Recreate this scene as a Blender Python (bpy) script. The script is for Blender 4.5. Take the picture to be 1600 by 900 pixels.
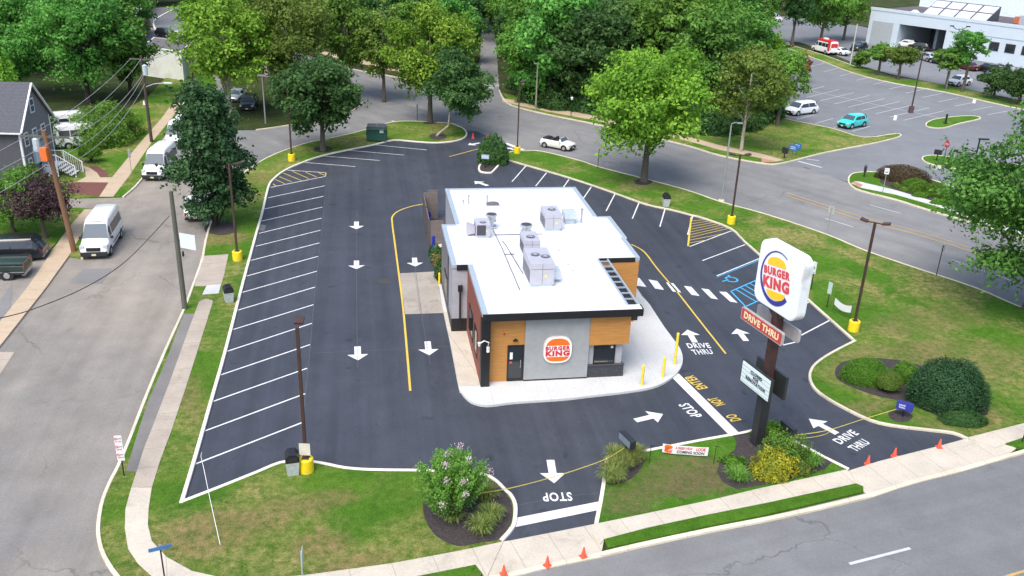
import bpy, bmesh, math, random
import numpy as np
from math import sin, cos, pi, radians, atan2, sqrt
from mathutils import Vector, Matrix
from mathutils.geometry import tessellate_polygon

for o in list(bpy.data.objects): bpy.data.objects.remove(o)
scene = bpy.context.scene
COL = scene.collection

# ---------------------------------------------------------------- camera
PITCH, ROLL, FPX, CAMH = 0.40909203, 0.03784074, 1410.95022, 23.66
_F = Vector((0, cos(PITCH), -sin(PITCH))); _R = Vector((1, 0, 0)); _U = Vector((0, sin(PITCH), cos(PITCH)))
CR = _R*cos(ROLL)+_U*sin(ROLL); CU = -_R*sin(ROLL)+_U*cos(ROLL)
cam = bpy.data.cameras.new('camera'); cam.sensor_width = 36; cam.lens = 36*FPX/1600
cam.clip_end = 3000; cam.clip_start = 0.5
camo = bpy.data.objects.new('camera', cam); COL.objects.link(camo)
M = Matrix((( CR.x, CU.x, -_F.x, 0), (CR.y, CU.y, -_F.y, 0), (CR.z, CU.z, -_F.z, CAMH), (0, 0, 0, 1)))
camo.matrix_world = M; scene.camera = camo

# ---------------------------------------------------------------- light (soft, high, hazy daylight)
SUN_EL, SUN_AZ = radians(58), radians(205)   # azimuth clockwise from +Y: behind the camera, a little left
w = bpy.data.worlds.new('World'); scene.world = w; w.use_nodes = True
nt = w.node_tree; bg = nt.nodes['Background']; sk = nt.nodes.new('ShaderNodeTexSky')
sk.sky_type = 'NISHITA'; sk.sun_disc = False; sk.sun_elevation = SUN_EL; sk.sun_rotation = SUN_AZ
sk.air_density = 1.0; sk.dust_density = 3.0; sk.ozone_density = 1.0
nt.links.new(sk.outputs[0], bg.inputs[0]); bg.inputs[1].default_value = 0.15
sl = bpy.data.lights.new('sun', 'SUN'); sl.energy = 1.5; sl.angle = radians(38); sl.color = (1.0, 0.96, 0.9)
so = bpy.data.objects.new('sun', sl); COL.objects.link(so)
sd = Vector((sin(SUN_AZ)*cos(SUN_EL), cos(SUN_AZ)*cos(SUN_EL), sin(SUN_EL)))
so.rotation_euler = sd.to_track_quat('Z', 'Y').to_euler(); so.location = (0, 0, 60)
scene.view_settings.view_transform = 'Standard'; scene.view_settings.look = 'None'
scene.view_settings.exposure = 0.92; scene.view_settings.gamma = 1.0
scene.view_settings.use_curve_mapping = False
scene.render.engine = 'CYCLES'
scene.cycles.max_bounces = 6; scene.cycles.transparent_max_bounces = 4

# ---------------------------------------------------------------- helpers
def G(px, py, z=0.0):
    """point of the plane at height z seen at pixel px,py of the 1600x900 survey photo"""
    d = CR*(px-800)+CU*(450-py)+_F*FPX
    t = (CAMH-z)/(-d.z)
    return Vector((d.x*t, d.y*t, z))

def tag(o, label=None, cat=None, group=None, kind=None):
    if label: o['label'] = label
    if cat: o['category'] = cat
    if group: o['group'] = group
    if kind: o['kind'] = kind
    return o

def thing(name, label, cat, loc=(0, 0, 0), rz=0.0, group=None):
    o = bpy.data.objects.new(name, None); COL.objects.link(o)
    o.empty_display_size = 0.3
    o.location = loc; o.rotation_euler = (0, 0, rz)
    return tag(o, label, cat, group)

def copy_tree(o, parent=None):
    c = o.copy(); COL.objects.link(c)
    if parent is not None: c.parent = parent
    for ch in [k for k in bpy.data.objects if k.parent == o and k != c]:
        copy_tree(ch, c)
    return c

class MB:
    """collects simple shapes into one mesh"""
    def __init__(s): s.v = []; s.f = []
    def add(s, vs, fs):
        n = len(s.v); s.v += [tuple(v) for v in vs]; s.f += [tuple(i+n for i in f) for f in fs]; return s
    def box(s, x0, x1, y0, y1, z0, z1, m=None):
        vs = [Vector((x, y, z)) for z in (z0, z1) for y in (y0, y1) for x in (x0, x1)]
        if m: vs = [m @ v for v in vs]
        return s.add(vs, [(0, 2, 3, 1), (4, 5, 7, 6), (0, 1, 5, 4), (2, 6, 7, 3), (0, 4, 6, 2), (1, 3, 7, 5)])
    def tube(s, a, b, r0, r1=None, n=10, caps=True):
        a = Vector(a); b = Vector(b); r1 = r0 if r1 is None else r1
        d = (b-a).normalized(); u = d.orthogonal().normalized(); w_ = d.cross(u)
        vs = []
        for p, r in ((a, r0), (b, r1)):
            for i in range(n):
                t = 2*pi*i/n; vs.append(p+(u*cos(t)+w_*sin(t))*r)
        fs = [(i, (i+1) % n, n+(i+1) % n, n+i) for i in range(n)]
        if caps: fs += [tuple(range(n-1, -1, -1)), tuple(range(n, 2*n))]
        return s.add(vs, fs)
    def path(s, pts, rs, n=8):
        if not hasattr(rs, '__len__'): rs = [rs]*len(pts)
        pts = [Vector(p) for p in pts]; vs = []; fs = []
        u = None
        for k, p in enumerate(pts):
            d = (pts[min(k+1, len(pts)-1)]-pts[max(k-1, 0)]).normalized()
            if u is None: u = d.orthogonal().normalized()
            u = (u-d*u.dot(d)).normalized(); w_ = d.cross(u)
            for i in range(n):
                t = 2*pi*i/n; vs.append(p+(u*cos(t)+w_*sin(t))*rs[k])
        for k in range(len(pts)-1):
            for i in range(n):
                fs.append((k*n+i, k*n+(i+1) % n, (k+1)*n+(i+1) % n, (k+1)*n+i))
        fs.append(tuple(range(n-1, -1, -1))); fs.append(tuple((len(pts)-1)*n+i for i in range(n)))
        return s.add(vs, fs)
    def prism(s, poly, z0, z1, m=None):
        """poly = 2D outline, extruded z0..z1 (caps tessellated)"""
        n = len(poly); area = sum(poly[i][0]*poly[(i+1) % n][1]-poly[(i+1) % n][0]*poly[i][1] for i in range(n))
        if area < 0: poly = poly[::-1]
        vs = [Vector((p[0], p[1], z0)) for p in poly]+[Vector((p[0], p[1], z1)) for p in poly]
        if m: vs = [m @ v for v in vs]
        fs = [(i, (i+1) % n, n+(i+1) % n, n+i) for i in range(n)]
        tr = tessellate_polygon([[Vector((p[0], p[1], 0)) for p in poly]])
        for t in tr:
            a, b, c = t
            ar = (poly[b][0]-poly[a][0])*(poly[c][1]-poly[a][1])-(poly[c][0]-poly[a][0])*(poly[b][1]-poly[a][1])
            if ar < 0: b, c = c, b
            fs.append((n+a, n+b, n+c)); fs.append((a, c, b))
        return s.add(vs, fs)
    def xf(s, m):
        s.v = [tuple(m @ Vector(v)) for v in s.v]; return s
    def build(s, name, mat, parent=None, smooth=False, bevel=0.0):
        me = bpy.data.meshes.new(name); me.from_pydata(s.v, [], s.f); me.update()
        if bevel:
            bm = bmesh.new(); bm.from_mesh(me)
            bmesh.ops.remove_doubles(bm, verts=bm.verts, dist=1e-5)
            es = [e for e in bm.edges if len(e.link_faces) == 2 and e.calc_face_angle(0) > 0.5]
            bmesh.ops.bevel(bm, geom=es, offset=bevel, segments=2, affect='EDGES', profile=0.6, clamp_overlap=True)
            bm.to_mesh(me); bm.free()
        me.materials.append(mat)
        if smooth: me.polygons.foreach_set('use_smooth', [True]*len(me.polygons))
        o = bpy.data.objects.new(name, me); COL.objects.link(o)
        if parent is not None: o.parent = parent
        return o

def smooth_pts(pts, n=5, closed=False):
    P = [Vector(p) for p in pts]; out = []
    L = len(P); rng = range(L if closed else L-1)
    for i in rng:
        if closed: a, b, c, d = P[i-1], P[i], P[(i+1) % L], P[(i+2) % L]
        else: a, b, c, d = P[max(i-1, 0)], P[i], P[i+1], P[min(i+2, L-1)]
        for k in range(n):
            t = k/n
            out.append(0.5*((2*b)+(c-a)*t+(2*a-5*b+4*c-d)*t*t+(-a+3*b-3*c+d)*t**3))
    if not closed: out.append(P[-1])
    return out

def sheet(name, pts, z, mat, label=None, px=True, smooth=0, closed=True, kind='structure'):
    P = [G(p[0], p[1], z) if px else Vector((p[0], p[1], z)) for p in pts]
    if smooth: P = smooth_pts(P, smooth, True)
    tr = tessellate_polygon([P]); fs = []
    for a, b, c in tr:
        ar = (P[b]-P[a]).cross(P[c]-P[a]).z
        if abs(ar) < 1e-9: continue
        fs.append((a, b, c) if ar > 0 else (a, c, b))
    V = [tuple(p) for p in P]
    if z >= 0.05:      # a real step down at the edge
        n = len(P); V += [(p.x, p.y, -0.02) for p in P]; ccw = sum(P[i].x*P[(i+1) % n].y-P[(i+1) % n].x*P[i].y for i in range(n)) > 0
        for i in range(n):
            j = (i+1) % n; fs.append((i, i+n, j+n, j) if ccw else (i, j, j+n, i+n))
    me = bpy.data.meshes.new(name); me.from_pydata(V, [], fs); me.materials.append(mat)
    o = bpy.data.objects.new(name, me); COL.objects.link(o)
    return tag(o, kind=kind, label=label)

def kerb(name, pts, mat, w=0.15, h=0.13, px=True, smooth=3, closed=False, side=0.0, z0=-0.02, parent=None, z=None):
    P = [G(p[0], p[1], h) if px else Vector((p[0], p[1], 0)) for p in pts]
    for p in P: p.z = 0
    if smooth: P = smooth_pts(P, smooth, closed)
    n = len(P); vs = []
    for i in range(n):
        a = P[i-1] if (closed or i > 0) else P[i]; b = P[(i+1) % n] if (closed or i < n-1) else P[i]
        d = (b-a).normalized(); nn = Vector((-d.y, d.x, 0))
        l = P[i]+nn*(w/2+side); r = P[i]+nn*(-w/2+side)
        vs += [(l.x, l.y, z0), (l.x, l.y, h-0.015), (l.x*.9+r.x*.1, l.y*.9+r.y*.1, h), (l.x*.1+r.x*.9, l.y*.1+r.y*.9, h), (r.x, r.y, h-0.015), (r.x, r.y, z0)]
    fs = []
    for i in range(n if closed else n-1):
        j = (i+1) % n
        for k in range(5): fs.append((i*6+k, i*6+k+1, j*6+k+1, j*6+k))
    if not closed: fs += [(0, 1, 2, 3, 4, 5), tuple((n-1)*6+k for k in (5, 4, 3, 2, 1, 0))]
    me = bpy.data.meshes.new(name); me.from_pydata(vs, [], fs)
    bm = bmesh.new(); bm.from_mesh(me); bmesh.ops.recalc_face_normals(bm, faces=bm.faces); bm.to_mesh(me); bm.free()
    me.materials.append(mat)
    o = bpy.data.objects.new(name, me); COL.objects.link(o)
    if parent is not None: o.parent = parent
    else: tag(o, kind='structure')
    return o

# ---------------------------------------------------------------- materials
MATS = {}
def _nodes(name):
    m = bpy.data.materials.new(name); m.use_nodes = True
    return m, m.node_tree, m.node_tree.nodes['Principled BSDF']
def N(nt_, t, **k):
    n = nt_.nodes.new(t)
    for a, b in k.items():
        if a == 'inp':
            for i, v in b.items(): n.inputs[i].default_value = v
        else: setattr(n, a, b)
    return n
def ramp(nt_, fac, stops):
    r = nt_.nodes.new('ShaderNodeValToRGB'); e = r.color_ramp.elements
    while len(e) < len(stops): e.new(0.5)
    for i, (p, c) in enumerate(stops):
        e[i].position = p; e[i].color = (c[0], c[1], c[2], 1) if hasattr(c, '__len__') else (c, c, c, 1)
    nt_.links.new(fac, r.inputs[0]); return r.outputs[0]
def mixc(nt_, f, a, b, mode='MIX'):
    m = nt_.nodes.new('ShaderNodeMix'); m.data_type = 'RGBA'; m.blend_type = mode
    for s, v in ((0, f), (6, a), (7, b)):
        if hasattr(v, 'is_linked') or isinstance(v, bpy.types.NodeSocket): nt_.links.new(v, m.inputs[s])
        else: m.inputs[s].default_value = v if s == 0 else (v[0], v[1], v[2], 1)
    return m.outputs[2]
def noise(nt_, co, scale, detail=4, rough=0.6, dist=0.0):
    n = N(nt_, 'ShaderNodeTexNoise', inp={'Scale': scale, 'Detail': detail, 'Roughness': rough, 'Distortion': dist})
    nt_.links.new(co, n.inputs['Vector']); return n.outputs[0]
def coord(nt_, obj=True, scale=None, rot=0):
    g = nt_.nodes.new('ShaderNodeNewGeometry') if not obj else nt_.nodes.new('ShaderNodeTexCoord')
    out = g.outputs['Position'] if not obj else g.outputs['Object']
    if scale or rot:
        mp = nt_.nodes.new('ShaderNodeMapping'); nt_.links.new(out, mp.inputs[0])
        mp.inputs['Rotation'].default_value = (0, 0, rot); out = mp.outputs[0]
        if scale:
            mp = nt_.nodes.new('ShaderNodeMapping'); nt_.links.new(out, mp.inputs[0]); mp.inputs['Scale'].default_value = scale; out = mp.outputs[0]
    return out
def bump(nt_, bs, h, strength=0.3, dist=0.02):
    b = N(nt_, 'ShaderNodeBump', inp={'Strength': strength, 'Distance': dist})
    nt_.links.new(h, b.inputs['Height']); nt_.links.new(b.outputs[0], bs.inputs['Normal'])

def plain(name, col, rough=0.6, metal=0.0, var=0.12, scale=3.0, dirt=None, spec=0.5):
    if name in MATS: return MATS[name]
    m, t, b = _nodes(name); co = coord(t)
    n = noise(t, co, scale, 5)
    lo = tuple(c*(1-var) for c in col); hi = tuple(min(1, c*(1+var)) for c in col)
    c = ramp(t, n, [(0.3, lo), (0.7, hi)])
    if dirt:
        n2 = noise(t, co, scale*0.35, 6, 0.7)
        f = ramp(t, n2, [(0.5, 0), (0.75, 1)])
        c = mixc(t, f, c, dirt)
    t.links.new(c, b.inputs['Base Color']); b.inputs['Roughness'].default_value = rough
    b.inputs['Metallic'].default_value = metal; b.inputs['Specular IOR Level'].default_value = spec
    MATS[name] = m; return m

def asphalt(name, base, warm, var, patchy=0.5, crack=0.0, streak=None, spots=0.0, rough=0.9, oil=False):
    m, t, b = _nodes(name); co = coord(t, False)
    big = noise(t, co, 0.05, 5, 0.6, 0.3); mid = noise(t, co, 0.5, 6, 0.65); fine = noise(t, co, 9.0, 6, 0.75); grit = noise(t, co, 45, 2, 0.6)
    c = ramp(t, big, [(0.35, base), (0.65, warm)])
    f = ramp(t, mid, [(0.3, 1-var), (0.7, 1+var)]); c = mixc(t, 1.0, c, f, 'MULTIPLY')
    f = ramp(t, fine, [(0.3, 1-var*1.1), (0.7, 1+var*1.1)]); c = mixc(t, 1.0, c, f, 'MULTIPLY')
    f = ramp(t, grit, [(0.3, 1-var*0.9), (0.7, 1+var*0.9)]); c = mixc(t, 1.0, c, f, 'MULTIPLY')
    if streak is not None:
        co2 = coord(t, False, (1.3 if oil else 0.7, 0.03, 1), streak)
        s = noise(t, co2, 1.0, 4, 0.6)
        k_ = 0.13 if oil else 0.09; f = ramp(t, s, [(0.35, 1-k_), (0.65, 1+k_)]); c = mixc(t, 1.0, c, f, 'MULTIPLY')
    if oil:      # drips, scuffs and grit
        s = noise(t, co, 0.9, 2, 0.5, 0.4); f = ramp(t, s, [(0.68, 0), (0.74, .5)]); c = mixc(t, f, c, (0.016, 0.017, 0.02))
        s = noise(t, coord(t, False, (1, 1, 1), 0.6), 0.33, 6, 0.75, 2.5); f = ramp(t, s, [(0.60, 0), (0.7, .45)]); c = mixc(t, f, c, (0.085, 0.088, 0.098))
        s = noise(t, co, 5.5, 1, 0.5); f = ramp(t, s, [(0.74, 0), (0.78, .35)]); c = mixc(t, f, c, (0.14, 0.14, 0.13))
    if spots:
        s = noise(t, co, 0.22, 3, 0.8, 1.5); f = ramp(t, s, [(0.62, 0), (0.8, spots)])
        c = mixc(t, f, c, tuple(x*0.5 for x in base))
    if crack:
        v = N(t, 'ShaderNodeTexVoronoi', feature='DISTANCE_TO_EDGE', inp={'Scale': 0.09})
        wv = noise(t, co, 0.6, 4, 0.6); mx = mixc(t, 0.12, co, wv, 'ADD') if False else None
        nn = N(t, 'ShaderNodeTexNoise', inp={'Scale': 0.5, 'Detail': 5.0}); t.links.new(co, nn.inputs['Vector'])
        ad = t.nodes.new('ShaderNodeVectorMath'); ad.operation = 'MULTIPLY_ADD'; t.links.new(nn.outputs['Color'], ad.inputs[0]); ad.inputs[1].default_value = (4, 4, 0); t.links.new(co, ad.inputs[2])
        t.links.new(ad.outputs[0], v.inputs['Vector'])
        f = ramp(t, v.outputs['Distance'], [(0.0, crack), (0.006, 0)])
        gate = ramp(t, noise(t, co, 0.12, 2), [(0.45, 0), (0.6, 1)])
        f = mixc(t, 1.0, f, gate, 'MULTIPLY')
        c = mixc(t, f, c, tuple(x*0.35 for x in base))
    t.links.new(c, b.inputs['Base Color']); b.inputs['Roughness'].default_value = rough
    b.inputs['Specular IOR Level'].default_value = 0.25
    bump(t, b, grit, 0.35, 0.01)
    MATS[name] = m; return m

def grass_mat(name, green, green2, dry, amount, scale=0.22, spots=(), bare=(0.16, 0.12, 0.07)):
    m, t, b = _nodes(name); co = coord(t, False)
    n1 = noise(t, co, 0.35, 5, 0.6); n2 = noise(t, co, 3.0, 6, 0.7); n3 = noise(t, co, 16, 5, 0.8); n4 = noise(t, co, scale, 7, 0.62, 0.6)
    c = ramp(t, n1, [(0.35, green), (0.68, green2)])
    edge = ramp(t, n4, [(0.62-amount*0.35, 0), (0.75-amount*0.25, 0.85)])
    brk = ramp(t, n2, [(0.35, 0.15), (0.6, 1)])
    f = mixc(t, 1.0, edge, brk, 'MULTIPLY')
    c = mixc(t, f, c, dry)
    if spots:       # worn, burnt patches of their own shape
        sx = t.nodes.new('ShaderNodeVectorMath'); sx.operation = 'MULTIPLY_ADD'; nz = N(t, 'ShaderNodeTexNoise', inp={'Scale': 0.9, 'Detail': 6.0, 'Roughness': .7}); t.links.new(co, nz.inputs['Vector'])
        t.links.new(nz.outputs['Color'], sx.inputs[0]); sx.inputs[1].default_value = (2.6, 2.6, 0); t.links.new(co, sx.inputs[2])
        for (x, y, rx, ry, st) in spots:
            mp = t.nodes.new('ShaderNodeMapping'); mp.vector_type = 'TEXTURE'; mp.inputs['Location'].default_value = (x+1.3, y+1.3, .1); mp.inputs['Rotation'].default_value = (0, 0, .38); mp.inputs['Scale'].default_value = (rx, ry, 50); t.links.new(sx.outputs[0], mp.inputs[0])
            ln = t.nodes.new('ShaderNodeVectorMath'); ln.operation = 'LENGTH'; t.links.new(mp.outputs[0], ln.inputs[0])
            f = ramp(t, ln.outputs['Value'], [(0.55, st), (1.0, 0)]); f = mixc(t, 1.0, f, ramp(t, n2, [(0.35, .35), (.65, 1)]), 'MULTIPLY')
            c = mixc(t, f, c, bare)
    c = mixc(t, 1.0, c, ramp(t, n3, [(0.3, 0.55), (0.7, 1.45)]), 'MULTIPLY')
    c = mixc(t, 1.0, c, ramp(t, n2, [(0.3, 0.78), (0.7, 1.22)]), 'MULTIPLY')
    n5 = noise(t, co, 40, 3, 0.8)
    c = mixc(t, 1.0, c, ramp(t, n5, [(0.3, 0.7), (0.7, 1.3)]), 'MULTIPLY')
    t.links.new(c, b.inputs['Base Color']); b.inputs['Roughness'].default_value = 0.95; b.inputs['Specular IOR Level'].default_value = 0.1
    bump(t, b, n3, 1.0, 0.08)
    MATS[name] = m; return m

def concrete(name, base, var=0.1, stain=(0.2, 0.17, 0.13), amt=0.5, joint=None, jrot=0.0, jcol=0.45):
    m, t, b = _nodes(name); co = coord(t, False)
    n1 = noise(t, co, 0.6, 5, 0.6); n2 = noise(t, co, 12, 5, 0.7); n3 = noise(t, co, 0.9, 6, 0.75, 0.8)
    c = ramp(t, n1, [(0.3, tuple(x*(1-var) for x in base)), (0.7, tuple(x*(1+var) for x in base))])
    c = mixc(t, 1.0, c, ramp(t, n2, [(0.3, 0.88), (0.7, 1.12)]), 'MULTIPLY')
    c = mixc(t, ramp(t, n3, [(0.55, 0), (0.8, amt)]), c, stain)
    if joint:
        mp = coord(t, False, None, jrot)
        sx = t.nodes.new('ShaderNodeSeparateXYZ'); t.links.new(mp, sx.inputs[0])
        a = N(t, 'ShaderNodeMath', operation='PINGPONG', inp={1: joint/2}); t.links.new(sx.outputs[0], a.inputs[0])
        f = ramp(t, a.outputs[0], [(0.0, jcol), (0.03, 0)])
        c = mixc(t, f, c, tuple(x*0.25 for x in base))
    t.links.new(c, b.inputs['Base Color']); b.inputs['Roughness'].default_value = 0.85; b.inputs['Specular IOR Level'].default_value = 0.25
    bump(t, b, n2, 0.3, 0.01)
    MATS[name] = m; return m

def leaf_mat(name, c0, c1, c2=None, trans=0.3):
    m, t, b = _nodes(name)
    at = N(t, 'ShaderNodeAttribute', attribute_name='tint')
    oi = t.nodes.new('ShaderNodeObjectInfo')
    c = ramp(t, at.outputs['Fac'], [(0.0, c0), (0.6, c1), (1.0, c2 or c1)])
    hs = N(t, 'ShaderNodeHueSaturation'); t.links.new(c, hs.inputs['Color'])
    mr = N(t, 'ShaderNodeMapRange', inp={3: 0.497, 4: 0.518}); t.links.new(oi.outputs['Random'], mr.inputs[0]); t.links.new(mr.outputs[0], hs.inputs['Hue'])
    mr2 = N(t, 'ShaderNodeMapRange', inp={3: 0.85, 4: 1.15}); t.links.new(oi.outputs['Random'], mr2.inputs[0]); t.links.new(mr2.outputs[0], hs.inputs['Value'])
    c = hs.outputs[0]
    t.links.new(c, b.inputs['Base Color']); b.inputs['Roughness'].default_value = 0.7; b.inputs['Specular IOR Level'].default_value = 0.25
    tr = t.nodes.new('ShaderNodeBsdfTranslucent'); t.links.new(c, tr.inputs[0])
    mx = t.nodes.new('ShaderNodeMixShader'); mx.inputs[0].default_value = trans
    t.links.new(b.outputs[0], mx.inputs[1]); t.links.new(tr.outputs[0], mx.inputs[2])
    t.links.new(mx.outputs[0], t.nodes['Material Output'].inputs[0])
    MATS[name] = m; return m

def lined(name, col, pitch, axis='Z', dark=0.6, width=0.08, rough=0.6, metal=0.0, var=0.08, grain=None):
    """cladding with fine joints every `pitch` metres along an axis"""
    m, t, b = _nodes(name); co = coord(t)
    sx = t.nodes.new('ShaderNodeSeparateXYZ'); t.links.new(co, sx.inputs[0])
    a = N(t, 'ShaderNodeMath', operation='PINGPONG', inp={1: pitch/2}); t.links.new(sx.outputs['XYZ'.index(axis)], a.inputs[0])
    dv = N(t, 'ShaderNodeMath', operation='DIVIDE', inp={1: pitch/2}); t.links.new(a.outputs[0], dv.inputs[0])
    f = ramp(t, dv.outputs[0], [(0.0, 1), (width, 0)])
    n = noise(t, coord(t, True, grain or (1, 1, 1)), 2.5, 5, 0.65)
    c = ramp(t, n, [(0.3, tuple(x*(1-var) for x in col)), (0.7, tuple(x*(1+var) for x in col))])
    c = mixc(t, f, c, tuple(x*dark for x in col))
    t.links.new(c, b.inputs['Base Color']); b.inputs['Roughness'].default_value = rough; b.inputs['Metallic'].default_value = metal
    MATS[name] = m; return m

def brick_mat(name, c1, c2, mortar, scale=1.0, vertical=False):
    m, t, b = _nodes(name); co = coord(t)
    sx = t.nodes.new('ShaderNodeSeparateXYZ'); t.links.new(co, sx.inputs[0])
    ad = N(t, 'ShaderNodeMath', operation='ADD'); t.links.new(sx.outputs[0], ad.inputs[0]); t.links.new(sx.outputs[1], ad.inputs[1])
    cb = t.nodes.new('ShaderNodeCombineXYZ')
    if vertical: t.links.new(sx.outputs[2], cb.inputs[0]); t.links.new(ad.outputs[0], cb.inputs[1])
    else: t.links.new(ad.outputs[0], cb.inputs[0]); t.links.new(sx.outputs[2], cb.inputs[1])
    br = N(t, 'ShaderNodeTexBrick', inp={'Scale': scale, 'Mortar Size': 0.012, 'Brick Width': 0.3, 'Row Height': 0.09, 'Bias': 0.0})
    br.inputs['Color1'].default_value = (*c1, 1); br.inputs['Color2'].default_value = (*c2, 1); br.inputs['Mortar'].default_value = (*mortar, 1)
    t.links.new(cb.outputs[0], br.inputs[0])
    n = noise(t, co, 6, 4); c = mixc(t, 1.0, br.outputs[0], ramp(t, n, [(0.3, 0.8), (0.7, 1.2)]), 'MULTIPLY')
    t.links.new(c, b.inputs['Base Color']); b.inputs['Roughness'].default_value = 0.85
    MATS[name] = m; return m

def glassy(name, col=(0.02, 0.025, 0.03), rough=0.08):
    m, t, b = _nodes(name); b.inputs['Base Color'].default_value = (*col, 1); b.inputs['Roughness'].default_value = rough
    b.inputs['Specular IOR Level'].default_value = 0.8; MATS[name] = m; return m

def paint_marks(name, col, wear=0.15):
    m, t, b = _nodes(name); co = coord(t, False)
    n = noise(t, co, 14, 5, 0.8); n2 = noise(t, co, 1.2, 3)
    c = ramp(t, n, [(0.28, tuple(x*(1-wear*1.6) for x in col)), (0.45, col)])
    c = mixc(t, 1.0, c, ramp(t, n2, [(0.3, 1-wear*0.7), (0.7, 1.0)]), 'MULTIPLY')
    t.links.new(c, b.inputs['Base Color']); b.inputs['Roughness'].default_value = 0.7; MATS[name] = m; return m

A_LOT = asphalt('new_lot_asphalt', (0.042, 0.048, 0.062), (0.057, 0.063, 0.078), 0.13, streak=-0.17, spots=0.35, rough=0.62, oil=True)
A_STREET = asphalt('old_street_asphalt', (0.185, 0.18, 0.172), (0.275, 0.245, 0.205), 0.13, crack=0.6, spots=0.45, streak=-0.17)
A_ROAD = asphalt('main_road_asphalt', (0.17, 0.173, 0.175), (0.225, 0.222, 0.215), 0.11, crack=0.7, spots=0.35, streak=-0.73)
A_FRONT = asphalt('front_road_asphalt', (0.16, 0.165, 0.168), (0.205, 0.205, 0.20), 0.11, crack=0.7, spots=0.3, streak=1.19)
A_SIDE = asphalt('side_lot_asphalt', (0.15, 0.16, 0.17), (0.20, 0.21, 0.22), 0.08, crack=0.5, spots=0.2)
A_DARK = asphalt('worn_strip_asphalt', (0.15, 0.145, 0.14), (0.2, 0.19, 0.175), 0.12)
def spot(px, py, rx, ry, st=.8): g = G(px, py, .1); return (g.x, g.y, rx, ry, st)
GR_LAWN = grass_mat('lawn_grass', (0.058, 0.155, 0.012), (0.09, 0.20, 0.018), (0.33, 0.26, 0.11), 0.5, spots=[spot(1390, 560, 5.5, 2.2, .55), spot(1450, 500, 6, 2.2, .5), spot(1520, 560, 5, 3, .5), spot(1010, 285, 3.5, 2.2, .6), spot(1500, 655, 3.5, 1.5, .5), spot(1350, 640, 2.5, .9, .6), spot(1225, 385, 2.5, 1.2, .5)], bare=(.22, .17, .08))
GR_CENTRE = grass_mat('centre_lawn_grass', (0.055, 0.16, 0.012), (0.08, 0.2, 0.016), (0.3, 0.24, 0.1), 0.2, spots=[spot(1065, 742, 3.3, 1.9, .85), spot(985, 783, 1.8, 1.1, .8), spot(1100, 755, 2.4, 1.3, .7)], bare=(.16, .12, .065))
GR_DRY = grass_mat('dry_lawn_grass', (0.06, 0.155, 0.014), (0.105, 0.2, 0.022), (0.31, 0.26, 0.10), 0.55, spots=[spot(330, 830, 2.4, 1.8, .7), spot(515, 780, 1.4, 1.0, .7), spot(500, 850, 1.6, 1.0, .7), spot(560, 880, 1.8, .8, .7), spot(430, 800, 1.8, 1.1, .6), spot(350, 372, 2.5, 1.6, .8), spot(405, 280, 2, 2.5, .6), spot(300, 620, .9, 3.2, .55)], bare=(.24, .17, .08))
GR_FRESH = grass_mat('verge_grass', (0.06, 0.15, 0.012), (0.085, 0.2, 0.018), (0.2, 0.2, 0.05), 0.05)
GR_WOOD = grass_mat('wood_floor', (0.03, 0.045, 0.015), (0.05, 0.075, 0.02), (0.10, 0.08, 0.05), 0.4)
CONC_WALK = concrete('sidewalk_concrete', (0.50, 0.45, 0.37), joint=1.6, jrot=-0.385)
CONC_NEW = concrete('fresh_concrete', (0.52, 0.53, 0.52), 0.05, (0.42, 0.42, 0.40), 0.4, joint=3.0, jrot=-0.17, jcol=0.2)
CONC_OLD = concrete('old_walk_concrete', (0.38, 0.33, 0.27), 0.12, (0.16, 0.13, 0.1), 0.6, joint=1.5, jrot=1.3)
CONC_TAN = concrete('tan_walk_concrete', (0.47, 0.37, 0.26), 0.06, joint=1.5, jrot=1.4)
CONC_SLAB = concrete('window_slab_concrete', (0.33, 0.30, 0.26), 0.12, (0.12, 0.10, 0.08), 0.7, joint=3.0, jrot=-0.17)
KERB = concrete('kerb_concrete', (0.60, 0.54, 0.42), 0.14, (0.25, 0.22, 0.16), 0.6, joint=2.5)
KERB_W = concrete('pale_kerb_concrete', (0.7, 0.66, 0.57), 0.08, (0.3, 0.27, 0.2), 0.35)
MULCH = plain('dark_mulch', (0.042, 0.034, 0.034), 0.95, var=0.6, scale=14)
MULCH_RED = plain('red_mulch', (0.15, 0.055, 0.045), 0.95, var=0.4, scale=14)
P_WHITE = paint_marks('white_road_paint', (0.74, 0.74, 0.74), .3)
P_OLDW = paint_marks('worn_white_paint', (0.55, 0.56, 0.57), 0.3)
P_YEL = paint_marks('yellow_road_paint', (0.68, 0.48, 0.07), 0.2)
P_YELO = paint_marks('old_yellow_paint', (0.55, 0.36, 0.12), 0.3)
P_BLUE = paint_marks('blue_road_paint', (0.05, 0.42, 0.72))
WHITE = plain('white_metal_paint', (0.78, 0.78, 0.78), 0.4, var=0.03)
BLACK = plain('black_metal_paint', (0.012, 0.012, 0.014), 0.45, var=0.2)
BROWN = plain('brown_pole_paint', (0.055, 0.028, 0.022), 0.5, var=0.25)
YELLOW = plain('yellow_base_paint', (0.85, 0.62, 0.01), 0.5, var=0.1, dirt=(0.55, 0.42, 0.08), scale=5)
GALV = plain('galvanised_steel', (0.42, 0.43, 0.44), 0.45, 0.6)
WOODP = lined('weathered_pole_wood', (0.17, 0.13, 0.10), 0.03, 'X', 0.75, 0.3, 0.9, var=0.3, grain=(8, 8, 0.4))
WOODG = lined('grey_pole_wood', (0.10, 0.105, 0.08), 0.03, 'X', 0.75, 0.3, 0.9, var=0.3, grain=(8, 8, 0.4))
WOODR = lined('brown_pole_wood', (0.21, 0.11, 0.06), 0.03, 'X', 0.75, 0.3, 0.9, var=0.3, grain=(8, 8, 0.4))
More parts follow.
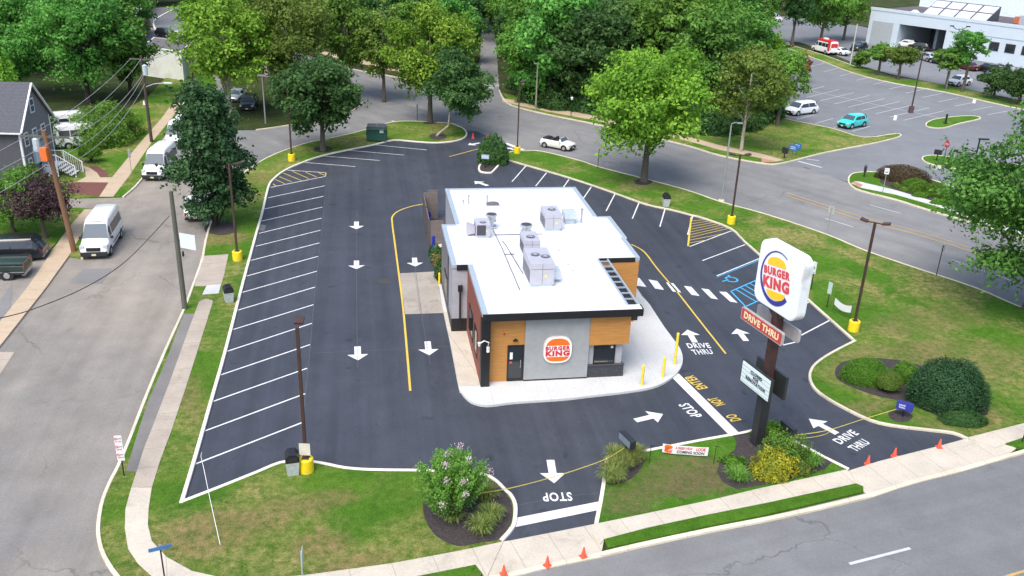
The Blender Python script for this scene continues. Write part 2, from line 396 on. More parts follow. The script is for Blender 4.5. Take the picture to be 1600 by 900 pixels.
TYRE = plain('tyre_rubber', (0.015, 0.015, 0.016), 0.85)
RIM = plain('wheel_rim_metal', (0.5, 0.5, 0.52), 0.35, 0.7)
GLASS = glassy('dark_glass'); GLASS_B = glassy('bluish_windscreen_glass', (0.07, 0.10, 0.13), 0.15); GLASS_B.node_tree.nodes['Principled BSDF'].inputs['Specular IOR Level'].default_value = 0.15
HEADL = glassy('headlight_lens', (0.5, 0.52, 0.55), 0.15); TAILL = glassy('tail_light_lens', (0.35, 0.01, 0.01), 0.2)
TRIM = plain('black_plastic_trim', (0.02, 0.02, 0.022), 0.7)
PLATE = plain('number_plate', (0.65, 0.6, 0.4), 0.5, var=0.05)
BARK = plain('tree_bark', (0.10, 0.085, 0.065), 0.95, var=0.4, scale=8)
BARK_P = plain('pale_plane_bark', (0.36, 0.33, 0.25), 0.9, var=0.4, scale=5, dirt=(0.14, 0.13, 0.09))
BARK_D = plain('dark_wet_bark', (0.04, 0.033, 0.03), 0.95, var=0.4, scale=8)
L_YEL = leaf_mat('yellow_green_leaves', (0.09, 0.19, 0.017), (0.21, 0.38, 0.037), (0.38, 0.55, 0.07), 0.38)
L_MID = leaf_mat('mid_green_leaves', (0.075, 0.16, 0.024), (0.17, 0.33, 0.048), (0.28, 0.48, 0.08), 0.38)
L_LOC = leaf_mat('locust_green_leaves', (0.065, 0.16, 0.028), (0.14, 0.33, 0.058), (0.25, 0.47, 0.09), 0.38)
L_DARK = leaf_mat('dark_green_leaves', (0.03, 0.08, 0.024), (0.08, 0.175, 0.045), (0.16, 0.29, 0.08), 0.38)
L_DEEP = leaf_mat('deep_green_leaves', (0.020, 0.055, 0.020), (0.053, 0.125, 0.044), (0.125, 0.225, 0.088), 0.38)
L_BIG = leaf_mat('darker_green_leaves', (0.04, 0.10, 0.018), (0.095, 0.20, 0.035), (0.18, 0.33, 0.06), 0.3)  # own leaf colour of the right edge tree, darker than the mid green
L_OLIVE = leaf_mat('olive_leaves', (0.077, 0.132, 0.022), (0.175, 0.263, 0.044), (0.300, 0.388, 0.088), 0.38)
L_PURP = leaf_mat('purple_leaves', (0.035, 0.02, 0.025), (0.075, 0.045, 0.05), (0.13, 0.08, 0.075), 0.15)
L_RUST = leaf_mat('rusty_leaves', (0.15, 0.12, 0.04), (0.32, 0.16, 0.07), (0.4, 0.25, 0.12))
L_BROWN = leaf_mat('brown_hedge_leaves', (0.05, 0.035, 0.02), (0.10, 0.07, 0.04), (0.14, 0.10, 0.06), 0.1)
L_GOLD = leaf_mat('golden_leaves', (0.09, 0.15, 0.02), (0.42, 0.40, 0.03), (0.85, 0.66, 0.05))
L_PINK = leaf_mat('pink_petals', (0.55, 0.36, 0.45), (0.68, 0.52, 0.6), (0.75, 0.68, 0.7))
L_HEDGE = leaf_mat('hedge_leaves', (0.066, 0.143, 0.015), (0.138, 0.275, 0.027), (0.250, 0.413, 0.050), 0.38)
L_YEW = leaf_mat('yew_leaves', (0.015, 0.045, 0.016), (0.035, 0.09, 0.03), (0.10, 0.19, 0.06), 0.15)
L_BLADE = leaf_mat('ornamental_grass_blades', (0.09, 0.14, 0.03), (0.2, 0.27, 0.06), (0.4, 0.38, 0.13))

# ---------------------------------------------------------------- text
def text_outline(s, bold=0.0, spacing=1.0):
    c = bpy.data.curves.new('t', 'FONT'); c.body = s; c.size = 1; c.offset = bold; c.space_character = spacing
    c.resolution_u = 3
    o = bpy.data.objects.new('t', c); COL.objects.link(o)
    dg = bpy.context.evaluated_depsgraph_get(); dg.update()
    me = bpy.data.meshes.new_from_object(o.evaluated_get(dg))
    vs = np.array([tuple(v.co) for v in me.vertices]); fs = [tuple(p.vertices) for p in me.polygons]
    bpy.data.objects.remove(o); bpy.data.curves.remove(c); bpy.data.meshes.remove(me)
    mn = vs.min(0); mx = vs.max(0); vs = (vs-mn)/np.maximum(mx-mn, 1e-9); vs[:, 2] = 0
    return vs, fs
def text_mb(s, w, h, m, bold=0.03, thick=0.0, spacing=1.0):
    """text in a w x h box, lower-left at origin of matrix m"""
    vs, fs = text_outline(s, bold, spacing)
    mb = MB(); V = [m @ Vector((v[0]*w, v[1]*h, thick)) for v in vs]
    mb.add(V, fs)
    if thick:
        # side walls from boundary edges
        from collections import Counter
        ec = Counter(); 
        for f in fs:
            for i in range(len(f)):
                a, b = f[i], f[(i+1) % len(f)]; ec[(a, b)] += 1
        V0 = [m @ Vector((v[0]*w, v[1]*h, 0)) for v in vs]; n = len(vs)
        mb.v += [tuple(v) for v in V0]
        for (a, b) in ec:
            if (b, a) not in ec: mb.f.append((b, a, a+n, b+n))
    return mb
def frame(o, x, z):
    """matrix with origin o, local x along x, local y along z(up vector), normal = x cross z"""
    x = Vector(x).normalized(); z = Vector(z); z = (z-x*z.dot(x)).normalized(); n = x.cross(z)
    return Matrix(((x.x, z.x, n.x, o[0]), (x.y, z.y, n.y, o[1]), (x.z, z.z, n.z, o[2]), (0, 0, 0, 1)))
# ================================================================ THE SETTING
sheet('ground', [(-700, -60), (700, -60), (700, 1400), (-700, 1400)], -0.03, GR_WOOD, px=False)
# big paved sheets
sheet('road', [(1800, 560), (1590, 477), (1525, 449), (1425, 416), (1350, 390), (1290, 365), (1200, 335), (1127, 315), (1075, 297), (1012, 280), (935, 260), (905, 250), (847, 236), (813, 236),
  (790, 232), (765, 222), (740, 208), (720, 205), (702, 193), (650, 190), (625, 190), (605, 193), (575, 202), (540, 211), (507, 218), (475, 225), (430, 241), (400, 257), (370, 280), (345, 312), (325, 362), (317, 402), (303, 442), (288, 482),
  (262, 539), (231, 612), (205, 679), (185, 727), (172, 752), (160, 782), (154, 814), (154, 839), (162, 867), (185, 902), (230, 950), (300, 1010), (300, 1300), (-500, 1300), (-700, 1000), (-300, 900), (-120, 690), (0, 539), (69, 450), (107, 400), (128, 402),
  (150, 345), (176, 326), (192, 307), (222, 278), (252, 225), (285, 165), (300, 130), (312, 100), (350, 100), (352, 150), (360, 200), (400, 203), (450, 196), (500, 184), (545, 175), (563, 164), (560, 155), (520, 132), (440, 100), (380, 75), (380, 60), (500, 92), (550, 107),
  (605, 117), (650, 126), (700, 130), (742, 130), (750, 90), (752, 55), (740, 25), (765, 25), (775, 62), (777, 95), (780, 140), (790, 155), (800, 164), (850, 177), (925, 192), (1000, 210), (1075, 227), (1125, 242), (1190, 254), (1225, 254), (1280, 268), (1326, 286), (1345, 297),
  (1400, 311), (1457, 329), (1530, 350), (1600, 374), (1800, 430)], 0.0, A_ROAD)
# lower street drawn in an older, warmer asphalt
sheet('side_street', [(317, 402), (303, 442), (288, 482), (262, 539), (231, 612), (205, 679), (185, 727), (172, 752), (160, 782), (154, 814), (154, 839), (162, 867), (185, 902), (215, 935), (150, 1100), (-400, 1200), (-400, 960), (-300, 900), (-120, 690), (0, 539), (69, 450), (107, 400), (128, 402),
  (150, 345), (176, 326), (192, 307), (222, 278), (252, 225), (285, 165), (335, 165), (360, 215), (385, 250), (370, 280), (345, 312), (325, 362)], 0.004, A_STREET)
a = G(800, 895); b = G(1600, 704); d = (b-a).normalized(); n_ = Vector((d.y, -d.x, 0))
q = [a-d*60, a+d*90, a+d*90+n_*16, a-d*60+n_*16]
sheet('front_road', [(p.x, p.y) for p in q], 0.008, A_FRONT, px=False)
LOT = [(286, 781), (315, 675), (332, 617), (352, 547), (377, 450), (400, 365), (410, 330), (419, 292), (427, 279), (447, 264), (480, 250), (505, 242), (540, 234), (585, 225), (615, 218), (645, 220), (675, 222), (700, 221), (720, 217), (729, 210), (727, 204),
  (745, 205), (765, 214), (795, 225), (822, 235), (791, 240), (790, 248), (887, 276), (950, 297), (975, 306), (1012, 319), (1050, 327), (1080, 335), (1100, 340), (1142, 356), (1162, 375), (1187, 397), (1264, 468), (1300, 500), (1336, 531), (1300, 550), (1275, 567), (1265, 582),
  (1267, 597), (1280, 612), (1312, 632), (1360, 655), (1400, 664), (1450, 670), (1490, 675), (1514, 685), (1470, 698), (1375, 722), (1327, 735), (1325, 731), (1282, 710), (1239, 686), (1215, 668), (1176, 671), (1162, 675), (1100, 686), (1005, 704), (955, 711), (949, 717), (946, 737), (940, 775), (934, 812), (932, 820),
  (877, 830), (800, 846), (783, 848), (801, 822), (805, 805), (805, 787), (798, 772), (790, 765), (775, 750), (755, 740), (662, 734), (585, 733), (540, 730), (500, 722), (467, 719), (437, 722), (400, 737)]
sheet('parking_lot', LOT, 0.012, A_LOT)
sheet('window_lane_slab', [(625, 427), (681, 424), (693, 489), (632, 491)], 0.018, CONC_SLAB)
# side lot across the road and the dealership yard
sheet('side_parking_lot', [(1190, 254), (1225, 253), (1287, 238), (1355, 225), (1387, 218), (1409, 211), (1400, 208), (1350, 214), (1300, 200), (1227, 185), (1180, 172), (1180, 128), (1190, 60), (1225, 73), (1282, 94), (1335, 114), (1400, 130), (1475, 143), (1587, 168), (1700, 190), (1700, 330), (1600, 372), (1460, 325), (1345, 285), (1326, 285), (1260, 262)], 0.008, A_SIDE)
sheet('dealership_yard', [(1170, 60), (1250, 66), (1300, 84), (1345, 103), (1400, 118), (1475, 132), (1587, 155), (1720, 175), (1720, 120), (1600, 100), (1340, 40), (1270, 30), (1160, 20)], 0.0, A_SIDE)
sheet('back_yard', [(200, 70), (215, 40), (240, 12), (330, 10), (345, 60), (330, 110), (306, 110), (300, 66)], 0.0, A_SIDE)
sheet('driveway_left', [(-60, 470), (-60, 440), (0, 380), (48, 372), (74, 395), (95, 373), (107, 400), (69, 450), (0, 539), (-60, 600)], 0.006, A_STREET)
sheet('driveway_house', [(80, 340), (98, 308), (192, 306), (178, 326), (150, 328), (118, 325), (105, 345)], 0.008, A_STREET)
# patches and seams in the street
for q in ([(130, 420), (175, 420), (160, 443), (107, 443)], [(0, 470), (20, 440), (12, 540), (0, 552)], ):
    sheet('asphalt_patch', q, 0.014, asphalt('patched_asphalt%d' % len(MATS), (0.22, 0.215, 0.21), (0.19, 0.185, 0.18), 0.1))
# lawns
LAWNS = {
 'lawn_front_left': ([(783, 845), (801, 822), (805, 805), (805, 787), (798, 772), (790, 765), (775, 750), (755, 740), (662, 734), (585, 733), (540, 730), (500, 722), (467, 719), (437, 722), (400, 737), (286, 781), (315, 675), (332, 617), (352, 547), (377, 450), (400, 365), (410, 330), (419, 292), (427, 279),
   (447, 264), (480, 250), (505, 242), (540, 234), (585, 225), (615, 218), (645, 220), (675, 222), (700, 221), (720, 217), (729, 210), (725, 201), (702, 192), (650, 189), (625, 189), (605, 192), (575, 201), (540, 210), (507, 217), (475, 224), (430, 240), (400, 256), (370, 279), (345, 311), (325, 361), (317, 401),
   (303, 441), (288, 481), (262, 538), (231, 611), (205, 678), (185, 726), (172, 751), (160, 781), (154, 813), (154, 838), (162, 866), (185, 901), (235, 950), (350, 985), (500, 955), (700, 912), (750, 900), (765, 880)], GR_DRY),
 'lawn_right': ([(818, 234), (847, 236), (905, 250), (935, 260), (1012, 280), (1075, 297), (1127, 315), (1200, 335), (1290, 365), (1350, 390), (1425, 416), (1525, 449), (1590, 477), (1800, 560), (1800, 625), (1600, 665), (1553, 676), (1512, 684), (1490, 675), (1450, 670), (1400, 664), (1360, 655), (1312, 632), (1280, 612), (1267, 597), (1265, 582),
   (1275, 567), (1300, 550), (1336, 531), (1300, 500), (1264, 468), (1187, 397), (1162, 375), (1142, 356), (1100, 340), (1080, 335), (1050, 327), (1012, 319), (975, 306), (950, 297), (887, 276), (790, 248), (791, 240), (801, 237)], GR_LAWN),
 'lawn_front_centre': ([(955, 711), (1005, 704), (1100, 686), (1162, 675), (1176, 671), (1215, 668), (1239, 686), (1282, 710), (1325, 731), (1320, 735), (1260, 748), (1182, 765), (1120, 780), (1087, 788), (1005, 804), (934, 818), (934, 812), (940, 775), (946, 737), (949, 717)], GR_CENTRE),
 'verge_front_centre': ([(944, 842), (1013, 824), (1105, 804), (1200, 785), (1338, 755), (1349, 760), (1349, 768), (1282, 784), (1200, 803), (1117, 820), (950, 856)], GR_FRESH),
 'verge_front_left': ([(640, 903), (743, 882), (736, 897), (700, 915), (600, 935), (500, 935)], GR_FRESH),
 'verge_front_right': ([(1570, 693), (1600, 683), (1700, 655), (1700, 675), (1600, 701), (1588, 698)], GR_FRESH),
 'lawn_side_lot': ([(1075, 192), (1140, 186), (1180, 172), (1227, 185), (1300, 200), (1350, 214), (1400, 208), (1409, 211), (1387, 218), (1355, 225), (1287, 238), (1222, 254), (1190, 254), (1125, 242), (1075, 227), (1000, 209), (925, 192), (850, 177), (800, 163), (785, 145), (850, 160), (925, 176), (1000, 190)], GR_DRY),
 'island_side_lot': ([(1447, 193), (1460, 186), (1500, 181), (1525, 181), (1531, 185), (1500, 192), (1475, 199), (1452, 198)], GR_FRESH),
 'island_hedge_bed': ([(1326, 280), (1329, 272), (1340, 269), (1375, 269), (1440, 275), (1500, 295), (1560, 315), (1700, 350), (1700, 400), (1600, 373), (1530, 350), (1457, 329), (1400, 311), (1345, 297), (1328, 288)], GR_FRESH),
 'island_stop_sign': ([(1441, 246), (1455, 242), (1500, 246), (1600, 258), (1700, 270), (1700, 290), (1600, 280), (1520, 267), (1480, 261), (1450, 254)], GR_FRESH),
 'verge_side_lot': ([(1180, 55), (1225, 67), (1282, 84), (1338, 104), (1400, 120), (1475, 132), (1587, 157), (1720, 185), (1720, 194), (1587, 168), (1475, 143), (1400, 130), (1335, 114), (1282, 94), (1225, 73), (1180, 62)], GR_LAWN),
 'lawn_house': ([(60, 300), (100, 250), (90, 225), (150, 200), (232, 150), (262, 118), (285, 100), (310, 104), (300, 130), (285, 165), (252, 225), (222, 278), (192, 307), (110, 309)], GR_LAWN),
 'lawn_driveways': ([(-80, 420), (-60, 330), (60, 330), (118, 324), (152, 327), (176, 327), (150, 345), (128, 403), (107, 400), (95, 372), (74, 394), (48, 371), (0, 379)], GR_LAWN),
 'lawn_shed': ([(312, 108), (330, 112), (340, 135), (320, 150), (303, 132)], GR_FRESH),
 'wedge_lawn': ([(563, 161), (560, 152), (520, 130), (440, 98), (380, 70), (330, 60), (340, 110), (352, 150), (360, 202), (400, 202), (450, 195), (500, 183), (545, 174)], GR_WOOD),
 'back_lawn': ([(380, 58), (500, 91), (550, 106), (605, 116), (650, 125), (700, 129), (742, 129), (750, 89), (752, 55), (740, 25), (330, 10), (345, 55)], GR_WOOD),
}
for k, (p, m) in LAWNS.items():
    z = 0.10 if k not in ('verge_front_centre', 'verge_front_left', 'verge_front_right') else 0.12
    sheet(k, p, z, m)
# mulch beds
sheet('mulch_bed_left', [(661, 790), (670, 772), (690, 758), (725, 748), (765, 750), (783, 763), (797, 780), (801, 800), (797, 818), (784, 841), (745, 848), (722, 853), (700, 848), (680, 835), (666, 815)], 0.112, MULCH, smooth=4)
sheet('mulch_bed_sign', [(1145, 680), (1176, 674), (1215, 671), (1238, 689), (1275, 708), (1300, 722), (1288, 733), (1260, 743), (1191, 758), (1151, 764), (1129, 753), (1120, 737), (1126, 717), (1148, 703), (1151, 691)], 0.112, MULCH)
sheet('mulch_bed_drive_sign', [(949, 735), (954, 718), (972, 711), (1003, 708), (1006, 722), (990, 745), (965, 756), (948, 755)], 0.112, MULCH, smooth=3)
sheet('mulch_bed_right', [(1307, 574), (1307, 590), (1325, 602), (1362, 616), (1412, 628), (1450, 643), (1500, 660), (1537, 652), (1543, 625), (1500, 590), (1400, 562), (1330, 562)], 0.112, MULCH, smooth=3)
sheet('mulch_ring_post', [(1388, 646), (1400, 641), (1418, 643), (1426, 651), (1414, 659), (1396, 657)], 0.114, MULCH, smooth=4)
for i, (x, y, rx, ry) in enumerate([(505, 233, 15, 5), (672, 191, 11, 3), (684, 213, 14, 5), (1005, 284, 14, 5), (345, 356, 26, 11)]):
    sheet('mulch_ring', [(x+rx*cos(t), y+ry*sin(t)) for t in [k*pi/5 for k in range(10)]], 0.116, MULCH, smooth=2)
sheet('mulch_house', [(103, 300), (112, 285), (168, 285), (157, 307)], 0.112, MULCH_RED)
sheet('mulch_house_path', [(128, 262), (150, 259), (166, 268), (170, 276), (158, 277), (150, 268), (136, 266)], 0.112, MULCH_RED)
sheet('mulch_hedge_bed', [(1375, 272), (1440, 278), (1500, 296), (1540, 320), (1500, 322), (1450, 312), (1400, 297), (1375, 285)], 0.112, MULCH)
sheet('bush_island_bed', [(790, 247), (781, 255), (770, 267), (765, 269), (753, 268), (749, 265), (749, 259), (757, 245), (768, 236), (790, 238)], .10, MULCH)
# walks
sheet('front_sidewalk_left', [(237, 762), (232, 795), (231, 820), (237, 845), (260, 870), (300, 892), (350, 903), (420, 904), (487, 897), (612, 880), (720, 860), (786, 846), (760, 903), (743, 882), (640, 902), (540, 925), (400, 940), (300, 930), (237, 900), (215, 880), (200, 857), (195, 825), (196, 795), (205, 762), (215, 732), (225, 700), (235, 675), (265, 597), (292, 522), (311, 471), (322, 466), (333, 470), (312, 537), (292, 600), (267, 675), (250, 720)], 0.114, CONC_OLD if False else CONC_WALK)
sheet('old_walk_side_street', [(225, 700), (235, 675), (265, 597), (292, 522), (311, 471), (322, 466), (333, 470), (312, 537), (292, 600), (267, 675), (250, 720), (237, 762), (205, 762), (215, 732)], 0.118, CONC_OLD)
sheet('worn_verge_strip', [(287, 490), (305, 490), (292, 522), (265, 597), (235, 675), (225, 700), (214, 736), (197, 736), (217, 670), (232, 625), (260, 562)], 0.113, A_DARK)
sheet('broken_walk_slabs', [(314, 400), (357, 397), (350, 430), (345, 446), (304, 447)], 0.114, CONC_OLD)
sheet('white_walk_slab', [(323, 446), (345, 444), (342, 458), (316, 460)], 0.118, CONC_NEW)
sheet('front_sidewalk_centre', [(932, 818), (1005, 803), (1087, 786), (1120, 779), (1182, 764), (1260, 747), (1320, 734), (1327, 736), (1338, 755), (1200, 785), (1105, 804), (1013, 824), (944, 842), (937, 850), (925, 835)], 0.116, CONC_WALK)
sheet('exit_apron', [(760, 903), (786, 846), (800, 844), (877, 829), (932, 818), (944, 842), (939, 868), (800, 900), (745, 912)], 0.07, CONC_WALK)
sheet('entrance_apron', [(1327, 735), (1375, 720), (1470, 696), (1514, 684), (1553, 674), (1570, 693), (1588, 700), (1570, 714), (1492, 738), (1425, 755), (1360, 775), (1349, 768), (1338, 755)], 0.07, CONC_WALK)
sheet('front_sidewalk_right', [(1510, 684), (1553, 673), (1600, 661), (1800, 612), (1800, 630), (1600, 685), (1570, 694), (1555, 700)], 0.114, CONC_WALK)
sheet('side_street_walk', [(42, 450), (95, 372), (118, 343), (132, 327), (155, 327), (130, 362), (107, 400), (71, 450), (0, 540), (-120, 690), (-200, 690), (-60, 540), (0, 502)], 0.118, CONC_TAN)
sheet('upper_side_street_walk', [(155, 307), (175, 277), (217, 225), (252, 185), (278, 150), (292, 150), (268, 185), (235, 225), (200, 277), (177, 307)], 0.118, CONC_TAN)
sheet('house_path', [(133, 265), (128, 258), (140, 262), (152, 270), (156, 277), (178, 277), (172, 285), (120, 284), (134, 276)], 0.12, CONC_TAN)
sheet('corner_pavement', [(-60, 560), (0, 550), (23, 550), (0, 585), (-80, 680)], 0.02, CONC_OLD)
sheet('north_walk', [(785, 158), (800, 162), (850, 173), (925, 187), (1000, 203), (1075, 220), (1125, 234), (1190, 247), (1213, 252), (1225, 250), (1190, 240), (1125, 227), (1075, 213), (1000, 197), (925, 180), (850, 166), (800, 156), (785, 153)], 0.114, CONC_TAN)
sheet('top_road_walk', [(500, 84), (537, 93), (605, 109), (700, 124), (742, 126), (742, 122), (700, 119), (605, 102), (537, 87), (500, 79)], 0.114, CONC_TAN)
sheet('hedge_island_walk', [(1330, 286), (1337, 283), (1345, 284), (1400, 297), (1467, 317), (1530, 340), (1600, 362), (1700, 390), (1700, 396), (1600, 369), (1530, 347), (1463, 322), (1400, 304), (1345, 293)], 0.116, CONC_NEW)
RED_PAD = plain('red_tactile_pad', (0.45, 0.2, 0.16), 0.8)
sheet('tactile_pad', [(1331, 285), (1338, 284), (1349, 289), (1343, 293)], 0.122, RED_PAD)
sheet('tactile_pad', [(1190, 247), (1203, 250), (1214, 253), (1190, 253)], 0.122, RED_PAD)
# kerbs
kerb('kerb_lot_left', [(783, 843), (801, 822), (805, 805), (805, 787), (798, 772), (790, 765), (775, 750), (755, 740), (710, 736), (662, 734), (585, 733), (540, 730), (500, 722), (467, 719), (437, 722), (400, 737), (340, 761), (286, 782)], KERB_W, w=0.17)
kerb('kerb_lot_side', [(283, 785), (300, 729), (315, 677), (332, 617), (352, 547), (377, 450), (400, 365), (410, 330), (419, 292), (427, 279), (447, 264), (480, 250), (505, 242), (540, 234), (585, 225), (615, 218), (645, 220), (675, 222), (700, 221), (720, 217), (729, 210), (725, 201), (712, 195)], KERB_W, w=0.17)
kerb('kerb_lot_right', [(822, 235), (801, 236), (791, 240), (790, 248), (800, 251), (887, 276), (950, 297), (975, 306), (1012, 319), (1050, 327), (1080, 335), (1100, 340), (1142, 356), (1162, 375), (1187, 397), (1264, 468), (1300, 500), (1334, 530)], KERB)
kerb('kerb_lot_entrance', [(1337, 531), (1300, 550), (1275, 567), (1266, 582), (1268, 597), (1280, 612), (1312, 632), (1360, 655), (1400, 664), (1450, 670), (1490, 675), (1512, 684)], KERB)
kerb('kerb_front_island', [(932, 816), (940, 775), (946, 737), (949, 717), (958, 711), (1005, 704), (1100, 686), (1162, 675), (1190, 668), (1215, 668), (1239, 686), (1282, 710), (1326, 732)], KERB_W, w=0.17)
kerb('kerb_bush_island', [(790, 247), (781, 255), (770, 267), (765, 269), (753, 268), (749, 265), (749, 259), (757, 245), (768, 236), (790, 238)], KERB_W, w=0.17)
kerb('kerb_side_street', [(317, 402), (303, 441), (288, 481), (262, 538), (231, 611), (205, 678), (185, 726), (172, 751), (160, 781), (154, 813), (154, 838), (162, 866), (185, 901), (235, 948), (350, 980)], KERB)
kerb('kerb_front_road', [(350, 985), (500, 957), (700, 914), (760, 903)], KERB, w=0.2, h=0.125)
kerb('kerb_exit_lip', [(760, 903), (800, 896), (860, 882), (937, 866)], KERB, w=0.24, h=0.085)
kerb('kerb_front_centre', [(937, 865), (1000, 850), (1117, 825), (1200, 809), (1282, 791), (1360, 772)], KERB, w=0.22, h=0.13)
kerb('kerb_entrance_lip', [(1360, 773), (1425, 752), (1492, 735), (1562, 715)], KERB, w=0.24, h=0.085)
kerb('kerb_front_right', [(1562, 715), (1600, 704), (1700, 676), (1800, 650)], KERB, w=0.2)
kerb('kerb_island_road', [(712, 195), (702, 192), (650, 189), (625, 189), (605, 192), (575, 201), (540, 210), (507, 217), (475, 224), (430, 240), (400, 256), (370, 279), (345, 311), (325, 361), (317, 401)], KERB)
kerb('kerb_road_south', [(822, 235), (847, 236), (905, 250), (935, 260), (1012, 280), (1075, 297), (1127, 315), (1200, 335), (1290, 365), (1350, 390), (1425, 416), (1525, 449), (1590, 477), (1800, 560)], KERB)
kerb('kerb_road_north', [(780, 140), (787, 155), (800, 164), (850, 177), (925, 192), (1000, 209), (1075, 227), (1125, 242), (1190, 254), (1222, 254), (1287, 238), (1355, 225), (1387, 218), (1407, 212), (1400, 208), (1350, 214), (1300, 200), (1227, 185), (1180, 172)], KERB)
kerb('kerb_hedge_island', [(1700, 350), (1560, 315), (1500, 295), (1440, 276), (1375, 268), (1340, 269), (1329, 273), (1326, 280), (1329, 288), (1345, 297), (1400, 311), (1457, 329), (1530, 350), (1600, 373), (1700, 400)], KERB)
kerb('kerb_lot_island', [(1447, 193), (1460, 186), (1500, 181), (1525, 181), (1531, 185), (1500, 192), (1475, 199), (1452, 198)], KERB, closed=True)
kerb('kerb_stop_island', [(1700, 270), (1600, 258), (1500, 246), (1455, 242), (1441, 246), (1450, 254), (1480, 261), (1520, 267), (1600, 280), (1700, 290)], KERB)
kerb('kerb_side_lot_north', [(1180, 62), (1225, 73), (1282, 94), (1335, 114), (1400, 130), (1475, 143), (1587, 168), (1720, 194)], KERB)
kerb('kerb_yard_edge', [(1180, 55), (1225, 67), (1282, 84), (1338, 104)], KERB)
kerb('kerb_top_road', [(500, 91), (550, 107), (605, 117), (650, 125), (700, 129), (742, 129)], KERB)
kerb('kerb_wedge', [(440, 98), (520, 131), (560, 153), (564, 162), (545, 174), (500, 183), (450, 195), (400, 202)], KERB)
kerb('kerb_street_left', [(128, 403), (150, 345), (165, 330)], KERB)
kerb('kerb_street_left_upper', [(192, 307), (222, 278), (252, 225), (285, 165), (300, 130)], KERB)
kerb('kerb_yard_curve', [(275, 12), (245, 28), (240, 38), (246, 50), (255, 56)], KERB_W, w=0.3)

# ---------------------------------------------------------------- painted markings
ZM = 0.018
def line_mb(mb, a, b, w, z=ZM, px=True):
    A = G(*a) if px else Vector((*a, 0)); B = G(*b) if px else Vector((*b, 0)); d = (B-A).normalized(); n = Vector((-d.y, d.x, 0))*w/2
    mb.add([(p.x, p.y, z) for p in (A+n, A-n, B-n, B+n)], [(0, 1, 2, 3)])
def strip_mb(mb, pts, w, z=ZM, smooth=4):
    P = [G(*p) for p in pts]; P = smooth_pts(P, smooth) if smooth else P; vs = []; fs = []
    for i, p in enumerate(P):
        d = (P[min(i+1, len(P)-1)]-P[max(i-1, 0)]).normalized(); n = Vector((-d.y, d.x, 0))*w/2
        vs += [(p.x+n.x, p.y+n.y, z), (p.x-n.x, p.y-n.y, z)]
    for i in range(len(P)-1): fs.append((2*i, 2*i+1, 2*i+3, 2*i+2))
    mb.add(vs, fs)
mb = MB()
for R_, L_ in zip([(507.5, 290.5), (505.5, 306.8), (503.8, 323.8), (502.8, 341), (500.8, 360), (499.3, 379.8), (497, 400.8), (495.3, 424), (492.5, 448.8), (490, 476.3), (487.5, 505.5), (484.5, 538.8), (480, 575.8), (476.8, 615.5), (471.8, 660.8)],
                  [(418.8, 309.3), (413, 326.8), (408.8, 345.8), (404.5, 365), (400, 385), (391, 407.5), (384, 432), (377.5, 457.5), (370, 485.5), (362, 516), (353, 550), (342.5, 587), (332, 628), (319.5, 674), (304.5, 725.8)]):
    line_mb(mb, R_, L_, 0.095)
for l in [((475, 254), (555, 260.5)), ((506, 244), (593.8, 251)), ((543.8, 235), (631, 242.5)), ((583.8, 226.3), (667, 234.5)), ((448.8, 266), (509, 270)), ((508.8, 275.8), (422.5, 293)),
          ((822, 259), (800, 284)), ((854, 270), (837, 291)), ((889, 280.5), (873, 303)), ((924, 292), (906, 318)), ((961, 303), (947, 330)), ((999, 315.5), (988, 342)), ((1039, 327), (1031, 354.5)), ((1082, 338), (1074.5, 367)), ((1142.5, 361), (1077.5, 385.5)),
          ((1164, 382.5), (1097.5, 407.5)), ((1187, 404), (1120, 431.3)), ((1264, 472.4), (1208, 496)), ((1296, 501), (1252, 524)), ((1243, 535), (1221, 540))]:
    line_mb(mb, *l, 0.10)
tag(mb.build('painted_stall_lines', P_WHITE), kind='structure')
mb = MB()   # faint chalk lines left by the painters
for p in [[(511, 276), (503, 360), (492.5, 450), (486, 530), (475, 640)], [(557.5, 330), (557, 450), (559, 575)], [(645, 392), (660, 500), (672.5, 570)], [(490, 552), (600, 547), (705, 541)], [(810, 790), (870, 778), (934, 771)]]:
    strip_mb(mb, p, 0.02, smooth=2)
tag(mb.build('painted_chalk_lines', paint_marks('chalk_line', (0.13, 0.135, 0.15), 0.4)), kind='structure')
# crosswalk and stop bars
mb = MB()
for q in [[(995, 434.4), (999, 434.4), (1010, 448.7), (995, 446.7)], [(1013, 437), (1026.7, 439.3), (1037.6, 453.3), (1023.7, 451.3)], [(1040.5, 441.5), (1052, 443), (1064.5, 457.5), (1051, 455.7)], [(1068.5, 447), (1080, 448.5), (1093, 462.7), (1080.5, 461)],
          [(1095.5, 451), (1107.5, 452.6), (1121.8, 468.2), (1111, 466.3)], [(1123.6, 456), (1135, 456.6), (1152.4, 473.6), (1141, 471.6)], [(936, 784), (934, 797.5), (800, 825), (804.5, 810)], [(1050, 590), (1060.5, 584), (1154, 676), (1138, 679)], [(785, 223), (793, 223.5), (823, 235), (812, 235)]]:
    P = [G(*p) for p in q]; mb.add([(p.x, p.y, ZM) for p in P], [(0, 1, 2, 3)])
o = mb.build('painted_crosswalk_and_stop_bars', P_WHITE); tag(o, kind='structure')
mb = MB()
strip_mb(mb, [(683.8, 316.8), (650, 321), (625, 328.8), (613.5, 338), (613, 350), (617.5, 385), (626, 450), (630, 482.5), (636, 550), (641, 611)], 0.12)
strip_mb(mb, [(986, 382), (1000, 389), (1010, 397.5), (1025, 417.5), (1046, 442.5), (1059, 457.5), (1096, 505), (1134, 553)], 0.11)
line_mb(mb, (702, 245), (750, 232), 0.11); line_mb(mb, (1080, 340), (1075, 385), 0.14, ZM+0.004)
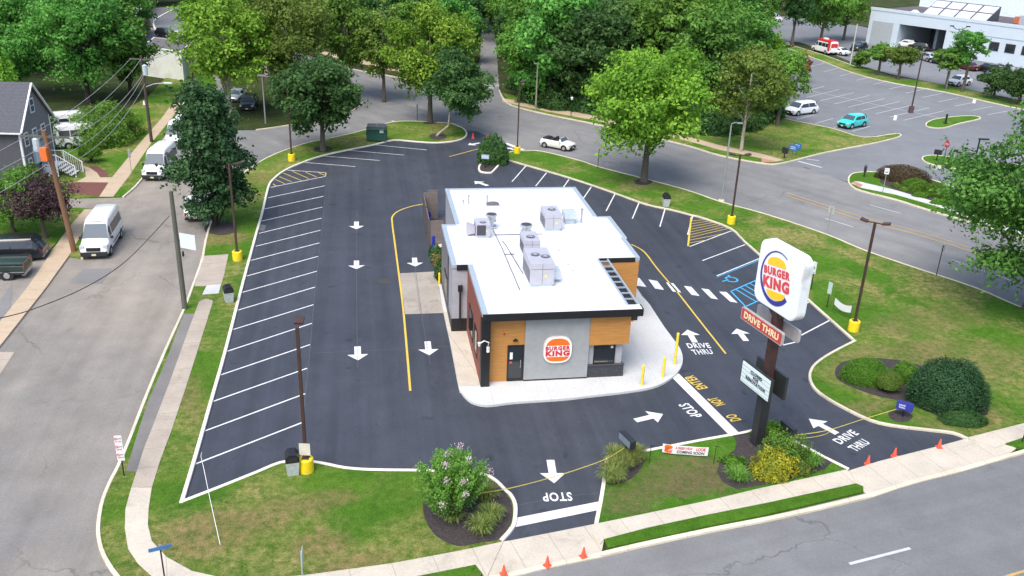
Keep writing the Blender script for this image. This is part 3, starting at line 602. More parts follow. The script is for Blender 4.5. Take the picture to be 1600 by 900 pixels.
for a_, b_ in [((105, 250), (125, 262)), ((120, 222), (180, 250)), ((145, 205), (225, 238)), ((170, 182), (285, 230)), ((225, 170), (330, 217)), ((310, 177), (378, 207)), ((390, 180), (437, 200)), ((437, 180), (435, 203))]:
    line_mb(mb, (400+a_[0]/4, 225+a_[1]/4), (400+b_[0]/4, 225+b_[1]/4), 0.08)
for k in range(9):
    t = (k+0.6)/9.6; A_ = Vector((1081.5, 343, 0)).lerp(Vector((1077, 384, 0)), t)
    u = Vector((1098, 342, 0)).lerp(Vector((1140, 358.5, 0)), min(1, t*1.35)) if t < .74 else Vector((1140, 361, 0)).lerp(Vector((1080, 385, 0)), (t-.74)/.26)
    line_mb(mb, (A_.x, A_.y), (u.x, u.y), 0.07)
tag(mb.build('painted_yellow_lines', P_YEL), kind='structure')
mb = MB()
HB = [(1142, 455.6), (1200, 430), (1225, 452), (1165, 479.4)]
for i in range(4): line_mb(mb, HB[i], HB[(i+1) % 4], 0.10, ZM+0.004)
for k in range(1, 8):
    t = k/8; a_ = Vector((*HB[0], 0)).lerp(Vector((*HB[3], 0)), t); b_ = Vector((*HB[0], 0)).lerp(Vector((*HB[1], 0)), t*0.95) if False else Vector((*HB[3], 0)).lerp(Vector((*HB[2], 0)), min(1, t+.15))
    line_mb(mb, (HB[0][0]+(HB[1][0]-HB[0][0])*t, HB[0][1]+(HB[1][1]-HB[0][1])*t), (b_.x, b_.y), 0.09)
line_mb(mb, (1120, 433.5), (1190, 405.5), 0.06)
# wheelchair symbol
c0 = G(1139, 437.5); ang = radians(112)
def rp(x, y): return Vector((c0.x+x*cos(ang)-y*sin(ang), c0.y+x*sin(ang)+y*cos(ang), ZM))
def wline(p, w=0.12):
    for i in range(len(p)-1):
        A_, B_ = p[i], p[i+1]; d_ = (B_-A_).normalized(); n = Vector((-d_.y, d_.x, 0))*w/2; mb.add([A_+n, A_-n, B_-n, B_+n], [(0, 1, 2, 3)])
wline([rp(0.42*cos(t), -0.2+0.42*sin(t)) for t in [radians(100+k*25) for k in range(11)]])
wline([rp(-0.1, 0.62), rp(-0.05, 0.1), rp(0.35, 0.08), rp(0.55, -0.42), rp(0.75, -0.42)])
tag(mb.build('painted_blue_parking_marks', P_BLUE), kind='structure')
def arrow(tail, tip, hw=1.05, sw=0.36, hl=0.42):
    A = G(*tail); B = G(*tip); d = (B-A); L = d.length; d.normalize(); n = Vector((-d.y, d.x, 0)); m = A+d*L*(1-hl)
    P = [A+n*sw/2, A-n*sw/2, m-n*sw/2, m-n*hw/2, B, m+n*hw/2, m+n*sw/2]
    mb = MB(); mb.add([(p.x, p.y, ZM) for p in P], [(0, 1, 2, 6), (3, 4, 5)])
    return tag(mb.build('painted_arrow', P_WHITE), kind='structure')
for t, h in [((557, 346.5), (557, 358.5)), ((557, 407.5), (557, 420.8)), ((558.5, 541.8), (559.5, 563.5)), ((647.5, 403), (649, 416.8)), ((668, 533.8), (670.5, 555.5)), ((762, 290.3), (741, 283.3)), ((750, 223.5), (731, 226.8)), ((1086, 535.5), (1074, 515.5)), ((1166, 533), (1150.8, 513.8)), ((992.5, 657.5), (1036, 647.3)), ((860, 719), (866, 755.5)), ((1308, 678), (1263.6, 654.5))]:
    arrow(t, h, hw=1.15)
arrow((803, 234), (793, 231), 0.8)
def road_word(s, org, xdir_px, h, w, mat, shear=0.0, name='painted_word'):
    """org = px of the lower-left of the word as read, xdir_px = px of its lower-right"""
    A = G(*org); B = G(*xdir_px); x = (B-A).normalized(); m = frame((A.x, A.y, ZM+0.002), x, Vector((-x.y, x.x, 0)))
    wd = (B-A).length if w is None else w
    return tag(text_mb(s, wd, h, m, bold=0.025, spacing=1.12).build(name, mat), kind='structure')
road_word('STOP', (892, 769.5), (846.5, 770.5), 0.62, None, P_WHITE)
road_word('STOP', (1059, 633), (1082, 654), 0.62, None, P_WHITE)
road_word('DRIVE', (1076, 544.5), (1111.5, 544), 0.62, None, P_WHITE)
road_word('THRU', (1084.5, 554.8), (1115.5, 553.5), 0.62, None, P_WHITE)
road_word('ENTER', (1106.5, 606.5), (1082.5, 586.5), 0.62, None, P_YEL)
road_word('NOT', (1134, 632), (1119.5, 620.5), 0.62, None, P_YEL)
road_word('DO', (1159, 656.5), (1148.5, 647), 0.62, None, P_YEL)
road_word('DRIVE', (1314, 695), (1343, 678.5), 0.50, None, P_WHITE)
road_word('THRU', (1338, 706.6), (1360.5, 693), 0.50, None, P_WHITE)
road_word('STOP', (781, 132.5), (751, 131), 1.2, None, P_OLDW)
# road lines
mb = MB()
line_mb(mb, (1327, 881.5), (1422, 857), 0.14); line_mb(mb, (1360, 320.5), (1407, 333.5), 0.13); line_mb(mb, (1290, 341.5), (1333, 355), 0.13); line_mb(mb, (1487, 406), (1600, 446), 0.13)
line_mb(mb, (1247, 252), (1284, 262), 0.3); line_mb(mb, (1260, 249), (1280, 251), 0.2); line_mb(mb, (1459, 264.5), (1471, 262), 0.4); line_mb(mb, (1510, 262), (1540, 268), 0.5, 0.02)
line_mb(mb, (754, 136.5), (772, 137.8), 0.4); line_mb(mb, (612, 189), (622, 191), 0.3)
# far lot stall lines
def lerp2(a, b, t): return (a[0]+(b[0]-a[0])*t, a[1]+(b[1]-a[1])*t)
for k in range(13):
    t = k/12; a_ = lerp2((1262, 92), (1577, 173), t); b_ = lerp2((1290, 104), (1566, 178), t) if False else (a_[0]-26-8*t, a_[1]+6.5); line_mb(mb, a_, b_, 0.11)
line_mb(mb, (1262, 141), (1480, 187), 0.11)
for k in range(9):
    c_ = lerp2((1262, 141), (1455, 181.5), k/8.5); line_mb(mb, (c_[0]+26+6*k/8, c_[1]-6), (c_[0]-24-8*k/8, c_[1]+6.5+k*.3), 0.11)
for k in range(4):
    c_ = lerp2((1245, 187), (1320, 203), k/2.6); line_mb(mb, (c_[0]+28, c_[1]-8), c_, 0.11)
tag(mb.build('painted_road_lines', P_OLDW), kind='structure')
mb = MB()
for o_ in (-2.2, 2.2):
    strip_mb(mb, [(1229, 303.5+o_), (1280, 320+o_), (1350, 343+o_*1.2), (1453, 370+o_*1.3), (1600, 419+o_*1.5), (1700, 455+o_*1.5)], 0.12)
A_ = G(1586, 897); d = (G(1600, 704)-G(800, 895)).normalized(); n_ = Vector((-d.y, d.x, 0))
for k in (0, 0.28):
    p = A_-n_*k; mb.add([(q.x, q.y, ZM) for q in (p+n_*.06-d*40, p-n_*.06-d*40, p-n_*.06+d*40, p+n_*.06+d*40)], [(0, 1, 2, 3)])
tag(mb.build('painted_centre_lines', P_YELO), kind='structure')
# manholes and drains
IRON = plain('cast_iron', (0.07, 0.065, 0.06), 0.7, 0.3, var=0.4, scale=20)
def manhole(px, py, r, label, k=0.02):
    c = G(px, py); mb = MB(); mb.prism([(c.x+r*cos(t), c.y+r*sin(t)) for t in [i*pi/12 for i in range(24)]], -0.05, k)
    return tag(mb.build('manhole_cover', IRON), label, 'manhole cover')
manhole(600, 440, 0.42, 'round iron manhole cover in the dark lot between the two lanes of arrows')
manhole(1141, 447.5, 0.33, 'small iron cover below the blue wheelchair symbol')
manhole(579, 441, 0.16, 'small iron valve cap in the dark lot just left of the larger manhole cover')
def drain(q, label, group=None):
    c = [G(*p) for p in q]; t = thing('storm_drain', label, 'storm drain', ((c[0]+c[2])/2)); 
    mb = MB(); o = (c[0]+c[2])/2; mb.prism([(p.x-o.x, p.y-o.y) for p in c], 0.0, 0.024); mb.build('frame', IRON, t)
    mb = MB()
    for k in range(7):
        a_ = c[0].lerp(c[1], (k+.5)/7)-o; b_ = c[3].lerp(c[2], (k+.5)/7)-o; mb.tube((a_.x, a_.y, .03), (b_.x, b_.y, .03), 0.02, n=6)
    mb.build('grate', GALV, t)
drain([(1017, 317), (1032, 322), (1027, 327), (1012, 322)], 'iron storm drain by the right kerb behind the building')
drain([(406, 351), (416, 353), (413, 361), (402, 360)], 'rusty storm drain by the left kerb beside the parking stalls')
# ================================================================ THE RESTAURANT
TH = 0.171; OB = G(751.5, 607); OB.z = 0
R4 = Matrix.Translation(OB) @ Matrix.Rotation(TH, 4, 'Z'); R4i = R4.inverted()
def BL(px, py, z=0.0): return R4i @ G(px, py, z)
ROOFW = plain('white_membrane_roof', (0.72, 0.74, 0.75), 0.5, var=0.04, scale=0.6, dirt=(0.47, 0.52, 0.53))
CAP = plain('pale_metal_coping', (0.42, 0.48, 0.53), 0.35, 0.3, var=0.05)
GREYP = lined('grey_panel', (0.30, 0.315, 0.315), 1.15, 'X', 0.85, 0.01, 0.6)
GREYW = lined('light_grey_siding', (0.36, 0.36, 0.39), 0.4, 'Z', 0.85, 0.04, 0.6)
WOODC = lined('orange_wood_cladding', (0.46, 0.215, 0.055), 0.13, 'Z', 0.72, 0.14, 0.55, var=0.18, grain=(0.6, 0.6, 7))
DBRICK = brick_mat('dark_grey_brick', (0.04, 0.043, 0.055), (0.05, 0.053, 0.066), (0.03, 0.03, 0.035))
RBRICK = brick_mat('red_vertical_brick', (0.34, 0.09, 0.05), (0.22, 0.06, 0.04), (0.16, 0.07, 0.05), vertical=True)
BLKM = plain('black_fascia', (0.010, 0.010, 0.012), 0.5, var=0.15)
HVAC = plain('hvac_sheet_metal', (0.42, 0.42, 0.47), 0.5, 0.1, var=0.06, scale=2); HVACD = plain('hvac_dark_grille', (0.05, 0.05, 0.06), 0.6)
FAN = plain('fan_steel', (0.5, 0.52, 0.53), 0.35, 0.6)
bk = thing('restaurant_building', 'white roofed restaurant with grey, orange wood and red brick walls amid the dark lot', 'restaurant', (OB.x, OB.y, 0), TH)
# slab under it
padpx = [(674.7, 392.7), (680, 413), (685, 440), (693, 487), (703, 533), (716.4, 602.7), (720, 611), (727, 620), (737, 627.5), (752, 632), (769, 632.5), (804, 628), (880, 623), (917, 618.6), (974, 612.2), (1020, 604.4), (1046.6, 592), (1062.6, 576), (1067, 560), (1062.6, 544), (1053.7, 531.5), (1037.7, 510), (1018, 480), (1013, 473), (995, 452.7)]
pp = [BL(x, y, 0.14) for x, y in padpx]; pp = smooth_pts(pp, 3)
pp = [(p.x, p.y) for p in pp]+[(11.9, 10), (11.9, 14), (11.0, 19), (9.8, 22.2), (0, 22.2), (-0.3, 21.2), (-0.95, 20.6)]
mb = MB(); mb.prism(pp, -0.02, 0.14); o = mb.build('building_sidewalk', CONC_NEW); o.matrix_world = R4; tag(o, kind='structure')
lp = [BL(*p, 0.15) for p in [(693, 487), (703, 533), (716.4, 602.7), (752, 602), (740, 560), (729, 520), (709, 487)]]
mb = MB(); mb.add([(p.x, p.y, 0.148) for p in lp], [tuple(range(len(lp)))]); o = mb.build('side_pavement', CONC_WALK); o.matrix_world = R4; tag(o, kind='structure')
def bb(name, x0, x1, y0, y1, z0, z1, m, parent=bk, bev=0.0, label=None):
    mb = MB(); mb.box(x0, x1, y0, y1, z0, z1); o = mb.build(name, m, parent, bevel=bev)
    if label: o['label'] = label
    return o
RZ = 4.22
foot = [(0.02, 0.46), (0.02, 6.6), (-0.9, 6.6), (-0.9, 13.4), (0, 13.4), (0, 21), (9.45, 21), (9.45, 14.4), (10.35, 14.4), (10.35, 10.3), (10.2, 10.3), (10.2, 7.0), (7.62, 7.0), (7.62, 0.5)]
mb = MB(); mb.prism(foot, 0.1, RZ-0.03); mb.build('wall', GREYW, bk)
roofp = [(0.02, -0.08), (0.02, 6.62), (-0.88, 6.62), (-0.88, 13.38), (0.02, 13.38), (0.02, 20.98), (9.43, 20.98), (9.43, 14.38), (10.33, 14.38), (10.33, 10.28), (10.18, 10.28), (10.18, 7.02), (7.62, 7.02), (7.62, 0.5), (8.33, 0.5), (8.33, -0.08)]
mb = MB(); mb.prism(roofp, RZ-0.028, RZ+0.09); mb.build('roof', ROOFW, bk)
# parapet copings
def cap(x0, x1, y0, y1, z=RZ+0.10, h=0.22): bb('roof_coping', x0, x1, y0, y1, z-h+0.03, z+0.03, CAP, bev=0.012)
cap(-0.03, 0.26, -0.05, 6.56); cap(-0.95, -0.66, 6.55, 13.45); cap(-0.05, 0.24, 13.46, 21.05); cap(-0.645, -0.052, 13.16, 13.445); cap(0.25, 9.2, 20.8, 21.05)
cap(9.21, 9.5, 14.45, 21.05); cap(10.12, 10.4, 10.35, 14.44); cap(9.98, 10.26, 6.98, 10.34); cap(9.51, 10.11, 14.2, 14.42)
bb('roof_edge_trim', -0.655, -0.035, 6.52, 6.6, RZ-0.22, RZ+0.11, BLKM); bb('roof_edge_trim', 7.75, 9.97, 6.93, 7.01, RZ-0.16, RZ+0.12, BLKM)
bb('parapet_inner_face', 0.27, 9.2, 20.72, 20.79, RZ+0.09, RZ+0.13, CAP)
# fascia and corner column
bb('fascia', 0.0, 8.36, -0.16, -0.085, 3.93, RZ+0.10, BLKM); bb('fascia_end', 8.34, 8.40, -0.084, 0.5, 3.93, RZ+0.10, BLKM)
bb('canopy_soffit', 0.43, 8.335, -0.08, 0.36, 3.935, 4.0, BLKM)
bb('corner_column', -0.035, 0.42, -0.10, 0.45, 0.14, 3.925, BLKM, bev=0.01)
# front wall panels
bb('wood_cladding', 0.425, 2.29, 0.40, 0.47, 0.14, 3.93, WOODC, label='orange wood cladding around the black door')
bb('grey_panel', 2.29, 5.72, 0.28, 0.47, 0.24, 3.93, GREYP, label='tall grey panel behind the round front logo')
bb('grey_panel_base', 2.29, 5.72, 0.31, 0.47, 0.14, 0.24, BLKM)
bb('wood_cladding', 5.722, 7.86, 0.20, 0.52, 2.16, 3.93, WOODC, label='orange wood box above the drive through window')
bb('canopy_return', 7.9, 8.25, 0.36, 0.7, 3.45, 4.15, plain('dark_grey_trim', (0.05, 0.05, 0.055), 0.5))
bb('brick_base', 5.722, 7.74, 0.36, 0.52, 0.14, 0.84, DBRICK, label='dark grey brick base under the front window')
bb('base_ledge', 5.722, 7.77, 0.33, 0.52, 0.84, 0.89, plain('dark_ledge', (0.06, 0.06, 0.065), 0.6))
bb('brick_base', 7.62, 7.72, 0.52, 6.98, 0.14, 0.84, DBRICK)
# front window
win = bb('front_window', 6.08, 7.2, 0.465, 0.49, 0.93, 2.0, GLASS)
for x0, x1, z0, z1 in ((6.05, 7.23, .89, .94), (6.05, 7.23, 1.98, 2.04), (6.05, 6.10, .94, 1.98), (7.18, 7.23, .94, 1.98)): bb('window_frame', x0, x1, 0.44, 0.5, z0, z1, BLACK, win)
bb('window_sign', 6.98, 7.1, 0.455, 0.464, 1.82, 1.94, plain('paper_notice', (0.7, 0.7, 0.68), 0.7), win)
bb('window_counter', 6.12, 6.85, 0.458, 0.464, 1.0, 1.06, plain('counter_wood', (0.2, 0.17, 0.1), 0.6), win)
# door
dr = bb('door', 1.45, 2.20, 0.375, 0.41, 0.15, 2.2, GLASS)
for x0, x1, z0, z1 in ((1.40, 2.27, 2.18, 2.27), (1.40, 1.47, .15, 2.18), (2.18, 2.27, .15, 2.18), (1.47, 2.18, .15, .3)): bb('door_frame', x0, x1, 0.355, 0.42, z0, z1, BLACK, dr)
bb('door_notice', 1.53, 1.68, 0.365, 0.374, 1.45, 1.85, plain('paper_notice', (0.7, 0.7, 0.68), 0.7), dr)
bb('door_notice', 1.52, 1.66, 0.365, 0.374, 1.2, 1.32, plain('red_notice', (0.6, 0.06, 0.05), 0.6), dr)
mb = MB(); mb.path([(2.1, .36, .95), (2.1, .30, .98), (2.1, .30, 1.35), (2.1, .36, 1.38)], .015); mb.build('door_handle', FAN, dr)
mb = MB(); mb.prism([(1.66, 2.52), (1.94, 2.52), (1.80, 2.66)], -0.40, -0.30, Matrix.Rotation(radians(90), 4, 'X')); mb.build('wall_lamp', BLACK, bk)
mb = MB(); mb.tube((1.2, .40, 2.95), (1.2, .33, 2.95), .05); mb.build('alarm_strobe', plain('red_plastic', (0.45, 0.04, 0.03), .5), bk)
# brick side with windows
bb('brick_wall', -0.035, 0.03, 0.452, 6.52, 0.14, RZ-0.12, RBRICK, label='red brick side wall facing the lane')
for y0, y1 in ((1.6, 2.7), (3.5, 5.3)):
    f = bb('side_window', -0.055, -0.036, y0, y1, 1.0, 2.45, GLASS); 
    for a_, b_, c_, e_ in ((y0-.05, y1+.05, 2.45, 2.52), (y0-.05, y1+.05, .93, 1.0), (y0-.05, y0, 1.0, 2.45), (y1, y1+.05, 1.0, 2.45)): bb('window_frame', -0.075, -0.036, a_, b_, c_, e_, BLACK, f)
# recess wall with downspout
bb('wall_base', -0.93, -0.037, 6.53, 6.6, 0.14, 0.95, BLKM); bb('wall_base', -0.935, -0.9, 6.6, 13.4, 0.14, 0.75, plain('dark_brown_base', (0.08, 0.075, 0.075), .6))
mb = MB(); mb.box(-.50, -.40, 6.42, 6.52, .3, 2.75); mb.box(-.58, -.32, 6.36, 6.52, 2.75, 3.1); mb.build('downspout', BLACK, bk)
bb('wall_trim_strip', -0.94, -0.9, 8.8, 9.0, 0.75, RZ-.15, BLKM)
bb('side_cladding', -0.93, -0.9, 9.0, 13.4, 0.75, RZ-0.15, lined('grey_brown_cladding', (0.19, 0.18, 0.18), 0.3, 'Y', .8, .06))
f = bb('drive_through_window', -0.96, -0.931, 9.4, 10.8, 1.1, 2.3, GLASS); bb('window_frame', -0.99, -0.931, 9.3, 10.9, 2.3, 2.4, BLACK, f)
# orange box at the right
bb('wood_cladding', 7.63, 10.22, 6.94, 7.0, 0.14, RZ-0.16, WOODC, label='orange wood wall behind the open canopy frame')
bb('wood_cladding', 10.2, 10.25, 7.0, 10.28, 0.14, RZ-0.16, WOODC)
# open canopy frame with louvres
mb = MB(); mb.box(7.60, 7.72, 0.52, 6.92, RZ, RZ+.13); mb.box(8.22, 8.30, 0.5, 6.92, RZ, RZ+.12)
for k in range(1, 9): y = 0.52+6.4*k/8.4; mb.box(7.72, 8.22, y-.03, y+.03, RZ+.02, RZ+.10)
mb.build('canopy_frame', CAP, bk)
mb = MB(); mb.box(7.64, 8.28, 0.52, 5.9, RZ-.30, RZ-.04); mb.build('canopy_panel', BLKM, bk)
# security camera on the column
mb = MB(); mb.path([(.3, -.12, 2.55), (.3, -.35, 2.85), (.05, -.42, 3.0), (-.2, -.45, 2.85)], .03); mb.tube((.3, -.13, 2.2), (.3, -.13, 2.5), .085); mb.tube((-.2, -.45, 2.92), (-.2, -.45, 2.72), .09, .05); mb.build('security_camera', WHITE, bk)
# chunky logo sign
def superell(rx, ry, n=3.0, k=64): return [(rx*abs(cos(t))**(2/n)*(1 if cos(t) >= 0 else -1), ry*abs(sin(t))**(2/n)*(1 if sin(t) >= 0 else -1)) for t in [2*pi*i/k for i in range(k)]]
LRED = plain('logo_red', (0.58, 0.03, 0.035), 0.45, var=0.02); LOR = plain('logo_orange', (0.80, 0.15, 0.012), 0.45, var=0.02); LEDGE = plain('logo_edge', (0.62, 0.58, 0.55), .5); LWH = plain('logo_white', (0.82, 0.80, 0.78), .4, var=.02)
def logo(parent, m, s, thick=0.10):
    """bun shaped logo, s = total height"""
    mb = MB(); mb.prism([(x*s, y*s) for x, y in superell(.49, .5, 2.9)], 0, thick, m); p = mb.build('logo_panel', LEDGE, parent)
    mb = MB(); mb.prism([(x*s, y*s) for x, y in superell(.475, .485, 2.9)], thick, thick+.006, m); mb.build('logo_face', LWH, p)
    top = [(x*s, y*s) for x, y in superell(.425, .435, 2.5, 96) if y > .17]; bot = [(x*s, y*s) for x, y in superell(.425, .425, 3.2, 96) if y < -.245]
    mb = MB(); mb.prism(top, thick+.006, thick+.018, m); mb.build('logo_bun', LOR, p); mb = MB(); mb.prism(bot, thick+.006, thick+.018, m); mb.build('logo_bun', LOR, p)
    t1 = text_mb('BURGER', .85*s, .155*s, m @ Matrix.Translation((-.425*s, -.005*s, thick+.01)), bold=.05, thick=.012, spacing=1.22)
    t2 = text_mb('KING', .83*s, .205*s, m @ Matrix.Translation((-.415*s, -.225*s, thick+.01)), bold=.06, thick=.012, spacing=1.2)
    t1.add(t2.v, t2.f); t1.build('logo_lettering', LRED, p)
    return p
logo(bk, frame((4.03, 0.28, 1.98), (1, 0, 0), (0, 0, 1)), 1.55)
# rooftop plant (bolted parts of the building)
def hv(x0, x1, y0, y1, h, fans=((.5, .5),), r=.26, tall=True):
    u = bb('rooftop_unit', x0, x1, y0, y1, RZ+.22, RZ+.22+h, HVAC, bev=.02)
    bb('unit_curb', x0+.06, x1-.06, y0+.06, y1-.06, RZ+.09, RZ+.22, plain('unit_curb_metal', (.45, .55, .62), .5), u)
    for fx, fy in fans:
        c_ = (x0+(x1-x0)*fx, y0+(y1-y0)*fy, RZ+.22+h)
        mb = MB(); mb.tube(c_, (c_[0], c_[1], c_[2]+.03), r, n=24); mb.build('fan_opening', HVACD, u)
        mb = MB()
        for k in range(4): a_ = k*pi/4; mb.box(-r*.95, r*.95, -.012, .012, .03, .045, Matrix.Translation(c_) @ Matrix.Rotation(a_, 4, 'Z'))
        mb.tube((c_[0], c_[1], c_[2]+.03), (c_[0], c_[1], c_[2]+.06), r*.3); mb.build('fan_guard', HVAC, u)
    # louvre panel, seams and a small notice on the front face
    mb = MB()
    for k in range(9): z = RZ+.32+h*.6*k/9; mb.box(x0-.012, x0, y0+.12, y1-.12, z, z+.02)
    mb.build('unit_louvre', HVACD, u)
    mb = MB(); mb.box((x0+x1)/2-.008, (x0+x1)/2+.008, y0-.006, y0, RZ+.27, RZ+.2+h); mb.box(x0+.04, x1-.04, y0-.006, y0, RZ+.22+h*.72, RZ+.22+h*.735); mb.build('unit_seam', HVACD, u)
    mb = MB(); cx = (x0+x1)/2; mb.box(cx+.12, cx+.26, y0-.012, y0-.006, RZ+.22+h*.35, RZ+.22+h*.48); mb.build('warning_sticker', plain('yellow_sticker', (.7, .6, .15), .6), u)
    return u
u1 = hv(0.95, 1.85, 10.8, 12.0, .80, ((.5, .3),), .2); mb = MB(); mb.box(1.0, 1.55, 10.78, 10.8, RZ+.3, RZ+.95); mb.build('unit_grille', HVACD, u1)
mb = MB(); mb.prism([(0, 0), (.5, .1), (.5, .5), (0, .7)], 0, .5, Matrix.Translation((0.45, 11.7, RZ+.2)) @ Matrix.Rotation(radians(90), 4, 'X')); mb.build('unit_hood', HVAC, u1)
hv(5.45, 6.50, 11.8, 13.6, 1.0, ((.55, .55),), .26); hv(3.35, 4.3, 7.4, 9.0, .95, ((.5, .4),), .26); hv(2.95, 4.28, 3.1, 5.5, 1.25, ((.36, .55), (.74, .42)), .25)
bb('unit_hood', 4.30, 4.75, 3.6, 4.5, RZ+.3, RZ+.75, plain('hood_metal', (.5, .56, .6), .4, .2), bev=.03)
h_ = bb('intake_hood', 6.95, 7.75, 13.0, 14.0, RZ+.45, RZ+.85, plain('hood_metal', (.5, .56, .6), .4, .2), bev=.03); bb('hood_base', 7.05, 7.65, 13.1, 13.9, RZ+.09, RZ+.45, CAP, h_)
def fan(x, y, s=1.0):
    mb = MB(); mb.tube((x, y, RZ+.09), (x, y, RZ+.5*s), .17*s, n=16); mb.tube((x, y, RZ+.5*s), (x, y, RZ+.62*s), .30*s, .34*s, n=20); mb.tube((x, y, RZ+.62*s), (x, y, RZ+.9*s), .27*s, .27*s, n=20); mb.tube((x, y, RZ+.9*s), (x, y, RZ+1.02*s), .36*s, .36*s, n=20)
    f_ = mb.build('exhaust_fan', FAN, bk); mb = MB(); mb.tube((x, y, RZ+1.02*s), (x, y, RZ+1.03*s), .30*s, n=20); mb.build('fan_mouth', HVACD, f_)
    bb('fan_curb', x-.33, x+.33, y-.33, y+.33, RZ+.09, RZ+.2, HVAC, f_)
fan(2.15, 12.7); fan(4.0, 10.5, 1.05)
for x, y, h, r in ((1.26, 17.6, .65, .05), (0.9, 17.7, .3, .04), (2.53, 17.6, .6, .05), (8.15, 13.3, 1.0, .06)):
    mb = MB(); mb.tube((x, y, RZ+.08), (x, y, RZ+h), r); mb.tube((x, y, RZ+h), (x, y, RZ+h+.06), r*1.6); mb.build('vent_pipe', GALV, bk)
mb = MB(); mb.prism([(cos(t)*.45, sin(t)*.16) for t in [k*pi/10 for k in range(11)]], 0, .5, Matrix.Translation((2.9, 17.6, RZ+.09)) @ Matrix.Rotation(radians(90), 4, 'X')); mb.build('roof_vent_hood', plain('dark_vent', (.12, .12, .14), .5), bk)
for q in ([(2.2, 12.3), (2.3, 9), (2.35, 2.8)], [(2.25, 11.3), (5.2, 11.3)], [(2.5, 10.2), (2.6, 9.6), (2.9, 5.0)], [(2.3, 8.0), (2.9, 8.0)], [(0.35, 10.0), (1.9, 10.1)]):
    mb = MB(); mb.path([(x, y, RZ+.13) for x, y in q], .022, n=6); mb.build('roof_conduit', HVACD if q[0][0] > 1 else CAP, bk)
bb('roof_hatch', 6.3, 7.1, 9.0, 9.35, RZ+.09, RZ+.2, plain('pale_roof_hatch', (.6, .66, .7), .5))
bb('roof_curb', .7, 1.65, 8.9, 9.95, RZ+.09, RZ+.16, ROOFW); 
for x, y in ((5.6, 8.4), (5.7, 6.2), (5.75, 5.2), (5.6, 3.0)): bb('roof_drain', x, x+.12, y, y+.12, RZ+.09, RZ+.12, plain('grey_drain', (.4, .4, .4), .5))
for y in (3.2, 6.4, 9.8, 14.6, 17.6):
    mb = MB(); mb.box(.3, 7.5 if y < 7 else 9.1, y, y+.03, RZ+.09, RZ+.094); mb.build('roof_seam', plain('membrane_seam', (.50, .52, .54), .6), bk)
# fenced bin enclosure behind, bollards, planter bed
FEN = lined('brown_fence_boards', (0.17, 0.14, 0.13), .15, 'X', .55, .1, .8, var=.15)
en = thing('bin_enclosure', 'tall brown board fence around the bins at the back left corner of the restaurant', 'fence', R4 @ Vector((-1.2, 21, 0)), TH)
mb = MB(); mb.box(0, 1.1, 0, .06, .05, 1.95); mb.box(0, .06, .07, 5.9, .05, 1.95); mb.box(0, 1.1, 5.9, 5.96, .05, 2.2); mb.build('board_panel', FEN, en)
mb = MB(); 
for x, y in ((-.05, -.05), (-.05, 2.9), (-.05, 5.93), (1.1, -.05)): mb.box(x, x+.12, y, y+.12, 0, 2.1)
mb.build('fence_post', plain('dark_fence_post', (.09, .08, .08), .8), en)
mb = MB(); mb.box(.35, 1.1, 6.0, 6.05, .2, 2.3); mb.box(.3, 1.15, 5.99, 6.06, 2.3, 2.36); mb.build('gate', FEN, en)
def bollard(x, y, h, r, m, label, group=None, base=0.0):
    p = R4 @ Vector((x, y, base)); mb = MB(); mb.tube((0, 0, -.05), (0, 0, h-.04), r, n=16); mb.tube((0, 0, h-.04), (0, 0, h), r, r*.6, n=16)
    o = mb.build('bollard', m); o.location = p; return tag(o, label, 'bollard', group)
BLUEP = plain('blue_bollard_sleeve', (0.02, 0.03, 0.28), .4)
bollard(-.9, 25.0, 1.35, .12, BLUEP, 'blue bollard behind the bin enclosure fence, farther from the building front', 'blue bollards by the bin enclosure')
bollard(-1.0, 19.4, 1.4, .12, BLUEP, 'blue bollard in front of the bin enclosure fence, beside the planting', 'blue bollards by the bin enclosure')
bollard(-1.05, 13.6, .95, .07, YELLOW, 'thin yellow bollard at the corner by the drive through window lane')
YB = plain('yellow_bollard_sleeve', (.78, .62, .04), .45)
bollard(8.49, -.71, 1.22, .075, YB, 'yellow bollard on the white pavement nearest the restaurant front wall', 'yellow bollards at the rounded pavement corner', .14)
bollard(9.89, .05, 1.22, .075, YB, 'yellow bollard in the middle of the three on the rounded white pavement corner', 'yellow bollards at the rounded pavement corner', .14)
bollard(11.0, 1.39, 1.95, .075, YB, 'tallest yellow bollard, nearest the drive through words on the asphalt', 'yellow bollards at the rounded pavement corner', .14)
pb = [R4 @ Vector((x, y, 0)) for x, y in ((-1.35, 19.6), (-.95, 13.6), (-1.6, 13.8), (-2.2, 19.4))]
sheet('planting_bed', [(p.x, p.y) for p in pb[:2]]+[((R4 @ Vector((-.6, 13.6, 0))).x, (R4 @ Vector((-.6, 13.6, 0))).y), ((R4 @ Vector((-.3, 20.4, 0))).x, (R4 @ Vector((-.3, 20.4, 0))).y)], .15, MULCH, px=False)

# ================================================================ THE TALL SIGN
sp = G(1182, 693, .1); SPH = radians(-67.5)
XD = Vector((cos(SPH), sin(SPH), 0)); ND = Vector((XD.y, -XD.x, 0))   # ND = visible face normal
sg = thing('pylon_sign', 'tall brown pole sign with a white emblem panel, red strip and letter board', 'sign', (sp.x, sp.y, .1))
PRUST = plain('rusty_brown_pole', (0.055, 0.024, 0.018), .6, var=.4, scale=2.5, dirt=(.03, .03, .032)); PDK = plain('dark_pole_base', (0.025, 0.027, 0.03), .5)
Zr = Matrix.Rotation(SPH, 4, 'Z')
def sbox(name, x0, x1, y0, y1, z0, z1, m, par=sg, bev=0.0):
    mb = MB(); mb.box(x0, x1, y0, y1, z0, z1, Zr); return mb.build(name, m, par, bevel=bev)
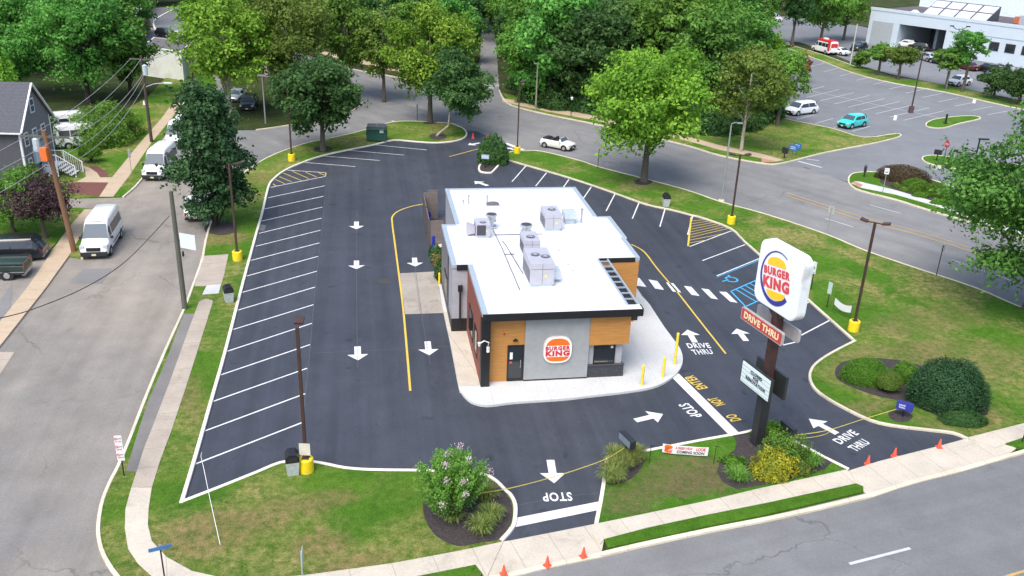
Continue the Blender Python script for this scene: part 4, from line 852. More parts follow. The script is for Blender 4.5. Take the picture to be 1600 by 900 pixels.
# local y is -ND (behind), so the visible face is at negative y
sbox('pole', -.18, .18, -.2, .2, 2.9, 7.1, PRUST, bev=.01); sbox('pole_base', -.22, .22, -.24, .24, 0, 2.9, PDK, bev=.01)
def rrect(w_, h_, r, k=6):
    out = []
    for cx, cy, a0 in ((w_/2-r, h_/2-r, 0), (-w_/2+r, h_/2-r, 90), (-w_/2+r, -h_/2+r, 180), (w_/2-r, -h_/2+r, 270)):
        for i in range(k+1): t = radians(a0+90*i/k); out.append((cx+r*cos(t), cy+r*sin(t)))
    return out
def sframe(x, y, z): v = Zr @ Vector((x, y, z)); return frame((v.x, v.y, v.z), XD, (0, 0, 1))
BZ = 8.52; BX = -.05
SHELL = plain('aged_white_sign_shell', (.72, .76, .76), .4, var=.05, scale=1.5, dirt=(.35, .36, .36))
mb = MB(); mb.prism(rrect(3.0, 3.0, .46), -.50, 0, sframe(BX, -.28, BZ)); pn = mb.build('emblem_panel', SHELL, sg, bevel=.03)
mb = MB(); mb.prism(rrect(2.9, 2.9, .42), 0, .02, sframe(BX, -.28, BZ)); mb.build('emblem_face', plain('white_acrylic', (.80, .83, .85), .25, var=.02), pn)
fm = sframe(BX-.10, -.302, BZ+.0)
tilt = Matrix.Rotation(radians(9), 4, 'Z')
def disc_band(a0, a1, ro, ri0, ri1, k=40, cx=0, cy=0, shift=(0, 0)):
    o_ = [];i_ = []
    for i in range(k+1):
        t = radians(a0+(a1-a0)*i/k); f = i/k; r2 = ro-(ri0+(ri1-ri0)*f**1.3); o_.append((ro*cos(t), ro*1.12*sin(t))); i_.append((r2*cos(t), r2*1.12*sin(t)))
    return o_+i_[::-1]
NAVY = plain('logo_navy', (.03, .04, .26), .4, var=.03); SRED = plain('sign_red', (.62, .06, .07), .4, var=.03); SYEL = plain('logo_yellow', (.9, .55, .02), .4, var=.03)
mb = MB(); mb.prism(disc_band(62, 325, 1.12, .035, .25), 0, .012, fm); mb.build('blue_crescent', NAVY, pn)
def dome(w_, h_, y0, up=1, k=20): return [(w_/2*cos(t), y0+up*h_*sin(t)**.8 if sin(t) > 0 else y0) for t in [pi*i/k for i in range(k+1)]]
mb = MB(); tm = fm @ tilt
mb.prism(dome(1.28, .42, .55), 0, .014, tm); mb.build('yellow_bun', SYEL, pn); mb = MB(); mb.prism(dome(1.28, .38, -.60, -1), 0, .014, tm); mb.build('yellow_bun', SYEL, pn)
t1 = text_mb('BURGER', 1.78, .37, tm @ Matrix.Translation((-.86, .10, .004)), bold=.045, thick=.02, spacing=1.2); t2 = text_mb('KING', 1.80, .54, tm @ Matrix.Translation((-.89, -.52, .004)), bold=.055, thick=.02, spacing=1.2)
# taller letters in the middle look: keep two rows
t1.add(t2.v, t2.f); t1.build('emblem_lettering', SRED, pn)
mb = MB(); mb.prism([(-.8, 7.12), (.8, 7.12), (.25, 6.7), (-.25, 6.7)], -.16, .16, Matrix.Translation((0, 0, 0)) @ Zr @ Matrix.Rotation(radians(90), 4, 'X')); mb.build('panel_bracket', PRUST, sg)
# red strip, one each side of the pole
for k, y in enumerate((-.50, .38)):
    mb = MB(); mb.prism(rrect(3.05, .62, .08, 3), -.06, .06, sframe(-.35, y, 6.17)); p_ = mb.build('drive_strip', plain('strip_edge', (.36, .34, .34), .5) , sg)
    if k == 0:
        mb = MB(); mb.prism(rrect(2.95, .52, .06, 3), .06, .07, sframe(-.35, y, 6.17)); mb.build('strip_face', plain('faded_red_acrylic', (.48, .055, .035), .5, var=.15, scale=3), p_)
        text_mb('DRIVE THRU', 2.55, .33, sframe(-.35-1.27, y-.07, 6.01), bold=.03, thick=.012, spacing=1.08).build('strip_lettering', plain('cream_letters', (.8, .68, .45), .5), p_)
    else: 
        mb = MB(); mb.prism(rrect(2.95, .52, .06, 3), -.07, -.061, sframe(-.35, y, 6.17)); mb.build('strip_face', plain('faded_red_acrylic', (.48, .055, .035), .5), p_)
# letter board
for k, y in enumerate((-.46, .34)):
    p_ = sbox('letter_board', -1.28, .95, y-.07, y+.07, 2.85, 4.02, plain('black_board_frame', (.02, .025, .025), .5), sg, .01)
    if k == 0:
        mb = MB(); mb.prism(rrect(2.12, 1.06, .02, 1), 0, .012, sframe(-.165, y-.07, 3.435)); mb.build('board_face', plain('pale_board_acrylic', (.66, .76, .76), .3, var=.03), p_)
        mb = MB()
        for z in (2.99, 3.19, 3.39, 3.59, 3.79): mb.box(-1.2, .87, y-.092, y-.082, z-.008, z+.008, Zr)
        mb.build('letter_rail', plain('grey_rail', (.3, .36, .38), .5), p_)
        tt = MB()
        for s_, x_, z_, w_ in (('CLOSED', -.56, 3.64, .88), ('FOR', -.32, 3.43, .40), ('RENOVATION', -.84, 3.22, 1.46)):
            q_ = text_mb(s_, w_, .165, sframe(x_, y-.095, z_-.015), bold=.05, thick=.006, spacing=1.22); tt.add(q_.v, q_.f)
        tt.build('board_lettering', plain('black_letters', (.02, .03, .05), .5), p_)
    sbox('board_bracket', -.1, .1, min(y, 0), max(y, 0), 3.3, 3.5, PDK, sg)

# ================================================================ POLES AND LAMPS
def lot_lamp(base, H, head_deg, label, two=False, plate=False):
    b_ = G(*base, .1); t = thing('lot_lamp', label, 'lamp post', b_, 0, 'brown lamp posts of the restaurant lot')
    mb = MB(); mb.tube((0, 0, -.05), (0, 0, .62), .33, n=24); mb.tube((0, 0, .62), (0, 0, .66), .33, .29, n=24); mb.build('base', YELLOW, t)
    mb = MB(); mb.box(-.065, .065, -.065, .065, .66, H-.15); mb.build('pole', BROWN, t)
    mb = MB(); mb.box(-.16, .16, -.16, .16, .662, .69); mb.build('base_plate', BROWN, t)
    a = radians(head_deg); m_ = Matrix.Rotation(a, 4, 'Z')
    mb = MB(); mb.box(-.03, .5, -.03, .03, H-.2, H-.14, m_); 
    if two: mb.box(-.5, .03, -.03, .03, H-.2, H-.14, m_)
    mb.build('arm', BROWN, t)
    for s_ in ((1, -1) if two else (1,)):
        mm = m_ @ Matrix.Translation((s_*.62, 0, H-.12)) @ Matrix.Rotation(radians(-12*s_), 4, 'Y')
        mb = MB(); mb.box(-.22, .22, -.2, .2, -.04, .07, mm); h_ = mb.build('lamp_head', BROWN, t, bevel=.015)
        mb = MB(); mb.box(-.17, .17, -.15, .15, -.05, -.041, mm); mb.build('lamp_lens', plain('frosted_lens', (.6, .6, .58), .3), h_)
    if plate:
        mb = MB(); mb.box(-.24, .24, -.09, -.075, .85, 1.45); mb.build('notice_plate', plain('cream_plate', (.6, .57, .48), .6), t)
    return t
lot_lamp((479, 735), 7.15, 95, 'lamp post with a yellow round base at the front left kerb of the lot', False, True)
lot_lamp((1333, 516), 7.1, 150, 'two headed lamp post with a yellow base on the right lawn by the lot corner', True)
lot_lamp((1142, 349), 5.8, 5, 'lamp post with a yellow base at the kerb by the hatched triangle on the right', True)
lot_lamp((808, 239), 7.1, 60, 'lamp post with a yellow base beside the back entrance and the small white convertible')
lot_lamp((371.5, 406), 6.9, 20, 'lamp post with a yellow base on the left grass strip beside the dark tree')
lot_lamp((456, 251), 2.6+4, 120, 'lamp post with a yellow base by the back left bend under the maple')
def pole_thing(name, label, cat, base, H, r, mat, group=None, lean=(0, 0), r1=None):
    b_ = G(*base, 0.1); t = thing(name, label, cat, b_, 0, group)
    mb = MB(); mb.tube((0, 0, -.1), (lean[0], lean[1], H), r, r1 or r*.7, n=12); mb.build('pole', mat, t); return t
t = pole_thing('street_pole', 'slim silver metal pole with a hooked top on the right verge', 'pole', (1127, 314), 6.6, .09, GALV)
mb = MB(); mb.path([(0, 0, 6.5), (.0, .0, 6.75), (.3, .1, 6.85), (.7, .3, 6.8)], .035); mb.box(.55, 1.0, .2, .38, 6.72, 6.82); mb.build('lamp_arm', GALV, t)
mb = MB(); mb.tube((0, 0, -.08), (0, 0, .12), .3, .25); mb.build('pole_foot', KERB, t)
ut = pole_thing('utility_pole', 'grey wooden utility pole with a blank white board at the side street kerb', 'utility pole', (289, 482), 7.4, .165, WOODG)
BWH = plain('blue_white_board', (.62, .72, .78), .4, var=.05)
mb = MB(); mb.box(.25, 1.35, -.03, .03, 4.0, 4.9, Matrix.Rotation(radians(-20), 4, 'Z')); mb.build('board', BWH, ut)
mb = MB(); mb.box(.1, .3, -.02, .02, 4.35, 4.42); mb.tube((.32, -.1, 3.45), (.32, -.1, 3.75), .06); mb.build('bracket', BLACK, ut)
u2 = pole_thing('utility_pole', 'brown leaning utility pole with an orange box by the grey house', 'utility pole', (116, 392), 8.6, .20, WOODR, lean=(-.35, -.6))
ORG = plain('orange_plastic', (.75, .16, .03), .5)
mb = MB(); mb.box(-.7, -.25, -.95, -.6, 6.6, 7.5); mb.build('cable_box', ORG, u2, bevel=.04)
mb = MB(); mb.box(-1.9, 1.2, -.66, -.54, 8.1, 8.22); mb.build('cross_arm', WOODG, u2)
mb = MB(); mb.tube((-1.0, -.55, 7.2), (-1.0, -.55, 8.0), .24); mb.tube((-1.0, -.55, 8.0), (-1.0, -.55, 8.1), .2, .08); mb.build('transformer', plain('transformer_grey', (.45, .52, .56), .4), u2)
u3 = pole_thing('utility_pole', 'tall dark utility pole with a transformer and street light behind the parked vans', 'utility pole', (237, 222), 8.4, .16, plain('dark_creosote_wood', (.07, .05, .04), .9, var=.3))
mb = MB(); mb.box(-1.1, 1.2, -.06, .06, 8.0, 8.12); mb.build('cross_arm', WOODG, u3)
mb = MB(); mb.tube((.28, -.1, 6.6), (.28, -.1, 7.5), .24, n=14); mb.tube((.28, -.1, 7.5), (.28, -.1, 7.6), .22, .08, n=14); mb.build('transformer', plain('transformer_grey', (.45, .52, .56), .4), u3)
mb = MB(); mb.path([(0, 0, 5.4), (.9, 0, 5.75), (2.0, 0, 5.9)], .045); mb.build('lamp_arm', GALV, u3); mb = MB(); mb.box(1.9, 2.7, -.14, .14, 5.82, 5.96); mb.build('lamp_head', plain('pale_green_lamp', (.5, .66, .58), .4), u3, bevel=.03)
mb = MB(); mb.tube((-.25, 0, 3.7), (-.25, 0, 4.1), .14, .06); mb.build('insulator', WHITE, u3)
u4 = pole_thing('utility_pole', 'distant utility pole beside the small white building', 'utility pole', (302, 142), 7.6, .14, plain('dark_creosote_wood', (.07, .05, .04), .9)); mb = MB(); mb.box(-1.0, 1.0, -.05, .05, 6.9, 7.0); mb.build('cross_arm', WOODG, u4)
pole_thing('sign_pole', 'thin bare pole on the bright grass near the small white building', 'pole', (314, 142), 3.2, .06, plain('dark_thin_pole', (.08, .08, .08), .6))
t = pole_thing('street_lamp', 'old lamp post under the trees at the top left corner of the crossing', 'street lamp', (415, 193), 5.2, .08, GALV); mb = MB(); mb.box(-.5, .5, -.1, .1, 5.1, 5.25); mb.build('lamp_head', plain('grey_lamp_head', (.25, .25, .25), .5), t)
t = pole_thing('street_lamp', 'grey wooden street lamp post on the far verge under the woods', 'street lamp', (837, 172), 5.6, .11, plain('grey_wood', (.27, .25, .2), .9)); mb = MB(); mb.box(-.45, .3, -.06, .06, 5.45, 5.6); mb.build('lamp_head', GALV, t)
t = pole_thing('street_lamp', 'short ornamental lamp with a white globe on the far pavement', 'street lamp', (892, 182), 2.0, .05, BLACK); mb = MB(); mb.tube((0, 0, 2.0), (0, 0, 2.2), .12, .16); mb.tube((0, 0, 2.2), (0, 0, 2.32), .16, .05); mb.build('globe', WHITE, t)
t = pole_thing('lot_light_pole', 'rusty brown light pole standing in the middle of the side parking lot', 'light pole', (1423, 175), 7.2, .10, BROWN, r1=.08)
mb = MB(); mb.tube((0, 0, -.1), (0, 0, .75), .32, n=16); mb.build('base', plain('brown_concrete_base', (.09, .05, .05), .8), t); mb = MB(); mb.box(-.3, .3, -.1, .1, 7.1, 7.25); mb.build('lamp_head', BROWN, t)
pole_thing('flag_pole', 'pale bare pole at the verge left of the dealership garage', 'pole', (1328, 102), 6.6, .11, plain('pale_pole', (.5, .5, .42), .6))
t = pole_thing('yard_light_pole', 'double armed light pole in front of the pale dealership wall', 'light pole', (1478, 140), 8.6, .10, plain('grey_pole', (.16, .17, .18), .5)); mb = MB(); mb.path([(-1.1, 0, 8.9), (-.5, 0, 8.5), (0, 0, 8.5), (.5, 0, 8.5), (1.1, 0, 8.9)], .05); mb.box(-1.4, -.9, -.15, .15, 8.85, 8.98); mb.box(.9, 1.4, -.15, .15, 8.85, 8.98); mb.build('lamp_arm', BLACK, t)
t = pole_thing('street_lamp', 'black lamp pole rising behind the round green hedges on the right', 'street lamp', (1509, 308), 5.4, .09, BLACK); mb = MB(); mb.box(-.1, .8, -.1, .1, 5.3, 5.42); mb.build('lamp_head', BLACK, t)

# ================================================================ SIGNS
def post_sign(label, base, top, w_, h_, facing, face_mat, post_mat=BLACK, draw=None, name='road_sign', r=.03, zb=.1, cat='sign', shape=None):
    """facing = compass direction in degrees (math angle) of the panel normal; top = height of the panel's top edge"""
    b_ = G(*base, zb); t = thing(name, label, cat, b_)
    mb = MB(); mb.tube((0, 0, -.1), (0, 0, top-.05), r, n=8); mb.build('post', post_mat, t)
    a = radians(facing); n_ = Vector((cos(a), sin(a), 0)); x_ = Vector((-n_.y, n_.x, 0)); f_ = frame((n_.x*.04, n_.y*.04, top-h_/2), x_, (0, 0, 1))
    mb = MB(); mb.prism(shape or rrect(w_, h_, .03, 2), -.008, .008, f_); p_ = mb.build('sign_panel', face_mat, t)
    if draw: draw(p_, f_ @ Matrix.Translation((0, 0, .010)))
    return t
SW = plain('white_sign_sheet', (.72, .72, .72), .45, var=.03); SGRY = plain('grey_sign_back', (.36, .38, .38), .45); SBLUE = plain('blue_sign_sheet', (.02, .14, .42), .4); SRD = plain('red_sign_sheet', (.5, .035, .05), .4); SGRN = plain('green_letters', (.03, .25, .1), .5)
def txt(p, f, s, x, y, w_, h_, mat, bold=.02, nm='lettering'):
    text_mb(s, w_, h_, f @ Matrix.Translation((x-w_/2, y, .004)), bold=bold, thick=.003).build(nm, mat, p)
PINKR = plain('sign_red_print', (.62, .10, .16), .5); PBLK = plain('sign_black_print', (.03, .03, .03), .5)
def scrib(p, f, x, y, w_, h_, mat, nm='worn_print', seed=1):
    rr = random.Random(seed+int(x*100+y*1000)); mb = MB(); u = x-w_/2
    while u < x+w_/2-h_*.4: a = h_*rr.uniform(.3, .7); mb.box(u, min(u+a, x+w_/2), y+h_*rr.uniform(0, .15), y+h_*rr.uniform(.7, 1), .001, .005, f); u += a+h_*rr.uniform(.15, .4)
    mb.build(nm, mat, p)
def ring(p, f, r, w_, mat, cx=0, cy=0, nm='ring'):
    o_ = [(cx+r*cos(t), cy+r*sin(t)) for t in [k*pi/12 for k in range(24)]]; mb = MB(); n = 24
    i_ = [(cx+(r-w_)*cos(t), cy+(r-w_)*sin(t)) for t in [k*pi/12 for k in range(24)]]
    mb.add([f @ Vector((x, y, .004)) for x, y in o_+i_], [(k, (k+1) % n, n+(k+1) % n, n+k) for k in range(n)])
    q = MB(); q.box(-.02, .02, -r+w_/2, r-w_/2, .003, .006, f @ Matrix.Translation((cx, cy, 0)) @ Matrix.Rotation(radians(45), 4, 'Z')); mb.add(q.v, q.f); mb.build(nm, mat, p)
def d_noturn(p, f):
    ring(p, f, .22, .045, PINKR, 0, .12); mb = MB(); mb.box(-.02, .02, -.1, .08, .002, .004, f @ Matrix.Translation((0, .1, 0))); mb.box(-.1, .02, .06, .1, .002, .004, f @ Matrix.Translation((0, .1, 0))); mb.build('turn_arrow', PBLK, p)
    scrib(p, f, 0, -.27, .42, .08, SBLUE); scrib(p, f, 0, -.38, .42, .07, SBLUE)
post_sign('white no turn sign with a red ring at the right edge of the picture', (1597, 691), 2.45, .6, .85, -100, SW, BLACK, d_noturn)
def d_np(p, f):
    for k in range(3):
        y = .42-.4*k; ring(p, f, .07, .02, PINKR, -.08, y+.05, nm='no_parking_ring'); scrib(p, f, 0, y-.12, .24, .07, PINKR); scrib(p, f, .06, y+.03, .12, .05, PBLK)
post_sign('tall narrow stack of red and white no parking notices on the side street verge', (194, 743), 2.05, .3, 1.25, -80, SW, BLACK, d_np)
def d_st(p, f): scrib(p, f, 0, -.045, .66, .09, SW)
ss = post_sign('blue street name plate on a dark post by the curved front left sidewalk', (258, 908), 1.62, .8, .16, -65, plain('faded_blue_plate', (.06, .17, .38), .5), BLACK, None, 'street_name_sign')
mb = MB(); mb.box(-.04, .04, -.03, .03, 1.58, 1.68); mb.build('cap', GALV, ss)
post_sign('thin pale green sign seen edge on at the bottom edge of the lawn', (473, 905), 1.35, .5, .6, 8, plain('pale_green_sheet', (.5, .6, .55), .5), GALV)
post_sign('grey backed sign on the strip of grass beside the upper parked vans', (206, 272), 2.2, .25, .75, 80, SGRY, GALV)
post_sign('grey backed sign between the right lawn and the two lane road', (1292, 366), 2.3, .45, .6, 60, SGRY, GALV)
def d_sp(p, f): scrib(p, f, 0, .1, .28, .06, PBLK); scrib(p, f, 0, -.15, .26, .14, PBLK)
post_sign('white sign on a grey post beside the brown hedge across the road', (1379, 301), 2.3, .4, .55, -110, SW, GALV, d_sp)
post_sign('dark thin sign at the road edge below the big right tree', (1463, 430), 2.3, .3, .5, 20, SGRY, BLACK)
post_sign('small dark sign post on the verge near the big green street tree', (934, 262), 1.9, .3, .45, 80, SGRY, BLACK)
post_sign('small sign on a thin post in front of the left street tree island', (652, 189), 1.9, .28, .4, 70, SGRY, BLACK)
def d_hc(p, f): ring(p, f, .1, .03, SGRN, 0, 0); scrib(p, f, 0, -.36, .2, .07, SGRN)
post_sign('green and white wheelchair parking sign half hidden behind the big emblem panel', (1267, 452), 2.0, .32, .85, -150, SW, BLACK, d_hc, 'parking_sign')
post_sign('green and white wheelchair parking sign beside the sagging white banner', (1292, 480), 1.75, .32, .8, -150, plain('pale_green_sign', (.45, .58, .5), .5), BLACK, None, 'parking_sign')
post_sign('double white notice on a post at the grass tip of the side lot', (1394, 208), 2.1, .35, .6, -120, SW, GALV, None, 'parking_sign')
post_sign('white notice on a post at the small grass island of the side lot', (1517, 181), 2.1, .35, .5, -120, SW, GALV, None, 'parking_sign')
octa = [(.38*cos(radians(22.5+45*k)), .38*sin(radians(22.5+45*k))) for k in range(8)]
def d_stop(p, f): txt(p, f, 'STOP', 0, -.11, .5, .22, SW)
post_sign('red octagonal stop sign on the grass island across the road', (1473, 257), 2.5, .76, .76, -165, SRD, BLACK, d_stop, 'stop_sign', shape=octa)
pst = thing('marker_post', 'short black post on the small grass island of the side lot', 'post', G(1477, 193, .1)); mb = MB(); mb.tube((0, 0, 0), (0, 0, 1.15), .12); mb.build('post_shaft', BLACK, pst); mb = MB(); mb.box(-.2, .2, -.2, .2, -.02, .08); mb.build('post_foot', BLACK, pst)
# box signs on short posts
def box_sign(label, base, w_, h_, dpt, zc, facing, mat, face=None, text=None, zb=.1, r=.05):
    b_ = G(*base, zb); t = thing('direction_sign', label, 'sign', b_); a = radians(facing); n_ = Vector((cos(a), sin(a), 0)); x_ = Vector((-n_.y, n_.x, 0)); f_ = frame((0, 0, zc), x_, (0, 0, 1))
    mb = MB(); mb.tube((0, 0, -.1), (0, 0, zc), r); mb.build('post', BLACK, t)
    mb = MB(); mb.prism(rrect(w_, h_, .04, 2), -dpt/2, dpt/2, f_); p_ = mb.build('sign_box', mat, t, bevel=.01)
    if face: mb = MB(); mb.prism(rrect(w_-.08, h_-.08, .03, 2), dpt/2, dpt/2+.006, f_); mb.build('sign_face', face, p_)
    if text:
        tt = MB()
        for s_, x__, y__, ww, hh in text: q_ = text_mb(s_, ww, hh, f_ @ Matrix.Translation((x__-ww/2, y__, dpt/2+.008)), bold=.02, thick=.003); tt.add(q_.v, q_.f)
        tt.build('lettering', SW, p_)
    return t
BOXB = plain('dark_sign_box', (.02, .022, .028), .35); BOXN = plain('navy_sign_box', (.03, .035, .22), .35)
box_sign('black box sign on a post in the grass bed at the exit drive', (977, 716), 1.05, .42, .3, 1.0, 205, BOXB, plain('grey_blue_face', (.16, .2, .24), .4))
box_sign('black box sign beside the yellow and green shrub under the tall pole sign', (1228, 690), .95, .42, .26, .75, 22, BOXB)
box_sign('dark blue drive through box sign on the lawn by the yellow tape', (1410, 651), .80, .42, .26, .62, -118, BOXN, plain('blue_face', (.03, .04, .3), .4), [('DRIVE', -.12, .03, .3, .09), ('THRU', -.12, -.1, .3, .09)])
box_sign('small white and grey box sign at the foot of the dark island bush', (758, 262), .75, .38, .2, 1.05, -100, plain('grey_box', (.3, .36, .4), .4), plain('pale_blue_face', (.42, .52, .6), .4))
box_sign('black square box sign near the tactile corner of the side drive', (1225, 247), .6, .6, .35, .8, 200, BOXB, BOXB)
box_sign('narrow black box sign at the tip of the hedge island', (1350, 276), .6, .6, .25, .8, 160, BOXB, BOXB)
box_sign('black box sign left of the red stop sign', (1463, 251), .75, .5, .3, .9, -120, BOXB, BOXB)
for (x, y), s_ in zip([(1237, 247), (1244, 244)], ('front', 'rear')):
    post_sign('blue notice board on thin legs, %s of two by the side drive corner' % s_, (x, y), 1.35, .85, .55, -120 if s_ == 'front' else -140, SBLUE, BLACK, lambda p, f: (scrib(p, f, 0, .05, .6, .1, SW), scrib(p, f, 0, -.12, .6, .09, SW)), r=.02)
# banner "a fresh new look coming soon"
bn = thing('banner', 'white banner with an orange logo announcing a new look, strung between two black stakes', 'banner', G(1070, 714, .1))
A_, B_ = G(1034, 710, .1)-G(1070, 714, .1), G(1105, 716, .1)-G(1070, 714, .1); xa = (B_-A_).normalized(); Lb = (B_-A_).length
def bpt(u, v): return A_+xa*(u*Lb)+Vector((0, 0, .14+.46*v-.05*sin(pi*u)))+Vector((xa.y, -xa.x, 0))*(.02*sin(u*9))
mb = MB(); K = 14
for s_ in (0, 1):
    off = Vector((xa.y, -xa.x, 0))*(.006 if s_ == 0 else -.006); mb.add([bpt(i/K, j)+off for j in (0, 1) for i in range(K+1)], [((i, i+1, K+2+i, K+1+i) if s_ == 0 else (i, K+1+i, K+2+i, i+1)) for i in range(K)])
mb.build('banner_sheet', plain('banner_vinyl', (.75, .75, .75), .6, var=.03), bn)
def btxt(s_, u0, u1, v0, v1, mat, nm):
    vs, fs = text_outline(s_, .035); m_ = MB(); off = Vector((xa.y, -xa.x, 0))*.014
    m_.add([bpt(u0+(u1-u0)*v[0], v0+(v1-v0)*v[1])+off for v in vs], fs); m_.build(nm, mat, bn)
btxt('A FRESH NEW', .28, .66, .55, .88, PINKR, 'banner_lettering'); btxt('LOOK', .74, .95, .52, .92, LRED, 'banner_lettering'); btxt('COMING SOON', .32, .92, .1, .45, PBLK, 'banner_lettering')
def bblob(shape, mat, nm, off_):
    off = Vector((xa.y, -xa.x, 0))*off_; m_ = MB(); m_.add([bpt(u, v)+off for u, v in shape], [tuple(range(len(shape)))]); m_.build(nm, mat, bn)
bblob([(.13+x*.2, .5+y*.92) for x, y in superell(.49, .5, 3, 24)], LOR, 'banner_logo', .012); bblob([(.13+x*.2, .5+y*.92) for x, y in [(-.46, -.24), (.46, -.24), (.46, .2), (-.46, .2)]], LWH, 'banner_logo', .0135)
btxt('BURGER', .05, .21, .52, .70, LRED, 'banner_logo_lettering'); btxt('KING', .05, .21, .28, .49, LRED, 'banner_logo_lettering')
for (x, y), s_ in (((1014.5, 724), 'left'), ((1115, 725), 'right')):
    b_ = G(x, y, .1); mb = MB(); mb.tube((0, 0, -.1), (0, 0, 1.0), .014, n=6); mb.box(-.02, .1, -.004, .004, .94, .97); o = mb.build('stake', BLACK); o.location = b_; tag(o, 'thin black stake on the %s of the new look banner' % s_, 'stake')
# sagging white banner on the right lawn
b2 = thing('banner', 'blank white banner sagging beside the wheelchair parking sign on the right lawn', 'banner', G(1315, 492, .1)); mb = MB(); c_ = G(1315, 492, .1)
P0, P1 = G(1301, 486, .1)-c_, G(1327, 501, .1)-c_
def q2(u, v): p = P0.lerp(P1, u); return Vector((p.x, p.y, .45+.45*v+.3*(u-.4)**2 - .1*sin(pi*u)))
K = 8; mb.add([q2(i/K, j) for j in (0, 1) for i in range(K+1)], [(i, i+1, K+2+i, K+1+i) for i in range(K)]); mb.add([q2(i/K, j)+Vector((.01, .01, 0)) for j in (0, 1) for i in range(K+1)], [(i, K+1+i, K+2+i, i+1) for i in range(K)])
mb.build('banner_sheet', plain('banner_vinyl', (.75, .75, .75), .6), b2); mb = MB()
for p_ in (P0, P1): mb.tube((p_.x, p_.y, -.1), (p_.x, p_.y, 1.15), .012, n=6)
mb.build('banner_stake', BLACK, b2)
# ================================================================ SMALL THINGS
CONE = plain('cone_orange_red', (.85, .10, .05), .5, var=.05)
def cone(base, s, label, zb=0.0, white=False):
    s *= .72
    b_ = G(*base, zb); t = thing('traffic_cone', label, 'traffic cone', b_, random.random()*1.5, 'orange cones across the driveways')
    mb = MB(); mb.tube((0, 0, .03), (0, 0, .62*s+.02), .15*s, .025, n=16); mb.build('cone', CONE, t, smooth=False); mb = MB(); mb.box(-.19*s, .19*s, -.19*s, .19*s, 0, .035); mb.build('base', CONE, t, bevel=.008)
    if white: mb = MB(); mb.tube((0, 0, .25*s), (0, 0, .38*s), .085*s, .058*s, n=16, caps=False); mb.build('reflective_band', WHITE, t)
random.seed(3)
cone((787, 898), 1.0, 'orange cone on the exit apron, leftmost of the three there', .07); cone((855, 884), 1.0, 'orange cone on the exit apron, middle one of three', .07); cone((911.5, 870), 1.0, 'orange cone at the right end of the exit apron by the grass verge', .07)
cone((1355.5, 725), 1.0, 'orange cone at the asphalt edge of the entrance, nearest the sign bed', .0); cone((1397, 713), 1.0, 'orange cone in the middle of the asphalt edge of the entrance', .0); cone((1467, 699), 1.0, 'orange cone at the right end of the entrance edge', .07)
cone((739, 216), 1.25, 'white banded cone at the back entrance nearest the tree island', .0, True); cone((760, 221), 1.25, 'white banded cone at the back entrance behind the dark round bush', .0, True)
BIN = plain('grey_bin_body', (.40, .44, .42), .7, var=.2, scale=9)
def bin_(base, label, rz=0, s=1.0, flap=False):
    b_ = G(*base, .1); t = thing('litter_bin', label, 'litter bin', b_, rz)
    mb = MB(); 
    v = [(-.24, -.24, 0), (.24, -.24, 0), (.24, .24, 0), (-.24, .24, 0), (-.3, -.3, .7), (.3, -.3, .7), (.3, .3, .7), (-.3, .3, .7)]; mb.add([(x*s, y*s, z*s) for x, y, z in v], [(3, 2, 1, 0), (4, 5, 6, 7), (0, 1, 5, 4), (1, 2, 6, 5), (2, 3, 7, 6), (3, 0, 4, 7)]); mb.build('bin_body', BIN, t, bevel=.02)
    mb = MB(); mb.prism([(-.3*s, 0), (.3*s, 0), (.3*s, .25*s), (.15*s, .42*s), (-.15*s, .42*s), (-.3*s, .25*s)], -.31*s, .31*s, Matrix.Translation((0, 0, .7*s)) @ Matrix.Rotation(radians(90), 4, 'X')); l = mb.build('lid', BLACK, t, bevel=.02)
    mb = MB(); mb.box(-.2*s, .2*s, -.32*s, -.3*s, .78*s, .98*s); mb.build('flap', TRIM, l)
    return t
bin_((458, 739), 'grey litter bin with a black hood beside the front left lamp post', .3); bin_((358, 471), 'grey litter bin with a black lid on the left grass strip by the white slab', .5, .95); bin_((1040, 322), 'grey litter bin with a black top on the back right lawn by the kerb', .1)
# dumpster
DG = plain('dark_green_steel', (.012, .085, .055), .5, var=.15, dirt=(.03, .05, .04)); DL = plain('grey_black_lid', (.07, .075, .09), .5)
dp = thing('dumpster', 'dark green dumpster with a grey black lid on the back left grass', 'dumpster', G(589, 219, .1), radians(4))
mb = MB(); mb.prism([(-.75, 0), (.75, 0), (.85, .75), (.85, 1.15), (-.75, 1.4)], -1.0, 1.0, Matrix.Translation((0, 0, .12)) @ Matrix.Rotation(radians(90), 4, 'Z') @ Matrix.Rotation(radians(90), 4, 'X') @ Matrix.Translation((0, 0, 0))); mb.build('dumpster_body', DG, dp, bevel=.02)
for s_ in (-1, 1):
    mb = MB(); mb.box(s_*.5-.48, s_*.5+.48, -.76, .9, 1.40, 1.45, Matrix.Translation((0, 0, 0.02)) @ Matrix.Rotation(radians(-8 if False else 8), 4, 'X') @ Matrix.Translation((0, 0, -.0))); l = mb.build('lid', DL, dp)
    mb = MB()
    for k in range(4): mb.box(s_*.5-.4+.25*k, s_*.5-.36+.25*k, -.7, .85, 1.45, 1.475, Matrix.Translation((0, 0, 0.02)) @ Matrix.Rotation(radians(8), 4, 'X')); 
    mb.build('lid_rib', DL, l)
for s_ in (-1, 1): mb = MB(); mb.box(s_*1.0-.08, s_*1.0+.08, -.5, .5, .7, .85); mb.build('fork_pocket', DG, dp)
mb = MB(); mb.box(.35, .75, -.80, -.755, .95, 1.3); mb.build('sticker', plain('white_sticker', (.6, .65, .62), .5), dp)
